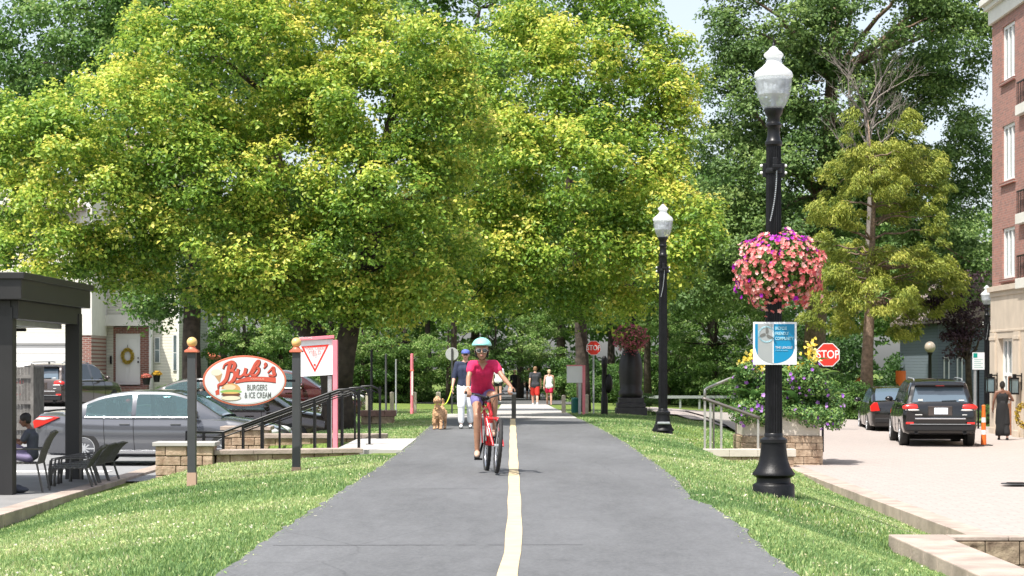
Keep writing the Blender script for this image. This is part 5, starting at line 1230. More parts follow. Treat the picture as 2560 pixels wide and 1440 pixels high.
# ------------------------------------------------------------------ writing
def text(s, size, m, parent, loc, rot=(90, 0, 0), ext=.001, shear=0.0, bold=0.0, name='lettering', align='CENTER', sx=1.0):
    cu = bpy.data.curves.new(name, 'FONT'); cu.body = s; cu.size = size; cu.extrude = ext; cu.shear = shear; cu.offset = bold; cu.align_x = align; cu.align_y = 'CENTER'; cu.resolution_u = 3
    o = bpy.data.objects.new(name, cu); C.objects.link(o); dg = bpy.context.evaluated_depsgraph_get(); dg.update()
    me = bpy.data.meshes.new_from_object(o.evaluated_get(dg)); bpy.data.objects.remove(o); me.materials.clear(); me.materials.append(m)
    o = bpy.data.objects.new(name, me); C.objects.link(o); o.parent = parent; o.location = loc; o.rotation_euler = [R(a) for a in rot]; o.scale = (sx, 1, 1); return o
# ------------------------------------------------------------------ street lamps
def lamp(name, loc, label, H=5.12, banner=False, sc=1.0):
    r = empty(name, loc, 0, label, 'street lamp', 'black acorn street lamps'); r.scale = (sc,) * 3
    m = MB(); m.lathe([(.235, -.25), (.235, .085), (.225, .10), (.195, .115), (.19, .125), (.19, .17), (.205, .18), (.238, .205), (.236, .225), (.215, .25), (.185, .30), (.165, .36), (.152, .43), (.145, .50), (.14, .56)], 32, flute=1, fr=.03, fz=(.26, .52)); m.build('base', M['black'], r, smooth='auto')
    m = MB(); m.lathe([(.14, .56), (.155, .565), (.155, .60), (.13, .615), (.105, .63), (.105, .66), (.098, .67)], 32); m.build('collar', M['black_metal'], r, smooth='auto')
    prof = [(.098, .67)] + [(.098 - .014 * t / 12, .67 + (H - 1.9) * t / 12) for t in range(1, 13)]
    m = MB(); m.lathe(prof, 40, flute=1, fr=.10, fz=(.6, 9), cap=False); m.build('pole', M['black'], r)
    z = H - 1.22
    m = MB(); m.lathe([(.082, z - .02), (.098, z), (.098, z + .03), (.082, z + .045), (.072, z + .1), (.070, z + .19), (.075, z + .2), (.092, z + .21), (.092, z + .23), (.072, z + .25), (.072, z + .31), (.085, z + .33), (.10, z + .36), (.108, z + .40), (.10, z + .42)], 24); m.build('neck', M['black_metal'], r, smooth='auto')
    z = H - .83
    m = MB(); m.lathe([(.10, z), (.14, z + .06), (.175, z + .14), (.195, z + .23), (.203, z + .32), (.203, z + .36)], 32, cap=False); m.build('globe', M['globe'], r, smooth=True)
    m = MB(); m.lathe([(.203, z + .36), (.214, z + .365), (.214, z + .395), (.200, z + .425), (.165, z + .455), (.125, z + .485), (.118, z + .495), (.092, z + .52), (.080, z + .55), (.080, z + .575), (.108, z + .60), (.110, z + .62), (.088, z + .645), (.060, z + .665), (.045, z + .69), (.018, z + .71), (.012, z + .715)], 32); m.build('globe_cap', M['globe_top'], r, smooth='auto')
    m = MB(); m.lathe([(.012, z + .71), (.018, z + .73), (.009, z + .75), (.004, z + .84)], 8); m.build('finial', M['black'], r)
    m = MB(); m.lathe([(.165, z + .17), (.178, z + .33)], 48, flute=1, fr=.05, fz=(0, 99)); m.lathe([(.03, z + .02), (.03, z + .16)], 10); m.build('lamp_core', M['louver'], r)
    m = MB(); zb = H * .70 + .03
    for s in (-1, 1): m.box((s * .10, 0, zb), (.05, .03, .16)); pass
    m.lathe([(.096, zb - .04), (.10, zb - .02), (.10, zb + .0), (.096, zb + .02)], 20, cap=False); m.box((0, -.11, zb + .06), (.05, .06, .14)); m.box((.02, -.13, zb + .03), (.1, .05, .04)); m.build('bracket', M['steel'] if False else M['black_metal'], r, bevel=.006)
    for s in (-1, 1):
        for dz in (.05, -.03): mm = MB(); mm.ell((s * .135, 0, zb + dz), (.018, .018, .018), 8, 6); mm.build('insulator', M['white'], r)
    m = MB()
    for k in range(26): t = k / 25; m.ell((.02 - .07 * t * t, -.105, zb - .02 - .55 * t), (.008, .006, .011), 6, 4)
    m.build('chain', M['steel'], r)
    return r
def globe_mat(name, col, tr, rough):
    m = bpy.data.materials.new(name); m.use_nodes = True; n = m.node_tree; b = n.nodes['Principled BSDF']; b.inputs['Base Color'].default_value = (*col, 1); b.inputs['Roughness'].default_value = rough
    t = n.nodes.new('ShaderNodeBsdfTranslucent'); t.inputs[0].default_value = (*col, 1); g = n.nodes.new('ShaderNodeBsdfTransparent'); g.inputs[0].default_value = (.9, .93, .95, 1)
    m1 = n.nodes.new('ShaderNodeMixShader'); m1.inputs[0].default_value = .55; m2 = n.nodes.new('ShaderNodeMixShader'); m2.inputs[0].default_value = tr
    n.links.new(b.outputs[0], m1.inputs[1]); n.links.new(t.outputs[0], m1.inputs[2]); n.links.new(m1.outputs[0], m2.inputs[1]); n.links.new(g.outputs[0], m2.inputs[2]); n.links.new(m2.outputs[0], n.nodes['Material Output'].inputs[0]); return m
M['globe'] = globe_mat('prismatic_globe', (.94, .96, .98), .66, .08); M['globe_top'] = globe_mat('frosted_globe_cap', (.85, .86, .86), .05, .3)
M['louver'] = mat('inner_reflector', (.42, .43, .45), .35, metal=.2, var=.5, scale=18)
l1 = lamp('street_lamp', (2.93, 22.3, -.10), 'tall black street lamp in the foreground carrying the pink flower basket and bicycle sign')
b1 = l1.location
l2 = lamp('street_lamp', (3.20, 42.2, -.26), 'slim black street lamp on the grass strip without sign or basket')
m = MB(); m.lathe([(.30, 0), (.245, .33), (.235, .34), (.22, .345)], 4, c=(0, 0, 0)); q = m.build('plinth', M['plinth'] if 'plinth' in M else M['black'], l2, bevel=.01); q.rotation_euler = (0, 0, R(45))
m = MB(); m.box((0, -.19, .37), (.26, .10, .05)); m.build('bolt_cover', M['steel'], l2, bevel=.01)
l3 = lamp('street_lamp', (GX(2467, 72), 72, -.9 + .12), 'black street lamp standing at the corner of the brick building behind the parked cars')
m = MB(); 
l4 = empty('street_lamp', (GX(2325, 83), 83, -.8), 0, 'dark street lamp with a round tan globe in shade behind the cedar', 'street lamp')
m = MB(); m.lathe([(.16, 0), (.14, .5), (.08, .6), (.07, 2.55), (.12, 2.62), (.1, 2.66)], 12); m.build('pole', M['black'], l4, smooth='auto')
m = MB(); m.ell((0, 0, 2.88), (.23, .23, .24), 16, 10); m.build('globe', mat('tan_globe', (.40, .34, .27), .4), l4, smooth=True)
# ------------------------------------------------------------------ flower baskets
L_LEAFB = leafmat('basket_leaves', [(0, (.05, .12, .02)), (.6, (.12, .22, .04)), (1, (.22, .32, .07))], .3)
L_PET = leafmat('salmon_pink_petunias', [(0, (.60, .09, .12)), (.4, (.88, .24, .24)), (.75, (.95, .40, .36)), (1, (.97, .65, .60))], .4)
L_PUR = leafmat('violet_petunias', [(0, (.22, .0, .30)), (.5, (.45, .01, .45)), (1, (.70, .10, .62))], .35)
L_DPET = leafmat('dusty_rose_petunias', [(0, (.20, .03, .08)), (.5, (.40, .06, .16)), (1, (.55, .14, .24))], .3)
L_BRN = leafmat('dull_rose_petunias', [(0, (.22, .05, .08)), (.6, (.48, .12, .16)), (1, (.60, .25, .24))], .3)  # darker, browner pinks than the foreground basket
def blossoms(name, parent, cen, nr, sz, t, m, seed):
    """five-lobed cup flowers, one mesh"""
    rg = np.random.default_rng(seed); C_ = []; N_ = []; S_ = []; T_ = []; A_ = []
    nr = nr / np.linalg.norm(nr, axis=1, keepdims=True)
    for i in range(len(cen)):
        n_ = nr[i]; u = np.cross(n_, rg.normal(size=3)); u /= np.linalg.norm(u); v = np.cross(n_, u)
        for k in range(5):
            a = 2 * PI * k / 5; dr = u * math.cos(a) + v * math.sin(a); C_.append(cen[i] + dr * sz[i] * .27); N_.append(n_ - dr * .45); S_.append(sz[i] * .62); T_.append(t[i] + rg.normal(0, .05)); A_.append(dr)
    me = leaf_mesh(name, np.array(C_), np.array(N_), np.array(S_), np.array(T_), m, aspect=1.0, axis=np.array(A_), fold=.0, seed=seed); o = bpy.data.objects.new(name, me); C.objects.link(o); o.parent = parent; return o
def basket(name, loc, R3, label, n, mats, seed, fs=.052, purple=.17):
    r = empty(name, loc, 0, label, 'flower basket', 'round flower baskets hanging on posts'); rg = np.random.default_rng(seed)
    m = MB(); m.lathe([(.05, -.26), (.26, -.2), (.34, 0), (.35, .04), (.3, .04)], 16); m.build('bowl', M['plastic'], r, smooth=True); r.children[0].scale = [q / .52 for q in R3]
    N = n * 5; q = sph(rg, N); rad = rg.uniform(.70, .98, N); bump = 1 + .12 * np.sin(q[:, 0] * 9 + seed) * np.cos(q[:, 2] * 8 + 1)
    me = leaf_mesh('foliage', q * np.array(R3) * (rad * bump)[:, None], q + rg.normal(0, .5, (N, 3)), rg.uniform(.03, .06, N), rg.random(N), L_LEAFB, seed=seed); o = bpy.data.objects.new('foliage', me); C.objects.link(o); o.parent = r
    q = sph(rg, n); q = q[q[:, 2] > -.93]; low = q[:, 2] < 0
    bump = 1 + .12 * np.sin(q[:, 0] * 9 + seed) * np.cos(q[:, 2] * 8 + 1)
    cen = q * np.array(R3) * (rg.uniform(.93, 1.06, len(q)) * bump)[:, None]; cen[low, 2] -= rg.random(low.sum()) ** 4 * .20
    side = (q[:, 2] > .68) & (rg.random(len(q)) < .42) | ((q[:, 0] < -.85) & (rg.random(len(q)) < .3)) | ((q[:, 2] > .4) & (rg.random(len(q)) < .10)) | (rg.random(len(q)) < .03)
    nn = q + rg.normal(0, .28, q.shape) + np.array([0, -.2, .15]); t = rg.uniform(0.05, 1, len(q)); sz = rg.uniform(.7, 1.2, len(q)) * fs
    k = ~side; blossoms('blossoms', r, cen[k], nn[k], sz[k], t[k], mats[0], seed); k = side; blossoms('blossoms', r, cen[k], nn[k], sz[k], t[k], mats[1], seed + 1)
    if name == 'flower_basket' and R3[0] > .5:
        m = MB()
        for px in ((-.22, -.50), (-.17, -.56)): m.tube([(px[0] + .05, -.2, -.3), (px[0], -.22, px[1])], .004, 4)
        m.build('stem', L_LEAFB, r)
    return r
basket('flower_basket', (b1.x + .065, b1.y, 2.43), (.475, .46, .385), 'big round basket of salmon pink and violet petunias around the foreground lamp post', 1450, (L_PET, L_PUR), 3)
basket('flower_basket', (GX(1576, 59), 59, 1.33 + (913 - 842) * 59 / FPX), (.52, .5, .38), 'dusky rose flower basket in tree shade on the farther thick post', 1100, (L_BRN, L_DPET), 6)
# thick shaded pedestal post carrying the far basket
pd_ = empty('pedestal_post', (GX(1577, 59.6), 59.6, -.19), 0, 'dark round pedestal with stepped square base under the shaded flower basket', 'pedestal')
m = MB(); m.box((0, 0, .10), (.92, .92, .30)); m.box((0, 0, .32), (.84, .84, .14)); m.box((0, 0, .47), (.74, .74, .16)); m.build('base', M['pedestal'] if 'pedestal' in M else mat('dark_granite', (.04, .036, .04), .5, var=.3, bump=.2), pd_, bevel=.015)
m = MB(); m.lathe([(.31, .55), (.36, .62), (.37, .72), (.32, .8), (.34, 1.0), (.36, 1.3), (.35, 1.55), (.30, 1.78), (.24, 1.95), (.17, 2.05)], 24); m.build('drum', mat('shade_blackened_bronze', (.010, .009, .010), .5, var=.3), pd_, smooth='auto')  # bronze blackened so the colour holds the tree shade on the drum
m = MB(); m.box((-.075, 0, 2.9), (.12, .14, 2.0)); m.box((.085, 0, 2.9), (.12, .14, 2.0)); m.box((0, 0, 3.95), (.36, .2, .12)); m.build('post', M['black'], pd_, bevel=.01)
# slim dark post left of it with a bulging head
q = empty('dark_post', (GX(1511, 57), 57, -.15), 0, 'slim black post with a bulging box on its side, left of the shaded basket', 'post')
m = MB(); m.lathe([(.10, 0), (.10, .55), (.085, .6), (.07, 1.4), (.09, 1.45), (.08, 1.68), (.03, 1.75)], 12); m.build('post', M['black'], q, smooth='auto')
m = MB(); m.ell((.12, 0, .95), (.12, .14, .28), 12, 8); m.build('box', M['black'], q, smooth=True)

# ------------------------------------------------------------------ signs
def pole_sign(name, loc, label, cat='sign'):
    return empty(name, loc, 0, label, cat)
def octagon(r_, c=(0, 0)): return [(c[0] + r_ * math.cos(PI / 8 + k * PI / 4), c[1] + r_ * math.sin(PI / 8 + k * PI / 4)) for k in range(8)]
def stop_sign(px, py, pyb, d, size_px, label, polem, pw=.05):
    z = HC - (py - HY) * d / FPX; zb = HC - (pyb - HY) * d / FPX; s = size_px * d / FPX / 2 / math.cos(PI / 8); r = empty('stop_sign', (GX(px, d), d, zb), 0, label, 'stop sign', 'red octagonal stop signs')
    h = z - zb; m = MB(); m.prism(octagon(s, (0, h)), -.012, 0); m.build('sign_face', M['signwhite'], r)
    m = MB(); m.prism(octagon(s * .93, (0, h)), -.015, -.0125); m.build('sign_face', M['signred'], r)
    text('STOP', s * .92, M['signwhite'], r, (0, -.017, h), bold=s * .012, sx=.82)
    m = MB(); m.box2((-pw / 2, .002, -.1), (pw / 2, pw, h + s * .8)); m.build('pole', polem, r, bevel=.004)
    return r
stop_sign(1484, 870, 1042, 58, 36, 'smaller stop sign at the road crossing beyond the path', M['steel'])
stop_sign(2070, 887, 1080, 62, 58, 'larger stop sign behind the yellow canna flowers on the plaza', M['black'])
# round sign seen from the back
d = 58; r = empty('round_sign', (GX(1130, d), d, gz(GX(1130, d), d)), 0, 'back of a round pale sign between the dog and the capped woman', 'sign')
z = HC - (885 - HY) * d / FPX - r.location.z; m = MB(); m.lathe([(.001, -.01), (.185, -.01), (.19, 0), (.001, 0)], 28, c=(0, 0, z), axis='y'); m.build('sign_face', mat('bare_aluminium', (.56, .57, .58), .4, metal=.3), r)
m = MB(); m.box2((-.025, -.05, -.1), (.025, -.0105, z + .16)); m.build('pole', M['darkgrey'], r)
# blank white sign with pink frame (right) and matching one on the left
d = 56; r = empty('notice_sign', (GX(1440, d), d, gz(1.8, d)), 0, 'blank white notice with a pink post left of the smaller stop sign', 'sign'); z = lambda py: HC - (py - HY) * d / FPX - r.location.z; X = lambda px: GX(px, d) - r.location.x
m = MB(); m.box2((X(1417), -.02, z(957)), (X(1457), 0, z(915))); m.build('board', M['signgrey'] if False else M['signwhite'], r, bevel=.004)
m = MB(); m.box2((X(1456), -.05, -.1), (X(1463), .03, z(913))); m.build('post', M['pink'], r)
m = MB(); m.box2((X(1416), -.03, z(915)), (X(1456), .01, z(912.5))); m.build('top_bar', M['pink'], r)
m = MB(); m.box2((X(1446), .01, -.1), (X(1453), .06, z(957))); m.build('post', M['steel'], r)
d = 35.0; r = empty('notice_sign', (GX(810, d), d, -.12), 0, 'white sign with a red inverted triangle in a pink frame beside the burger sign', 'sign'); z = lambda py: HC - (py - HY) * d / FPX - r.location.z; X = lambda px: GX(px, d) - r.location.x
m = MB(); m.add([(X(748), -.02, z(942)), (X(833), -.02, z(937)), (X(833), -.02, z(848)), (X(748), -.02, z(850)), (X(748), 0, z(942)), (X(833), 0, z(937)), (X(833), 0, z(848)), (X(748), 0, z(850))], [(0, 1, 2, 3), (7, 6, 5, 4), (0, 4, 5, 1), (1, 5, 6, 2), (2, 6, 7, 3), (3, 7, 4, 0)]); m.build('board', M['signwhite'], r)
m = MB(); m.box2((X(833), -.10, -.2), (X(844.5), .06, z(850))); m.build('post', M['pink'], r, bevel=.006)
m = MB(); m.bar((X(748), -.03, z(848)), (X(836), -.03, z(842)), .08, .055); m.build('top_bar', M['pink'], r, bevel=.004)
m = MB(); m.box2((X(819), .01, -.2), (X(829), .07, z(940))); m.build('pole', M['steel'], r)
def tri(y, s, th):
    c = ((X(750) + X(822)) / 2, 0); a = Vector((X(742), -.025, z(866))); b = Vector((X(822), -.025, z(861))); e = Vector((X(787), -.025, z(930))); m = MB()
    for p, q in ((a, b), (b, e), (e, a)): m.bar(p, q, .006, th, up=(0, 1, 0) if False else (0, 0, 1))
    return m
m = MB(); A_, B_, E_ = (X(753), z(866)), (X(823), z(861)), (X(787.5), z(931))
def shrink(P_, f): c = (sum(p[0] for p in P_) / 3, sum(p[1] for p in P_) / 3); return [(c[0] + (p[0] - c[0]) * f, c[1] + (p[1] - c[1]) * f) for p in P_]
O_ = [A_, B_, E_]; I_ = shrink(O_, .80)
m.add([(p[0], -.0235, p[1]) for p in O_ + I_], [(0, 1, 4, 3), (1, 2, 5, 4), (2, 0, 3, 5)]); m.build('triangle', M['signred'], r)
rt = mat('faded_red_lettering', (.75, .30, .28), .5)
for s, px, py, sz in (('MONON TRAIL', 787, 871, .07), ('YIELD', 787, 881, .09), ('TO', 787, 890, .07)):
    text(s if s != 'MONON TRAIL' else 'TRAIL USERS', sz, rt, r, (X(px), -.026, z(py)))
m = MB(); m.ell((X(787), -.026, z(912)), (.02, .002, .02), 8, 5); m.build('symbol', M['signred'], r)
text('WELCOME', .05, M['signwhite'], r, (X(765), -.075, z(845)), rot=(90, 0, 0))
# bicycle friendly sign on the lamp
d = 22.12; r = empty('bicycle_sign', (GX(1937.5, d), d, 0), 0, 'square teal and silver bicycle friendly sign fixed to the foreground lamp post', 'sign'); z = lambda py: HC - (py - HY) * d / FPX; X = lambda px: GX(px, d) - r.location.x
m = MB(); m.box2((X(1883), 0, z(912)), (X(1992), .012, z(805))); m.build('board', M['signwhite'], r, bevel=.003)
def shieldx(px0, px1, y, mm, nm, ytop=810):
    pts = []; cx, cy, rx_, ry_ = 1937, 868, 49, 40
    xs_ = np.linspace(px0, px1, 24); bot_ = []
    for x in xs_:
        u = min(1, abs((x - cx) / rx_)); bot_.append((x, cy + ry_ * math.sqrt(max(0, 1 - u * u))))
    poly = [(px0, ytop), (px1, ytop)] + [(x, yy) for x, yy in bot_[::-1]]
    m = MB(); m.add([(X(a), y, z(b)) for a, b in poly], [tuple(range(len(poly)))]); return m.build(nm, mm, r)
shieldx(1887.5, 1986.5, -.002, M['signteal'], 'shield'); shieldx(1894.5, 1933, -.0035, mat('silver_panel', (.40, .42, .42), .3, metal=.3), 'silver_panel'); shieldx(1931.5, 1934, -.005, M['signwhite'], 'divider')
m = MB(); cx, cz = X(1916), z(836); rr = 20 * d / FPX
for rad in (rr, rr * .9): m.tube([(cx + rad * math.cos(a), -.006, cz + rad * math.sin(a)) for a in np.linspace(0, 2 * PI, 33)], .0022, 4)
m.build('wheel_emblem', M['tealtext'], r)
m = MB()
for a0 in (R(72), R(182), R(312)):
    w0 = []; n0 = 8
    for k in range(n0 + 1): t = k / n0; q = rr * (.1 + 1.0 * t); w0.append((q * math.cos(a0 + .35 * t), q * math.sin(a0 + .35 * t), .2 * rr * math.sin(PI * min(1, t * .8 + .2)) ** 1))
    L_ = [(cx + a - math.sin(a0) * w_, -.007, cz + b + math.cos(a0) * w_) for a, b, w_ in w0]; R_ = [(cx + a + math.sin(a0) * w_, -.007, cz + b - math.cos(a0) * w_) for a, b, w_ in w0]
    m.add(L_ + R_, [(i, i + 1, n0 + 2 + i, n0 + 1 + i) for i in range(n0)])
m.build('wheel_emblem', M['sky_text'], r)
for s, py, sz in (('BICYCLE', 821, .048), ('FRIENDLY', 834, .048), ('COMMUNITY', 846.5, .048)): text(s, sz, M['tealtext'], r, (X(1938), -.006, z(py)), align='LEFT', bold=.0012, sx=.70)
text('THE LEAGUE', .034, M['signwhite'], r, (X(1938), -.006, z(869)), align='LEFT'); text('of American Bicyclists', .016, M['tealtext'], r, (X(1938), -.006, z(876)), align='LEFT')
m = MB()
for zz in (.25, -.2): m.box((0, .04, z(858) + zz * .6), (.16, .06, .02))
m.build('clamp', M['steel'], r)
# parking sign near the building
d = 66; r = empty('parking_sign', (GX(2446, d), d, -.8), 0, 'white notice with a small green square on a pale pole beside the brick building', 'sign'); z = lambda py: HC - (py - HY) * d / FPX - r.location.z; X = lambda px: GX(px, d) - r.location.x
m = MB(); m.box2((X(2431), -.02, z(924)), (X(2461), 0, z(881))); m.build('board', M['signwhite'], r)
m = MB(); m.box2((X(2433), -.026, z(894)), (X(2443), -.021, z(883))); m.build('emblem', mat('sign_green', (.0, .28, .22), .4), r)
m = MB()
for k in range(5): m.box2((X(2435), -.024, z(899 + k * 5)), (X(2457 - (k % 2) * 5), -.021, z(897.6 + k * 5)))
m.build('lettering', mat('pale_green_lettering', (.3, .5, .45), .5), r)
m = MB(); m.box2((X(2435), .001, -.1), (X(2441), .06, z(900))); m.build('pole', M['steel'], r)
m = MB(); m.box2((X(2446), .1, -.1), (X(2450), .16, z(925))); m.build('pole', M['black'], r)

# burger sign: two posts and the oval board
d0, d1 = 25.3, 26.4
r = empty('burger_sign', (GX(610, 25.8), 25.8, -.35), 0, 'oval white restaurant sign with red script and a burger between two dark posts', 'sign'); o = Vector(r.location)
A = Vector((GX(480, d0), d0, 0)); B = Vector((GX(741, d1), d1, 0)); U = (B - A).normalized()
for p, pyb, d in ((A, 1187, d0), (B, 1173, d1)):
    zb = HC - (pyb - HY) * d / FPX; zt = HC - (880 - HY) * d / FPX
    ps = bpy.data.objects.new('post', None); C.objects.link(ps); ps.parent = r; ps.location = (p.x - o.x, p.y - o.y, zb - o.z); ps.empty_display_size = .1; h = zt - zb
    wd = .105; m = MB(); m.box2((-wd / 2, -wd / 2, -.15), (wd / 2, wd / 2, h)); m.build('shaft', M['slate'] if 'slate' in M else M['darkgrey'], ps, bevel=.006)
    m = MB(); m.box2((-wd / 2 - .006, -wd / 2 - .006, -.14), (wd / 2 + .006, wd / 2 + .006, .03)); m.build('footing', mat('tan_footing', (.45, .30, .22), .8), ps)
    m = MB(); m.box2((-.085, -.085, h - .005), (.085, .085, h + .02)); m.box2((-.07, -.07, h + .02), (.07, .07, h + .035)); m.lathe([(.06, h + .035), (.045, h + .06), (.035, h + .075)], 16); m.build('cap', M['salmon'], ps, bevel=.004)
    m = MB(); m.ell((0, 0, h + .125), (.066, .066, .066), 24, 16); m.build('ball', M['brass'], ps, smooth=True)
dm = 25.8; s_ = dm / FPX; c = Vector((GX(611.5, dm), dm, HC - (952 - HY) * s_)); bd = bpy.data.objects.new('board', None); C.objects.link(bd); bd.parent = r; bd.location = c - o; bd.rotation_euler = (0, 0, math.atan2(U.y, U.x) * .3); bd.empty_display_size = .1
rx_, rz_ = 104 * s_, 63.5 * s_
def ellp(f, n=64): return [(rx_ * f * math.cos(2 * PI * k / n), rz_ * f * math.sin(2 * PI * k / n)) for k in range(n)]
def ellq(rx, rz, cx=0, cz=0, n=32, a0=0, a1=2 * PI): return [(cx + rx * math.cos(a0 + (a1 - a0) * k / n), cz + rz * math.sin(a0 + (a1 - a0) * k / n)) for k in range(n + (a1 - a0 < 6))]
m = MB(); m.prism(ellp(1), -.02, .02); m.build('frame', M['salmon'], bd, bevel=.004)
m = MB(); m.prism([(x * .955, z_ * .925) for x, z_ in ellp(1)], -.024, -.0205); m.build('panel', M['white'], bd)
m = MB(); m.prism([(x * .93, z_ * .885) for x, z_ in ellp(1)], -.026, -.0245); m.build('panel', M['signwhite'], bd)
def ov(px, py): return ((px - 611.5) * s_, -(py - 952) * s_)
TX = mat('script_red', (.62, .10, .06), .5); TS = mat('script_outline', (.10, .02, .02), .5)
# script strokes drawn as ribbons with varying width (pixel coordinates of the board, converted to metres)
def ribbon(mb, pts, wds, y, off=(0, 0)):
    P_ = []; n = 8; pts = [ov(*p) for p in pts]; cr = []
    for i in range(len(pts) - 1):
        p0, p1, p2, p3 = pts[max(i - 1, 0)], pts[i], pts[i + 1], pts[min(i + 2, len(pts) - 1)]
        for k in range(n):
            t = k / n; f = lambda a, b, c_, d_: .5 * (2 * b + (c_ - a) * t + (2 * a - 5 * b + 4 * c_ - d_) * t * t + (3 * b - a - 3 * c_ + d_) * t ** 3)
            cr.append((f(p0[0], p1[0], p2[0], p3[0]), f(p0[1], p1[1], p2[1], p3[1]), wds[i] * (1 - t) + wds[i + 1] * t))
    cr.append((pts[-1][0], pts[-1][1], wds[-1])); V = []
    for i, (x, z_, w_) in enumerate(cr):
        a = cr[max(i - 1, 0)]; b = cr[min(i + 1, len(cr) - 1)]; dx, dz = b[0] - a[0], b[1] - a[1]; L = math.hypot(dx, dz) + 1e-9; nx, nz = -dz / L, dx / L; w_ *= s_ / 2
        V += [(x + nx * w_ + off[0] * s_, y, z_ + nz * w_ - off[1] * s_), (x - nx * w_ + off[0] * s_, y, z_ - nz * w_ - off[1] * s_)]
    mb.add(V, [(2 * i, 2 * i + 1, 2 * i + 3, 2 * i + 2) for i in range(len(cr) - 1)])
STK = [([(545, 970), (546, 962), (556, 958), (566, 945), (572, 918), (576, 908)], [3, 5, 8, 9, 9, 7]),
       ([(557, 922), (561, 912), (570, 907), (580, 905), (586, 912), (582, 922), (573, 928)], [3, 4, 6, 8, 9, 7, 3]),
       ([(573, 928), (583, 928), (587, 938), (582, 950), (574, 956), (568, 955)], [3, 6, 9, 9, 6, 3]),
       ([(595, 922), (592, 936), (596, 942), (604, 939), (612, 930), (614, 920)], [7, 8, 7, 5, 7, 7]),
       ([(614, 920), (611, 934), (615, 938), (622, 935)], [7, 8, 6, 4]),
       ([(622, 935), (630, 922), (638, 908), (645, 902), (646, 908), (638, 920), (629, 932), (629, 936), (637, 938), (645, 930), (646, 921), (640, 920), (637, 925)], [4, 5, 6, 7, 6, 7, 8, 7, 6, 6, 6, 4, 3]),
       ([(660, 908), (664, 912), (658, 921)], [7, 6, 2]),
       ([(668, 932), (676, 924), (682, 919), (683, 930), (686, 936), (680, 939), (670, 937)], [3, 4, 7, 8, 7, 6, 3])]
m = MB(); [ribbon(m, p, [q + 2.2 for q in w_], -.0275, (1.2, 1.4)) for p, w_ in STK]; m.build('lettering', TS, bd)
m = MB()
for i, (p, w_) in enumerate(STK): ribbon(m, p, w_, -.0285 - i * .0001)
m.build('lettering', TX, bd)
# swoosh banner below the script
def band(pts_top, pts_bot, y, mm, nm):
    a = [ov(*p) for p in pts_top]; b = [ov(*p) for p in pts_bot]; m = MB(); n = len(a); m.add([(x, y, z_) for x, z_ in a + b], [(i, i + 1, n + i + 1, n + i) for i in range(n - 1)]); m.build(nm, mm, bd)
xs_ = np.linspace(588, 689, 14); tp = [(x, 941.5 + (x - 640) ** 2 * .0011 + max(0, 620 - x) * .22) for x in xs_]; bt = [(x, 953 + (x - 640) ** 2 * .0016 + max(0, 608 - x) * .05) for x in xs_]
band(tp, [(x, y + 1.8) for x, y in bt], -.0272, TS, 'banner'); band(tp, bt, -.0280, TX, 'banner')
text('FAMOUS BURGERS' if False else 'FAMOUS', .03, mat('salmon_lettering', (.85, .50, .42), .5), bd, (ov(643, 948)[0], -.0290, ov(643, 948)[1]), sx=1.5)
text('BURGERS', .105, M['sky_text'], bd, (ov(642, 969.5)[0], -.0287, ov(642, 969.5)[1]), bold=.001, sx=.60); text('& ICE CREAM', .105, M['sky_text'], bd, (ov(644, 988.5)[0], -.0287, ov(644, 988.5)[1]), bold=.001, sx=.56)
# burger picture
def blob(poly, y, mm, nm): m = MB(); m.add([(*[ov(*p)[0]], y, ov(*p)[1]) for p in poly], [tuple(range(len(poly)))]); return m.build(nm, mm, bd)
def pe(cx, cy, a, b, n=20, t0=0, t1=360): return [(cx + a * math.cos(R(t0 + (t1 - t0) * k / n)), cy - b * math.sin(R(t0 + (t1 - t0) * k / n))) for k in range(n)]
blob(pe(578, 995, 25, 8), -.0274, mat('burger_shadow', (.25, .22, .18), .6), 'burger_picture'); blob(pe(577, 975, 24, 17, 20, 0, 180), -.0276, M['bun'], 'burger_picture'); blob(pe(574, 968, 15, 7), -.0278, mat('bun_highlight', (.80, .60, .38), .5), 'burger_picture')
blob(pe(577, 979, 27, 5), -.0280, M['lettuce'], 'burger_picture'); blob(pe(577, 986, 24, 6), -.0282, M['patty'], 'burger_picture'); blob(pe(577, 982, 20, 2.4), -.0284, mat('cheese_paint', (.75, .45, .15), .5), 'burger_picture'); blob(pe(577, 995, 24, 5.5), -.0286, mat('lower_bun_paint', (.78, .70, .52), .5), 'burger_picture')
blob([(538, 978), (548, 970), (549, 986), (540, 988)], -.0275, TX, 'burger_picture')
blob(pe(541, 931, 13, 8), -.0275, mat('ice_cream_paint', (.80, .74, .58), .5), 'cone_picture'); blob([(533, 934), (556, 934), (549, 957)], -.0274, mat('waffle_paint', (.55, .33, .17), .5), 'cone_picture')
for px in (508, 714):
    m = MB(); z_ = 0; x = ov(px, 952)[0]; m.bar((x - (.02 if px < 600 else 0), 0, 0), (x + (0 if px < 600 else .02), 0, 0), .02, .03) if False else m.box((x + (-.06 if px < 600 else .06), 0, 0), (.13, .02, .03)); m.build('bracket', M['black'], bd)

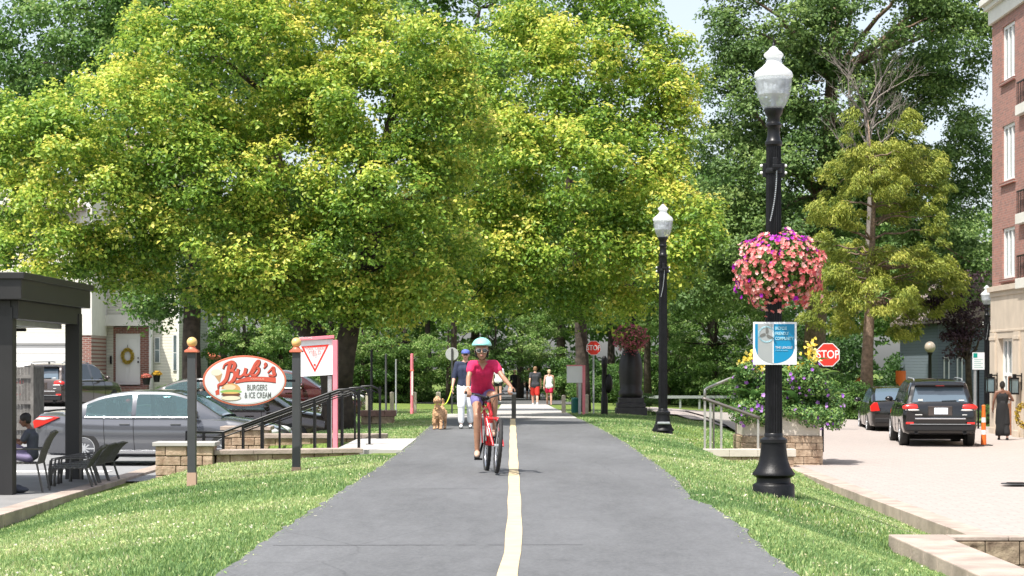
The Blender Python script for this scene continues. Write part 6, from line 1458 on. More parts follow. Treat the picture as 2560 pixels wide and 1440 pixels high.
# ------------------------------------------------------------------ posts and little things near the crossing
BG = 'pale square wooden posts along the crossing'
def wpost(px, pyt, pyb, w_px, label, d=None):
    d = d or 60; x = GX(px, d); zb = HC - (pyb - HY) * d / FPX; zt = HC - (pyt - HY) * d / FPX; r = empty('wooden_post', (x, d, zb), 0, label, 'post', BG); w_ = w_px * d / FPX / 2
    m = MB(); m.box2((-w_, -w_, -.3), (w_, w_, zt - zb)); m.lathe([(w_ * 1.3, zt - zb), (w_ * .4, zt - zb + .03)], 4); m.build('post', M['woodpost'], r, bevel=.008)
for a in ((917, 985, 1034, 6, 'pale wooden post just behind the nearest handrail end', 56), (980, 982, 1022, 10, 'pale wooden post left of the red and white pole', 60), (1037, 982, 1024, 9, 'pale wooden post directly behind the red and white pole', 60.5), (1096, 982, 1020, 11, 'pale wooden post rising behind the dog', 61),
          (1409, 990, 1034, 10, 'pale wooden post left of the blank white notice', 57), (1467, 988, 1036, 9, 'pale wooden post right of the blank white notice', 57.5)): wpost(*a)
def pole(px, pyt, pyb, w_px, d, mm, label, name='pole'):
    x = GX(px, d); zb = HC - (pyb - HY) * d / FPX; zt = HC - (pyt - HY) * d / FPX; r = empty(name, (x, d, zb), 0, label, 'pole'); w_ = w_px * d / FPX / 2
    m = MB(); m.lathe([(w_ * 1.2, -.2), (w_ * 1.2, .05), (w_, .06), (w_, zt - zb - .01), (w_ * .5, zt - zb)], 10); m.build('shaft', mm, r, smooth='auto'); return r
pole(929, 876, 1036, 6, 52, M['black'], 'thin black pole beside the curved end of the nearest handrail')
pole(965, 884, 1030, 5, 55, M['darkgrey'], 'thin dark pole right of the handrails')
pole(990, 898, 1030, 4, 57, M['steel'], 'thin grey metal pole left of the red and white pole')
r = pole(1030, 884, 1027, 8, 58, M['pink'], 'slim red and white marker pole on the lawn left of the dog')
m = MB(); m.box2((-.012, -.056, .45), (.03, -.045, 1.15)); m.build('stripe', M['white'], r)
m = MB(); m.box2((-.06, -.05, 1.16), (.06, .05, 1.19)); m.build('band', M['salmon'], r)
d = 48.9; r = empty('bollard', (GX(1284.5, d), d, .01), 0, 'dark square bollard in the middle of the path end', 'bollard'); m = MB(); m.box2((-.055, -.055, 0), (.055, .055, .62)); m.build('post', mat('bronze_bollard', (.07, .065, .05), .5, var=.2), r, bevel=.01); m = MB(); m.box2((-.06, -.06, .60), (.06, .06, .65)); m.build('cap', M['steel'], r, bevel=.01)
d = 59; r = empty('litter_bin', (GX(1437.5, d), d, HC - (1032 - HY) * d / FPX), 0, 'dark green round litter bin under the blank white notice', 'litter bin'); m = MB(); m.lathe([(.10, -.1), (.105, .40), (.11, .41), (.11, .43), (.09, .45)], 18); m.build('bin', M['green_bin'], r, smooth='auto')
m = MB(); 
for k in range(12): a = 2 * PI * k / 12; m.box2((.106 * math.cos(a) - .006, .106 * math.sin(a) - .006, .02), (.106 * math.cos(a) + .006, .106 * math.sin(a) + .006, .39))
m.build('slats', M['green_bin'], r)
# orange traffic post by the sports utility vehicle
d = 52.6; r = empty('traffic_cone', (GX(2459, d), d, -.80), 0, 'tall orange and white traffic post behind the right wheel of the black sports utility vehicle', 'traffic cone')
m = MB(); m.lathe([(.075, .02), (.07, .2), (.06, .5), (.05, .85), (.045, 1.02), (.05, 1.06), (.03, 1.08)], 18); m.build('cone', M['orange'], r, smooth='auto')
for z0, z1, a, b in ((.30, .42, .069, .065), (.62, .75, .059, .056)): m = MB(); m.lathe([(a, z0), (b, z1)], 18, cap=False); m.build('reflective_band', M['white'], r)
m = MB(); m.box2((-.2, -.2, 0), (.2, .2, .035)); m.build('base', M['rubber'], r, bevel=.008)
# orange barrel in the shade behind the trees
for px, py, w_, h_, lab in ((2252, 945, .34, .75, 'bright orange barrel in shade behind the small black sedan'), (2145, 963, .3, .5, 'orange barrel in shade left of the cedar trunk')):
    d = 88; r = empty('orange_barrel', (GX(px, d), d, -.75), 0, lab, 'barrel', 'orange construction barrels'); hh = HC - (py - 18 - HY) * d / FPX + .75
    m = MB(); m.lathe([(w_ * .8, 0), (w_ * .8, hh * .3), (w_ * .74, hh * .31), (w_ * .74, hh * .6), (w_ * .68, hh * .61), (w_ * .66, hh)], 18); m.build('drum', M['orange'], r, smooth='auto'); m = MB(); m.lathe([(w_ * .75, hh * .36), (w_ * .75, hh * .5)], 18, cap=False); m.build('reflective_band', M['white'], r)
# dried flower ring at the right edge
d = 57.5; r = empty('wreath', P(2562, 1038, d), 0, 'brown and yellow dried flower ring at the right edge by the stone wall', 'wreath'); rg = np.random.default_rng(5); n = 700; a = rg.uniform(0, 2 * PI, n); rr = rg.uniform(.16, .30, n)
me = leaf_mesh('flowers', np.stack([rr * np.cos(a), rg.normal(0, .03, n), rr * 1.3 * np.sin(a)], 1), rg.normal(size=(n, 3)) + [0, -1, 0], rg.uniform(.04, .08, n), rg.uniform(0, .7, n), L_WREATH); q = bpy.data.objects.new('flowers', me); C.objects.link(q); q.parent = r
m = MB(); m.tube([(.22 * math.cos(t), .02, .29 * math.sin(t)) for t in np.linspace(0, 2 * PI, 25)], .02, 6); m.bar((0, .02, -.3), (0, .02, -.95 - .0), .03); m.box2((-.15, -.12, -1.1), (.15, .16, -.9)); m.build('stand', M['black'], r)
# manhole-like drain in the plaza
d = 36.5; r = empty('drain_cover', (GX(2545, 35.6), 35.6, -.795), 0, 'dark iron drain cover in the plaza paving at the right edge', 'drain cover'); m = MB(); m.lathe([(.30, 0), (.30, .012), (.28, .014)], 28); m.build('rim', M['darkgrey'], r); m = MB()
for k in range(7): m.box((0, -.2 + k * .066, .018), (.44 - abs(k - 3) * .05, .03, .008))
m.build('grate', M['black'], r)

# ------------------------------------------------------------------ planting in the cream planter
L_CAN = leafmat('canna_leaves', [(0, (.03, .09, .03)), (.5, (.09, .20, .05)), (1, (.26, .38, .10))], .3)
L_YEL = leafmat('yellow_canna_petals', [(0, (.75, .50, .05)), (.6, (.90, .72, .12)), (1, (.95, .85, .40))], .35)
L_LIL = leafmat('lilac_petunias', [(0, (.22, .06, .42)), (.6, (.42, .16, .62)), (1, (.65, .40, .78))], .3)
def canna(px, py_top, d, lab, seed, fl=True, nl_=13):
    rg = np.random.default_rng(seed); x = GX(px, d); zt = HC - (py_top - HY) * d / FPX; base = Vector((x, d, .28)); H = zt - .28
    r = empty('canna_lily', base, 0, lab, 'canna plant', 'cannas in the cream planter'); m = MB(); m.tube([(0, 0, 0), (.02, 0, H * .5), (0, 0, H * .93)], [.018, .014, .007], 6); m.build('stem', L_CAN, r)
    vs = []; fs = []; ts = []; mb = MB()
    for k in range(nl_):
        a = rg.uniform(0, 2 * PI); z = H * rg.uniform(.02, .68); L = rg.uniform(.50, .85); w_ = L * rg.uniform(.13, .19); up = rg.uniform(.5, 1.2); V = []; n = 8; dr = Vector((math.cos(a), math.sin(a), 0)); sd = Vector((-math.sin(a), math.cos(a), 0))
        for i in range(n + 1):
            t = i / n; c = dr * (L * t * .75) + Vector((0, 0, z + L * up * (t - .62 * t * t))); ww = w_ * math.sin(PI * (t * .92 + .06)) ** .8
            V += [c + sd * ww + Vector((0, 0, ww * .35)), c, c - sd * ww + Vector((0, 0, ww * .35))]
        mb.add(V, [f for i in range(n) for f in ((3 * i, 3 * i + 1, 3 * i + 4, 3 * i + 3), (3 * i + 1, 3 * i + 2, 3 * i + 5, 3 * i + 4))]); ts += [rg.uniform(.2, 1)] * (2 * n)
    o = mb.build('leaves', L_CAN, r, smooth=True, fix=False); at = o.data.attributes.new('t', 'FLOAT', 'FACE'); at.data.foreach_set('value', ts)
    if fl:
        n = 26; cen = np.stack([rg.normal(0, .07, n), rg.normal(0, .07, n), H * .9 + rg.normal(0, .09, n)], 1); me = leaf_mesh('blossoms', cen, rg.normal(size=(n, 3)) + [0, -.8, .4], rg.uniform(.08, .13, n), rg.random(n), L_YEL, aspect=.8, seed=seed); q = bpy.data.objects.new('blossoms', me); C.objects.link(q); q.parent = r
for i, (px, py, d, lab, fl) in enumerate(((1862, 893, 43.5, 'canna with pale yellow flowers left of the bicycle sign', True), (1896, 905, 43.3, 'short canna with pale yellow flowers under the left edge of the bicycle sign', True), (1882, 878, 44.1, 'canna with yellow flowers half hidden by the bicycle sign left edge', True),
      (2028, 850, 43.8, 'tallest canna with bright yellow flowers left of the larger stop sign', True), (2030, 880, 43.3, 'canna with yellow flowers touching the larger stop sign', True), (1994, 910, 43.2, 'canna with yellow flowers at the lower right corner of the bicycle sign', True), (2015, 885, 44.2, 'leafy canna without flowers between the bicycle sign and the stop sign', False), (1975, 930, 43.9, 'low leafy canna behind the lamp post', False), (2062, 940, 43.9, 'low leafy canna under the larger stop sign', False), (1920, 935, 44.1, 'low leafy canna left of the lamp post', False))): canna(px, py, d, lab, 80 + i, fl)
def petunias():
    d = 43.6; r = empty('petunias', (GX(1965, d), d, .3), 0, 'trailing lilac petunias spilling over the cream planter', 'flowers'); rg = np.random.default_rng(12); o = np.array(r.location)
    lobes = [(1870, 985, 55, 45), (1920, 1005, 50, 40), (2000, 990, 60, 40), (2060, 1005, 50, 45), (2085, 1020, 30, 38), (1860, 955, 40, 30), (1900, 1020, 40, 30), (2040, 960, 45, 35), (1900, 955, 45, 40), (1960, 950, 50, 40), (2010, 940, 45, 45), (1870, 930, 30, 30), (1862, 1030, 42, 34), (1912, 1040, 34, 26), (2035, 1040, 46, 30), (2085, 1046, 30, 30), (1985, 1030, 40, 22)]; CEN = []; N_ = []
    for (px, py, a, b) in lobes:
        n = 900; q = sph(rg, n); c = P(px, py, d - (.62 if py > 1028 else .4) + rg.uniform(-.2, .1 if py > 1028 else .5)); s = d / FPX; CEN.append(np.array(c) + q * np.array([a * s, .42, b * s]) * rg.random((n, 1)) ** .4); N_.append(q)
    cen = np.concatenate(CEN) - o; nn = np.concatenate(N_); n = len(cen)
    me = leaf_mesh('leaves', cen, nn + rg.normal(0, .5, (n, 3)) + [0, 0, .3], rg.uniform(.04, .085, n), rg.uniform(.2, 1, n), L_CAN, seed=3); q = bpy.data.objects.new('leaves', me); C.objects.link(q); q.parent = r
    k = rg.random(n) < .016; k &= nn[:, 1] < .3; blossoms('blossoms', r, cen[k] * 1.0 + nn[k] * .06, nn[k] + [0, -.5, .1], rg.uniform(.06, .10, k.sum()), rg.random(k.sum()), L_LIL, 5)
petunias()

# ------------------------------------------------------------------ patio chairs
def chair():
    r = empty('patio_chair', (0, 0, 0), 0, '', 'chair', 'dark wicker patio chairs'); mt = M['wicker']
    m = MB(); 
    for k in range(7): m.box((-.21 + k * .07, 0, .44), (.055, .46, .02))
    m.build('seat', mt, r, bevel=.004)
    m = MB()
    for k in range(7): y = -.20 + k * .067; m.tube([(-.23, y, .45), (-.28, y, .62), (-.36, y, .80), (-.43, y, .90)], .013, 5)
    m.tube([(-.43, -.23, .90), (-.445, 0, .93), (-.43, .23, .90)], .018, 6); m.build('backrest', mt, r)
    for s in (-1, 1):
        m = MB(); m.tube([(.24, s * .25, 0), (.25, s * .25, .40), (.23, s * .25, .62), (.10, s * .25, .66), (-.30, s * .25, .66)], .015, 6); m.build('armrest', mt, r, smooth=True)
        for x0, x1 in ((.24, .22), (-.27, -.22)):
            m = MB(); m.tube([(x0 + (-.04 if x0 < 0 else .02), s * .235, 0), (x1, s * .235, .44)], .016, 6); m.build('leg', mt, r)
    return r
c0 = chair(); ZP = -.60
spots = [(-6.98 - .0, 31.5, 'wicker patio chair nearest the grass, right beside the seated person'), (-7.08, 32.1, 'second wicker patio chair of the row from the seated person'), (-7.05, 32.75, 'third wicker patio chair of the row from the seated person'), (-7.02, 33.35, 'wicker patio chair farthest along the row, by the grey car wheel')]
# seats face left; backs lean right, as in the photograph
for i, (x, y, lab) in enumerate(spots):
    if i == 0: o = c0; o.location = (x, y, ZP); o.rotation_euler = (0, 0, R(180 + 4)); o['label'] = lab; o.scale = (1.2, 1, .70)
    else: dup(c0, (x, y, ZP), R(180 + 4 - i * 5), lab)
dup(c0, (-7.42, 30.4, ZP), R(180), 'wicker patio chair the child sits in').scale = (1.0, 1, 1.0)
r = empty('bag', (-7.60, 30.1, ZP), 0, 'dark slate cloth bag lying on the patio beside the column', 'bag'); m = MB(); m.ell((0, 0, .07), (.22, .14, .08), 16, 8); m.ell((.16, 0, .05), (.14, .1, .05), 12, 8); m.build('bag', M['grey_cloth'], r, remesh=.012, smooth=True); m = MB(); m.tube([(-.1, -.1, .12), (0, -.16, .13), (.1, -.12, .10)], .01, 6); m.build('strap', M['black'], r)
# ------------------------------------------------------------------ people
def V3(*a): return Vector(a)
def hand(mb, wr, d, palm_n, s=1.0, curl=.5, side=1, fat=1.0):
    """palm and five separate curled fingers; d = direction of the fingers, palm_n = palm facing, side = thumb side"""
    d = Vector(d).normalized(); n = Vector(palm_n); n = (n - d * n.dot(d)).normalized(); u = d.cross(n) * side
    kn = wr + d * .085 * s
    mb.caps(wr, .022 * s * fat, wr + d * .03 * s, .027 * s * fat)
    for q in (-1.3, -.4, .5, 1.3): mb.caps(wr + d * .02 * s + u * q * .011 * s, .015 * s * fat, kn + u * q * .017 * s, .0125 * s * fat, 8)
    for q, L in ((-1.4, .060), (-.5, .072), (.45, .076), (1.35, .068)):
        b = kn + u * q * .018 * s; a1 = curl * .6; a2 = curl * 1.5; a3 = curl * 2.3
        p1 = b + (d * math.cos(a1) + n * math.sin(a1)) * L * .45 * s; p2 = p1 + (d * math.cos(a2) + n * math.sin(a2)) * L * .33 * s; p3 = p2 + (d * math.cos(a3) + n * math.sin(a3)) * L * .25 * s
        r_ = .0095 * s * fat; mb.caps(b, r_ * 1.05, p1, r_, 8); mb.caps(p1, r_, p2, r_ * .92, 8); mb.caps(p2, r_ * .92, p3, r_ * .85, 8)
    t0 = wr + d * .025 * s + u * .020 * s; t1 = t0 + (d * .6 + u * .75 + n * .35).normalized() * .040 * s; t2 = t1 + (d * .85 + u * .25 + n * .5).normalized() * .034 * s
    mb.caps(t0, .014 * s * fat, t1, .0115 * s * fat, 8); mb.caps(t1, .0115 * s * fat, t2, .0095 * s * fat, 8)
def headblob(mb, c, fw, up, s=1.0):
    """c = head centre; fw = facing; s scales a 0.225 m tall head"""
    fw = Vector(fw).normalized(); up = Vector(up); up = (up - fw * up.dot(fw)).normalized(); rt = fw.cross(up)
    M_ = Matrix((rt, -fw, up)).transposed()
    def E(p, r_, n=16, m=10): mb_ = MB(); mb_.ell((0, 0, 0), r_, n, m); q = c + M_ @ Vector(p) * s; mb.add([M_ @ (Vector(v) * s) + q for v in mb_.v], mb_.f)
    E((0, .008, .022), (.074, .092, .088)); E((0, -.022, -.040), (.056, .062, .066)); E((0, -.045, -.082), (.030, .030, .024)); E((0, -.064, .030), (.050, .024, .020))
    E((0, -.098, -.012), (.0115, .018, .018)); E((0, -.090, .010), (.008, .014, .026)); E((0, -.084, -.047), (.024, .012, .010)); E((0, -.078, -.058), (.018, .010, .007))
    for s_ in (-1, 1): E((s_ * .040, -.062, -.018), (.020, .020, .022)); E((s_ * .077, .008, -.005), (.010, .018, .030))
    return M_
def face_parts(root, c, M_, s, eyes=True):
    if eyes:
        m = MB(); 
        for s_ in (-1, 1): m.ell(c + M_ @ Vector((s_ * .031, -.079, .006)) * s, (.013 * s, .011 * s, .009 * s), 10, 6)
        m.build('eye', M['white_cloth'], root, smooth=True)
        m = MB()
        for s_ in (-1, 1): m.ell(c + M_ @ Vector((s_ * .031, -.088, .006)) * s, (.006 * s, .004 * s, .006 * s), 8, 6)
        m.build('iris', M['hair_black'], root, smooth=True)
        m = MB()
        for s_ in (-1, 1): m.bar(c + M_ @ Vector((s_ * .016, -.086, .027)) * s, c + M_ @ Vector((s_ * .046, -.078, .028)) * s, .006 * s, .005 * s)
        m.build('eyebrow', M['hair_black'], root)
    m = MB(); m.ell(c + M_ @ Vector((0, -.094, -.051)) * s, (.021 * s, .006 * s, .0065 * s), 12, 6); m.build('lips', M['lips'], root, smooth=True)
M['lips'] = mat('lips', (.30, .07, .06), .4)
def person(loc, rz, label, J, S, skin, vox=.009, group=None):
    """J joints in the person's frame (facing -y). S = clothing spec"""
    r = empty('person', loc, rz, label, 'person', group); s = J.get('s', 1.0); W_ = J.get('w', 1.0)
    b = MB()
    hd = J['head']; fw = J.get('face', V3(0, -1, 0)); M_ = headblob(b, hd, fw, J.get('hup', V3(0, 0, 1)), s * J.get('hs', 1.0))
    b.caps(J['neck'], .052 * s * W_, hd + M_ @ V3(0, .015, -.05) * s, .047 * s)
    ch, wa, pe_ = J['chest'], J['waist'], J['pelvis']; sl, sr = J['sh']; hl, hr = J['hip']
    def torso(mb, g):
        for t in (-.5, 0, .5): 
            off = (sl - sr) * .42 * t
            mb.caps(ch + off * 1.1, (.085 + g) * s * W_, wa + off * .8, (.078 + g) * s * W_); mb.caps(wa + off * .8, (.078 + g) * s * W_, pe_ + off * .95, (.092 + g) * s * W_)
        if g > 0 and S.get('sleeve', .45) == 0:
            for q in (sl, sr): a_ = J['neck'].lerp(q, .55); mb.caps(a_, (.022 + g) * s, ch + (q - ch) * .35, (.06 + g) * s)
            mb.caps(ch, (.075 + g) * s, ch + V3(0, 0, .05), (.06 + g) * s); return
        mb.caps(sl.lerp(ch, .25), (.048 + g) * s, sr.lerp(ch, .25), (.048 + g) * s); mb.caps(J['neck'] - V3(0, 0, .02) * (g > 0), (.048 + g * .5) * s, sl, (.046 + g) * s); mb.caps(J['neck'] - V3(0, 0, .02) * (g > 0), (.048 + g * .5) * s, sr, (.046 + g) * s)
        mb.caps(ch, (.08 + g) * s, J['neck'] - V3(0, 0, .05), (.05 + g * .6) * s)
    torso(b, 0)
    for i in (0, 1):
        sh, el, wr = J['sh'][i], J['el'][i], J['wr'][i]
        b.caps(sh, .047 * s * W_, sh.lerp(el, .35), .043 * s * W_); b.caps(sh.lerp(el, .35), .043 * s * W_, el, .034 * s * W_); b.caps(el, .035 * s * W_, el.lerp(wr, .3), .036 * s * W_); b.caps(el.lerp(wr, .3), .036 * s * W_, wr, .022 * s)
        hdir = J.get('hd', [None, None])[i] or (wr - el); pn = J.get('pn', [V3(1, 0, 0), V3(-1, 0, 0)])[i]
        hand(b, wr, hdir, pn, s * 1.0, J.get('curl', .5), J.get('ts', (1, -1))[i], max(1, vox / .0085))
        hp, kn, an = J['hip'][i], J['kn'][i], J['an'][i]
        b.caps(hp, .086 * s * W_, hp.lerp(kn, .5), .070 * s * W_); b.caps(hp.lerp(kn, .5), .070 * s * W_, kn, .052 * s * W_); b.caps(kn, .052 * s, kn.lerp(an, .32), .055 * s * W_); b.caps(kn.lerp(an, .32), .055 * s * W_, an, .034 * s)
        fd = J.get('fd', [V3(0, -1, 0)] * 2)[i].normalized(); hl_ = an + V3(0, 0, -.03) * s - fd * .03 * s; b.caps(hl_, .030 * s, an + fd * .13 * s - V3(0, 0, .045) * s, .026 * s); b.caps(an, .033 * s, hl_, .03 * s)
    b.build('body', skin, r, remesh=vox, smooth=True)
    # clothing
    g = .016
    if S.get('top'):
        m = MB(); ch0 = J['neck']; torso(m, g)
        sv = S.get('sleeve', .45)
        for i in (0, 1):
            if sv > 0:
                sh, el, wr = J['sh'][i], J['el'][i], J['wr'][i]; e = sh.lerp(el, min(1, sv)); m.caps(sh, (.052 + g) * s * W_, e, (.047 + g * (1.1 if sv < 1 else .6)) * s * W_)
                if sv > 1: m.caps(el, (.040 + g * .8) * s, el.lerp(wr, sv - 1), (.036 + g * .6) * s)
        if S.get('hem'): 
            for t in (-.5, 0, .5): off = (sl - sr) * .42 * t; m.caps(pe_ + off, (.108 + g) * s * W_, pe_ + off + V3(0, 0, -S['hem']) * s * .5, (.104 + g) * s * W_)
        m.build('shirt', S['top'], r, remesh=vox, smooth=True, sm_it=4)
    if S.get('bottom'):
        m = MB(); L = S.get('leg', .4); f = S.get('flare', 1.0)
        m.caps(pe_ + (hl - pe_) * .8, (.090 + g) * s * W_, pe_ + (hr - pe_) * .8, (.090 + g) * s * W_); m.caps(pe_, (.090 + g) * s * W_, pe_ + V3(0, 0, .04) * s, (.075 + g) * s * W_)
        for i in (0, 1):
            hp, kn, an = J['hip'][i], J['kn'][i], J['an'][i]
            e = hp.lerp(kn, min(1, L)); m.caps(hp, (.088 + g) * s * W_, e, (.080 + g * 1.1 - .02 * min(1, L)) * s * W_ * f)
            if L > 1: m.caps(kn, (.060 + g) * s, kn.lerp(an, L - 1), (.050 + g) * s * f)
        m.build(S.get('bname', 'shorts'), S['bottom'], r, remesh=vox, smooth=True, sm_it=4)
    for i in (0, 1):
        an = J['an'][i]; fd = J.get('fd', [V3(0, -1, 0)] * 2)[i].normalized(); m = MB()
        hl_ = an + V3(0, 0, -.045) * s - fd * .035 * s; to = an + fd * .15 * s + V3(0, 0, -.055 + fd.z * .0) * s
        m.caps(hl_, .036 * s, an + fd * .06 * s - V3(0, 0, .045) * s, .040 * s); m.caps(an + fd * .06 * s - V3(0, 0, .045) * s, .040 * s, to, .032 * s); m.build('shoe', S['shoe'], r, remesh=vox, smooth=True)
        m = MB(); m.bar(hl_ - V3(0, 0, .03) * s - fd * .03 * s, to - V3(0, 0, .028) * s + fd * .025 * s, .075 * s, .018 * s); m.build('sole', S.get('sole', M['white']), r, bevel=.005)
        if S.get('sock'):
            m = MB(); kn = J['kn'][i]; m.caps(an, .040 * s, an.lerp(kn, .22), .040 * s); m.build('sock', S['sock'], r, smooth=True)
    if S.get('hair'):
        hm, style = S['hair']; m = MB()
        def E(p, r_): mb_ = MB(); mb_.ell((0, 0, 0), r_, 16, 10); q = hd + M_ @ Vector(p) * s; m.add([M_ @ (Vector(v) * s) + q for v in mb_.v], mb_.f)
        E((0, .022, .040), (.083, .090, .084)); E((0, .045, -.005), (.074, .065, .075))
        if style == 'long': E((0, .06, -.09), (.075, .045, .12)); E((.06, .02, -.06), (.022, .04, .08)); E((-.06, .02, -.06), (.022, .04, .08))
        if style == 'side': E((.074, .0, -.035), (.018, .04, .062)); E((-.074, .0, -.035), (.018, .04, .062)); E((0, .07, -.06), (.06, .04, .07))
        if style == 'bun': E((0, .06, .10), (.05, .05, .045))
        if style == 'tail': E((0, .09, -.02), (.028, .03, .09))
        if style == 'curly': E((0, .02, .05), (.10, .105, .09)); E((.05, .04, 0), (.05, .05, .06)); E((-.05, .04, 0), (.05, .05, .06))
        m.build('hair', hm, r, remesh=max(vox, .008), smooth=True)
    return r, M_
def standing(H=1.7, stride=.22, arm=.12, wide=1.0, lift=0.0):
    k = H / 1.7; q = {}
    q['s'] = k; q['head'] = V3(0, -.02, 1.585) * k; q['neck'] = V3(0, .01, 1.43) * k; q['chest'] = V3(0, .0, 1.27) * k; q['waist'] = V3(0, .0, 1.07) * k; q['pelvis'] = V3(0, .01, .93) * k
    q['sh'] = [V3(-.175, .01, 1.385) * k, V3(.175, .01, 1.385) * k]; q['el'] = [V3(-.23, .02 - arm, 1.12) * k, V3(.23, .03 + arm, 1.12) * k]
    q['wr'] = [V3(-.24, -.05 - arm * 1.9, .885) * k, V3(.24, .0 + arm * 1.6, .88) * k]
    q['hip'] = [V3(-.085, .01, .90) * k, V3(.085, .01, .90) * k]
    q['kn'] = [V3(-.09, stride * .35, .49) * k, V3(.09, -stride * .65, .50) * k]; q['an'] = [V3(-.09, stride * 1.1, .10 + lift * .5) * k, V3(.09, -stride * .8, .09) * k]
    return q
# cyclist: joints read from the ground plane at 24.5 m, in metres from the cyclist's own base
dC = 24.45; base = V3(GX(1222, dC), dC, .012)
def K(px, py, dy=0.0): p = P(px, py, dC + dy); return p - base
J = dict(s=.93, w=.90, head=K(1204.5, 877, -.25), neck=K(1207, 906, -.12), chest=K(1206, 926, -.06), waist=K(1204, 957, .12), pelvis=K(1205, 979, .28),
         sh=[K(1180, 912, -.10), K(1236, 911, -.10)], el=[K(1171, 945, -.22), K(1258, 944, -.22)], wr=[K(1170, 972, -.42), K(1277, 966, -.42)],
         hip=[K(1192, 988, .26), K(1220, 988, .26)], kn=[K(1193, 1040, -.08), K(1236, 988, -.16)], an=[K(1193, 1124, -.02), K(1233, 1072, -.10)],
         hd=[V3(.25, -.8, -.6), V3(-.1, -.8, -.55)], pn=[V3(0, -.5, -1), V3(0, -.5, -1)], curl=.95, ts=(-1, 1), fd=[V3(0, -1, -.1), V3(0, -1, -.12)], face=V3(.02, -1, -.06), hs=1.14)
J['w'] = .92
cy, Mh = person(base, 0, 'woman in a hot pink shirt and mint helmet riding the red bicycle towards the camera', J, dict(top=M['hotpink'], sleeve=.42, bottom=M['lilac'], leg=.36, shoe=mat('tan_sandal', (.55, .38, .28), .6), sole=M['deep'], hair=(M['hair_black'], 'side'), hem=.10), M['skin_mid'], vox=.0075)
hs = .93 * 1.14; hc = J['head']
face_parts(cy, hc, Mh, hs, eyes=False)
m = MB(); 
for s_ in (-1, 1): m.ell(hc + Mh @ V3(s_ * .033, -.092, .008) * hs, (.028, .010, .021), 14, 8)
m.build('sunglass_lens', mat('sunglass_lens', (.03, .035, .04), .05, spec=1.0), cy, smooth=True)
m = MB()
for s_ in (-1, 1): m.tube([hc + Mh @ V3(s_ * (.033 + .030 * math.cos(a)), -.096 + .012 * abs(math.cos(a)), .008 + .023 * math.sin(a)) * hs for a in np.linspace(0, 2 * PI, 17)], .0035, 5); m.tube([hc + Mh @ V3(s_ * .062, -.085, .012) * hs, hc + Mh @ V3(s_ * .082, .0, .008) * hs], .003, 5)
m.bar(hc + Mh @ V3(-.006, -.098, .012) * hs, hc + Mh @ V3(.006, -.098, .012) * hs, .005, .005); m.build('sunglass_frame', mat('pale_frame', (.45, .42, .38), .3), cy)
# helmet: shell with raised vents, straps
m = MB(); vs = []; fs = []; n1, n2 = 32, 10
for j in range(n2 + 1):
    t = j / n2 * 1.42
    for k in range(n1):
        a = 2 * PI * k / n1; low = 1 + .10 * (math.sin(a) > .2) ; rr = 1.0 + .03 * math.cos(6 * a) * math.sin(t) ** 2
        vs.append(Mh @ V3(.106 * rr * math.sin(t) * math.cos(a), .012 + .130 * rr * math.sin(t) * math.sin(a), .043 + .104 * rr * math.cos(t) - .012 * (j / n2) * math.sin(a)) + hc)
for j in range(n2):
    for k in range(n1): fs.append((j * n1 + k, (j + 1) * n1 + k, (j + 1) * n1 + (k + 1) % n1, j * n1 + (k + 1) % n1))
m.add(vs, fs); o = m.build('helmet', M['mint'], cy, smooth=True); so_ = o.modifiers.new('t', 'SOLIDIFY'); so_.thickness = .016; so_.offset = 1; bake(o)
m = MB()
for x_, z_, a_ in ((-.028, .128, .4), (.028, .128, .4), (-.06, .105, .6), (.06, .105, .6), (0, .140, .2), (-.03, .095, .9), (.03, .095, .9)):
    yy = .012 - .130 * math.sqrt(max(0, 1 - ((z_ - .038) / .108) ** 2 - (x_ / .108) ** 2)); m.ell(hc + Mh @ V3(x_, yy - .012, z_), (.010, .012, .009), 10, 6)
m.build('vent', M['deep'], cy)
m = MB()
for s_ in (-1, 1): m.tube([hc + Mh @ V3(s_ * .085, -.02, .04), hc + Mh @ V3(s_ * .078, -.03, -.03), hc + Mh @ V3(s_ * .035, -.06, -.098), hc + Mh @ V3(0, -.065, -.108)], .005, 5)
m.build('chin_strap', M['black'], cy)
m = MB(); nk = K(1207, 914, -.190); m.add([nk + V3(-.062, .03, .035), nk + V3(-.03, .0, .0), nk + V3(0, -.012, -.055), nk + V3(.03, .0, .0), nk + V3(.062, .03, .035), nk + V3(0, .02, .04)], [(0, 1, 5), (1, 2, 5), (2, 3, 5), (3, 4, 5)]); m.build('neckline', M['skin_mid'], cy, smooth=True)
m = MB(); w_ = J['wr'][0]; m.tube([w_ + V3(.026 * math.cos(a), .01, .026 * math.sin(a)) for a in np.linspace(0, 2 * PI, 13)], .006, 5); m.build('wristband', M['white'], cy)
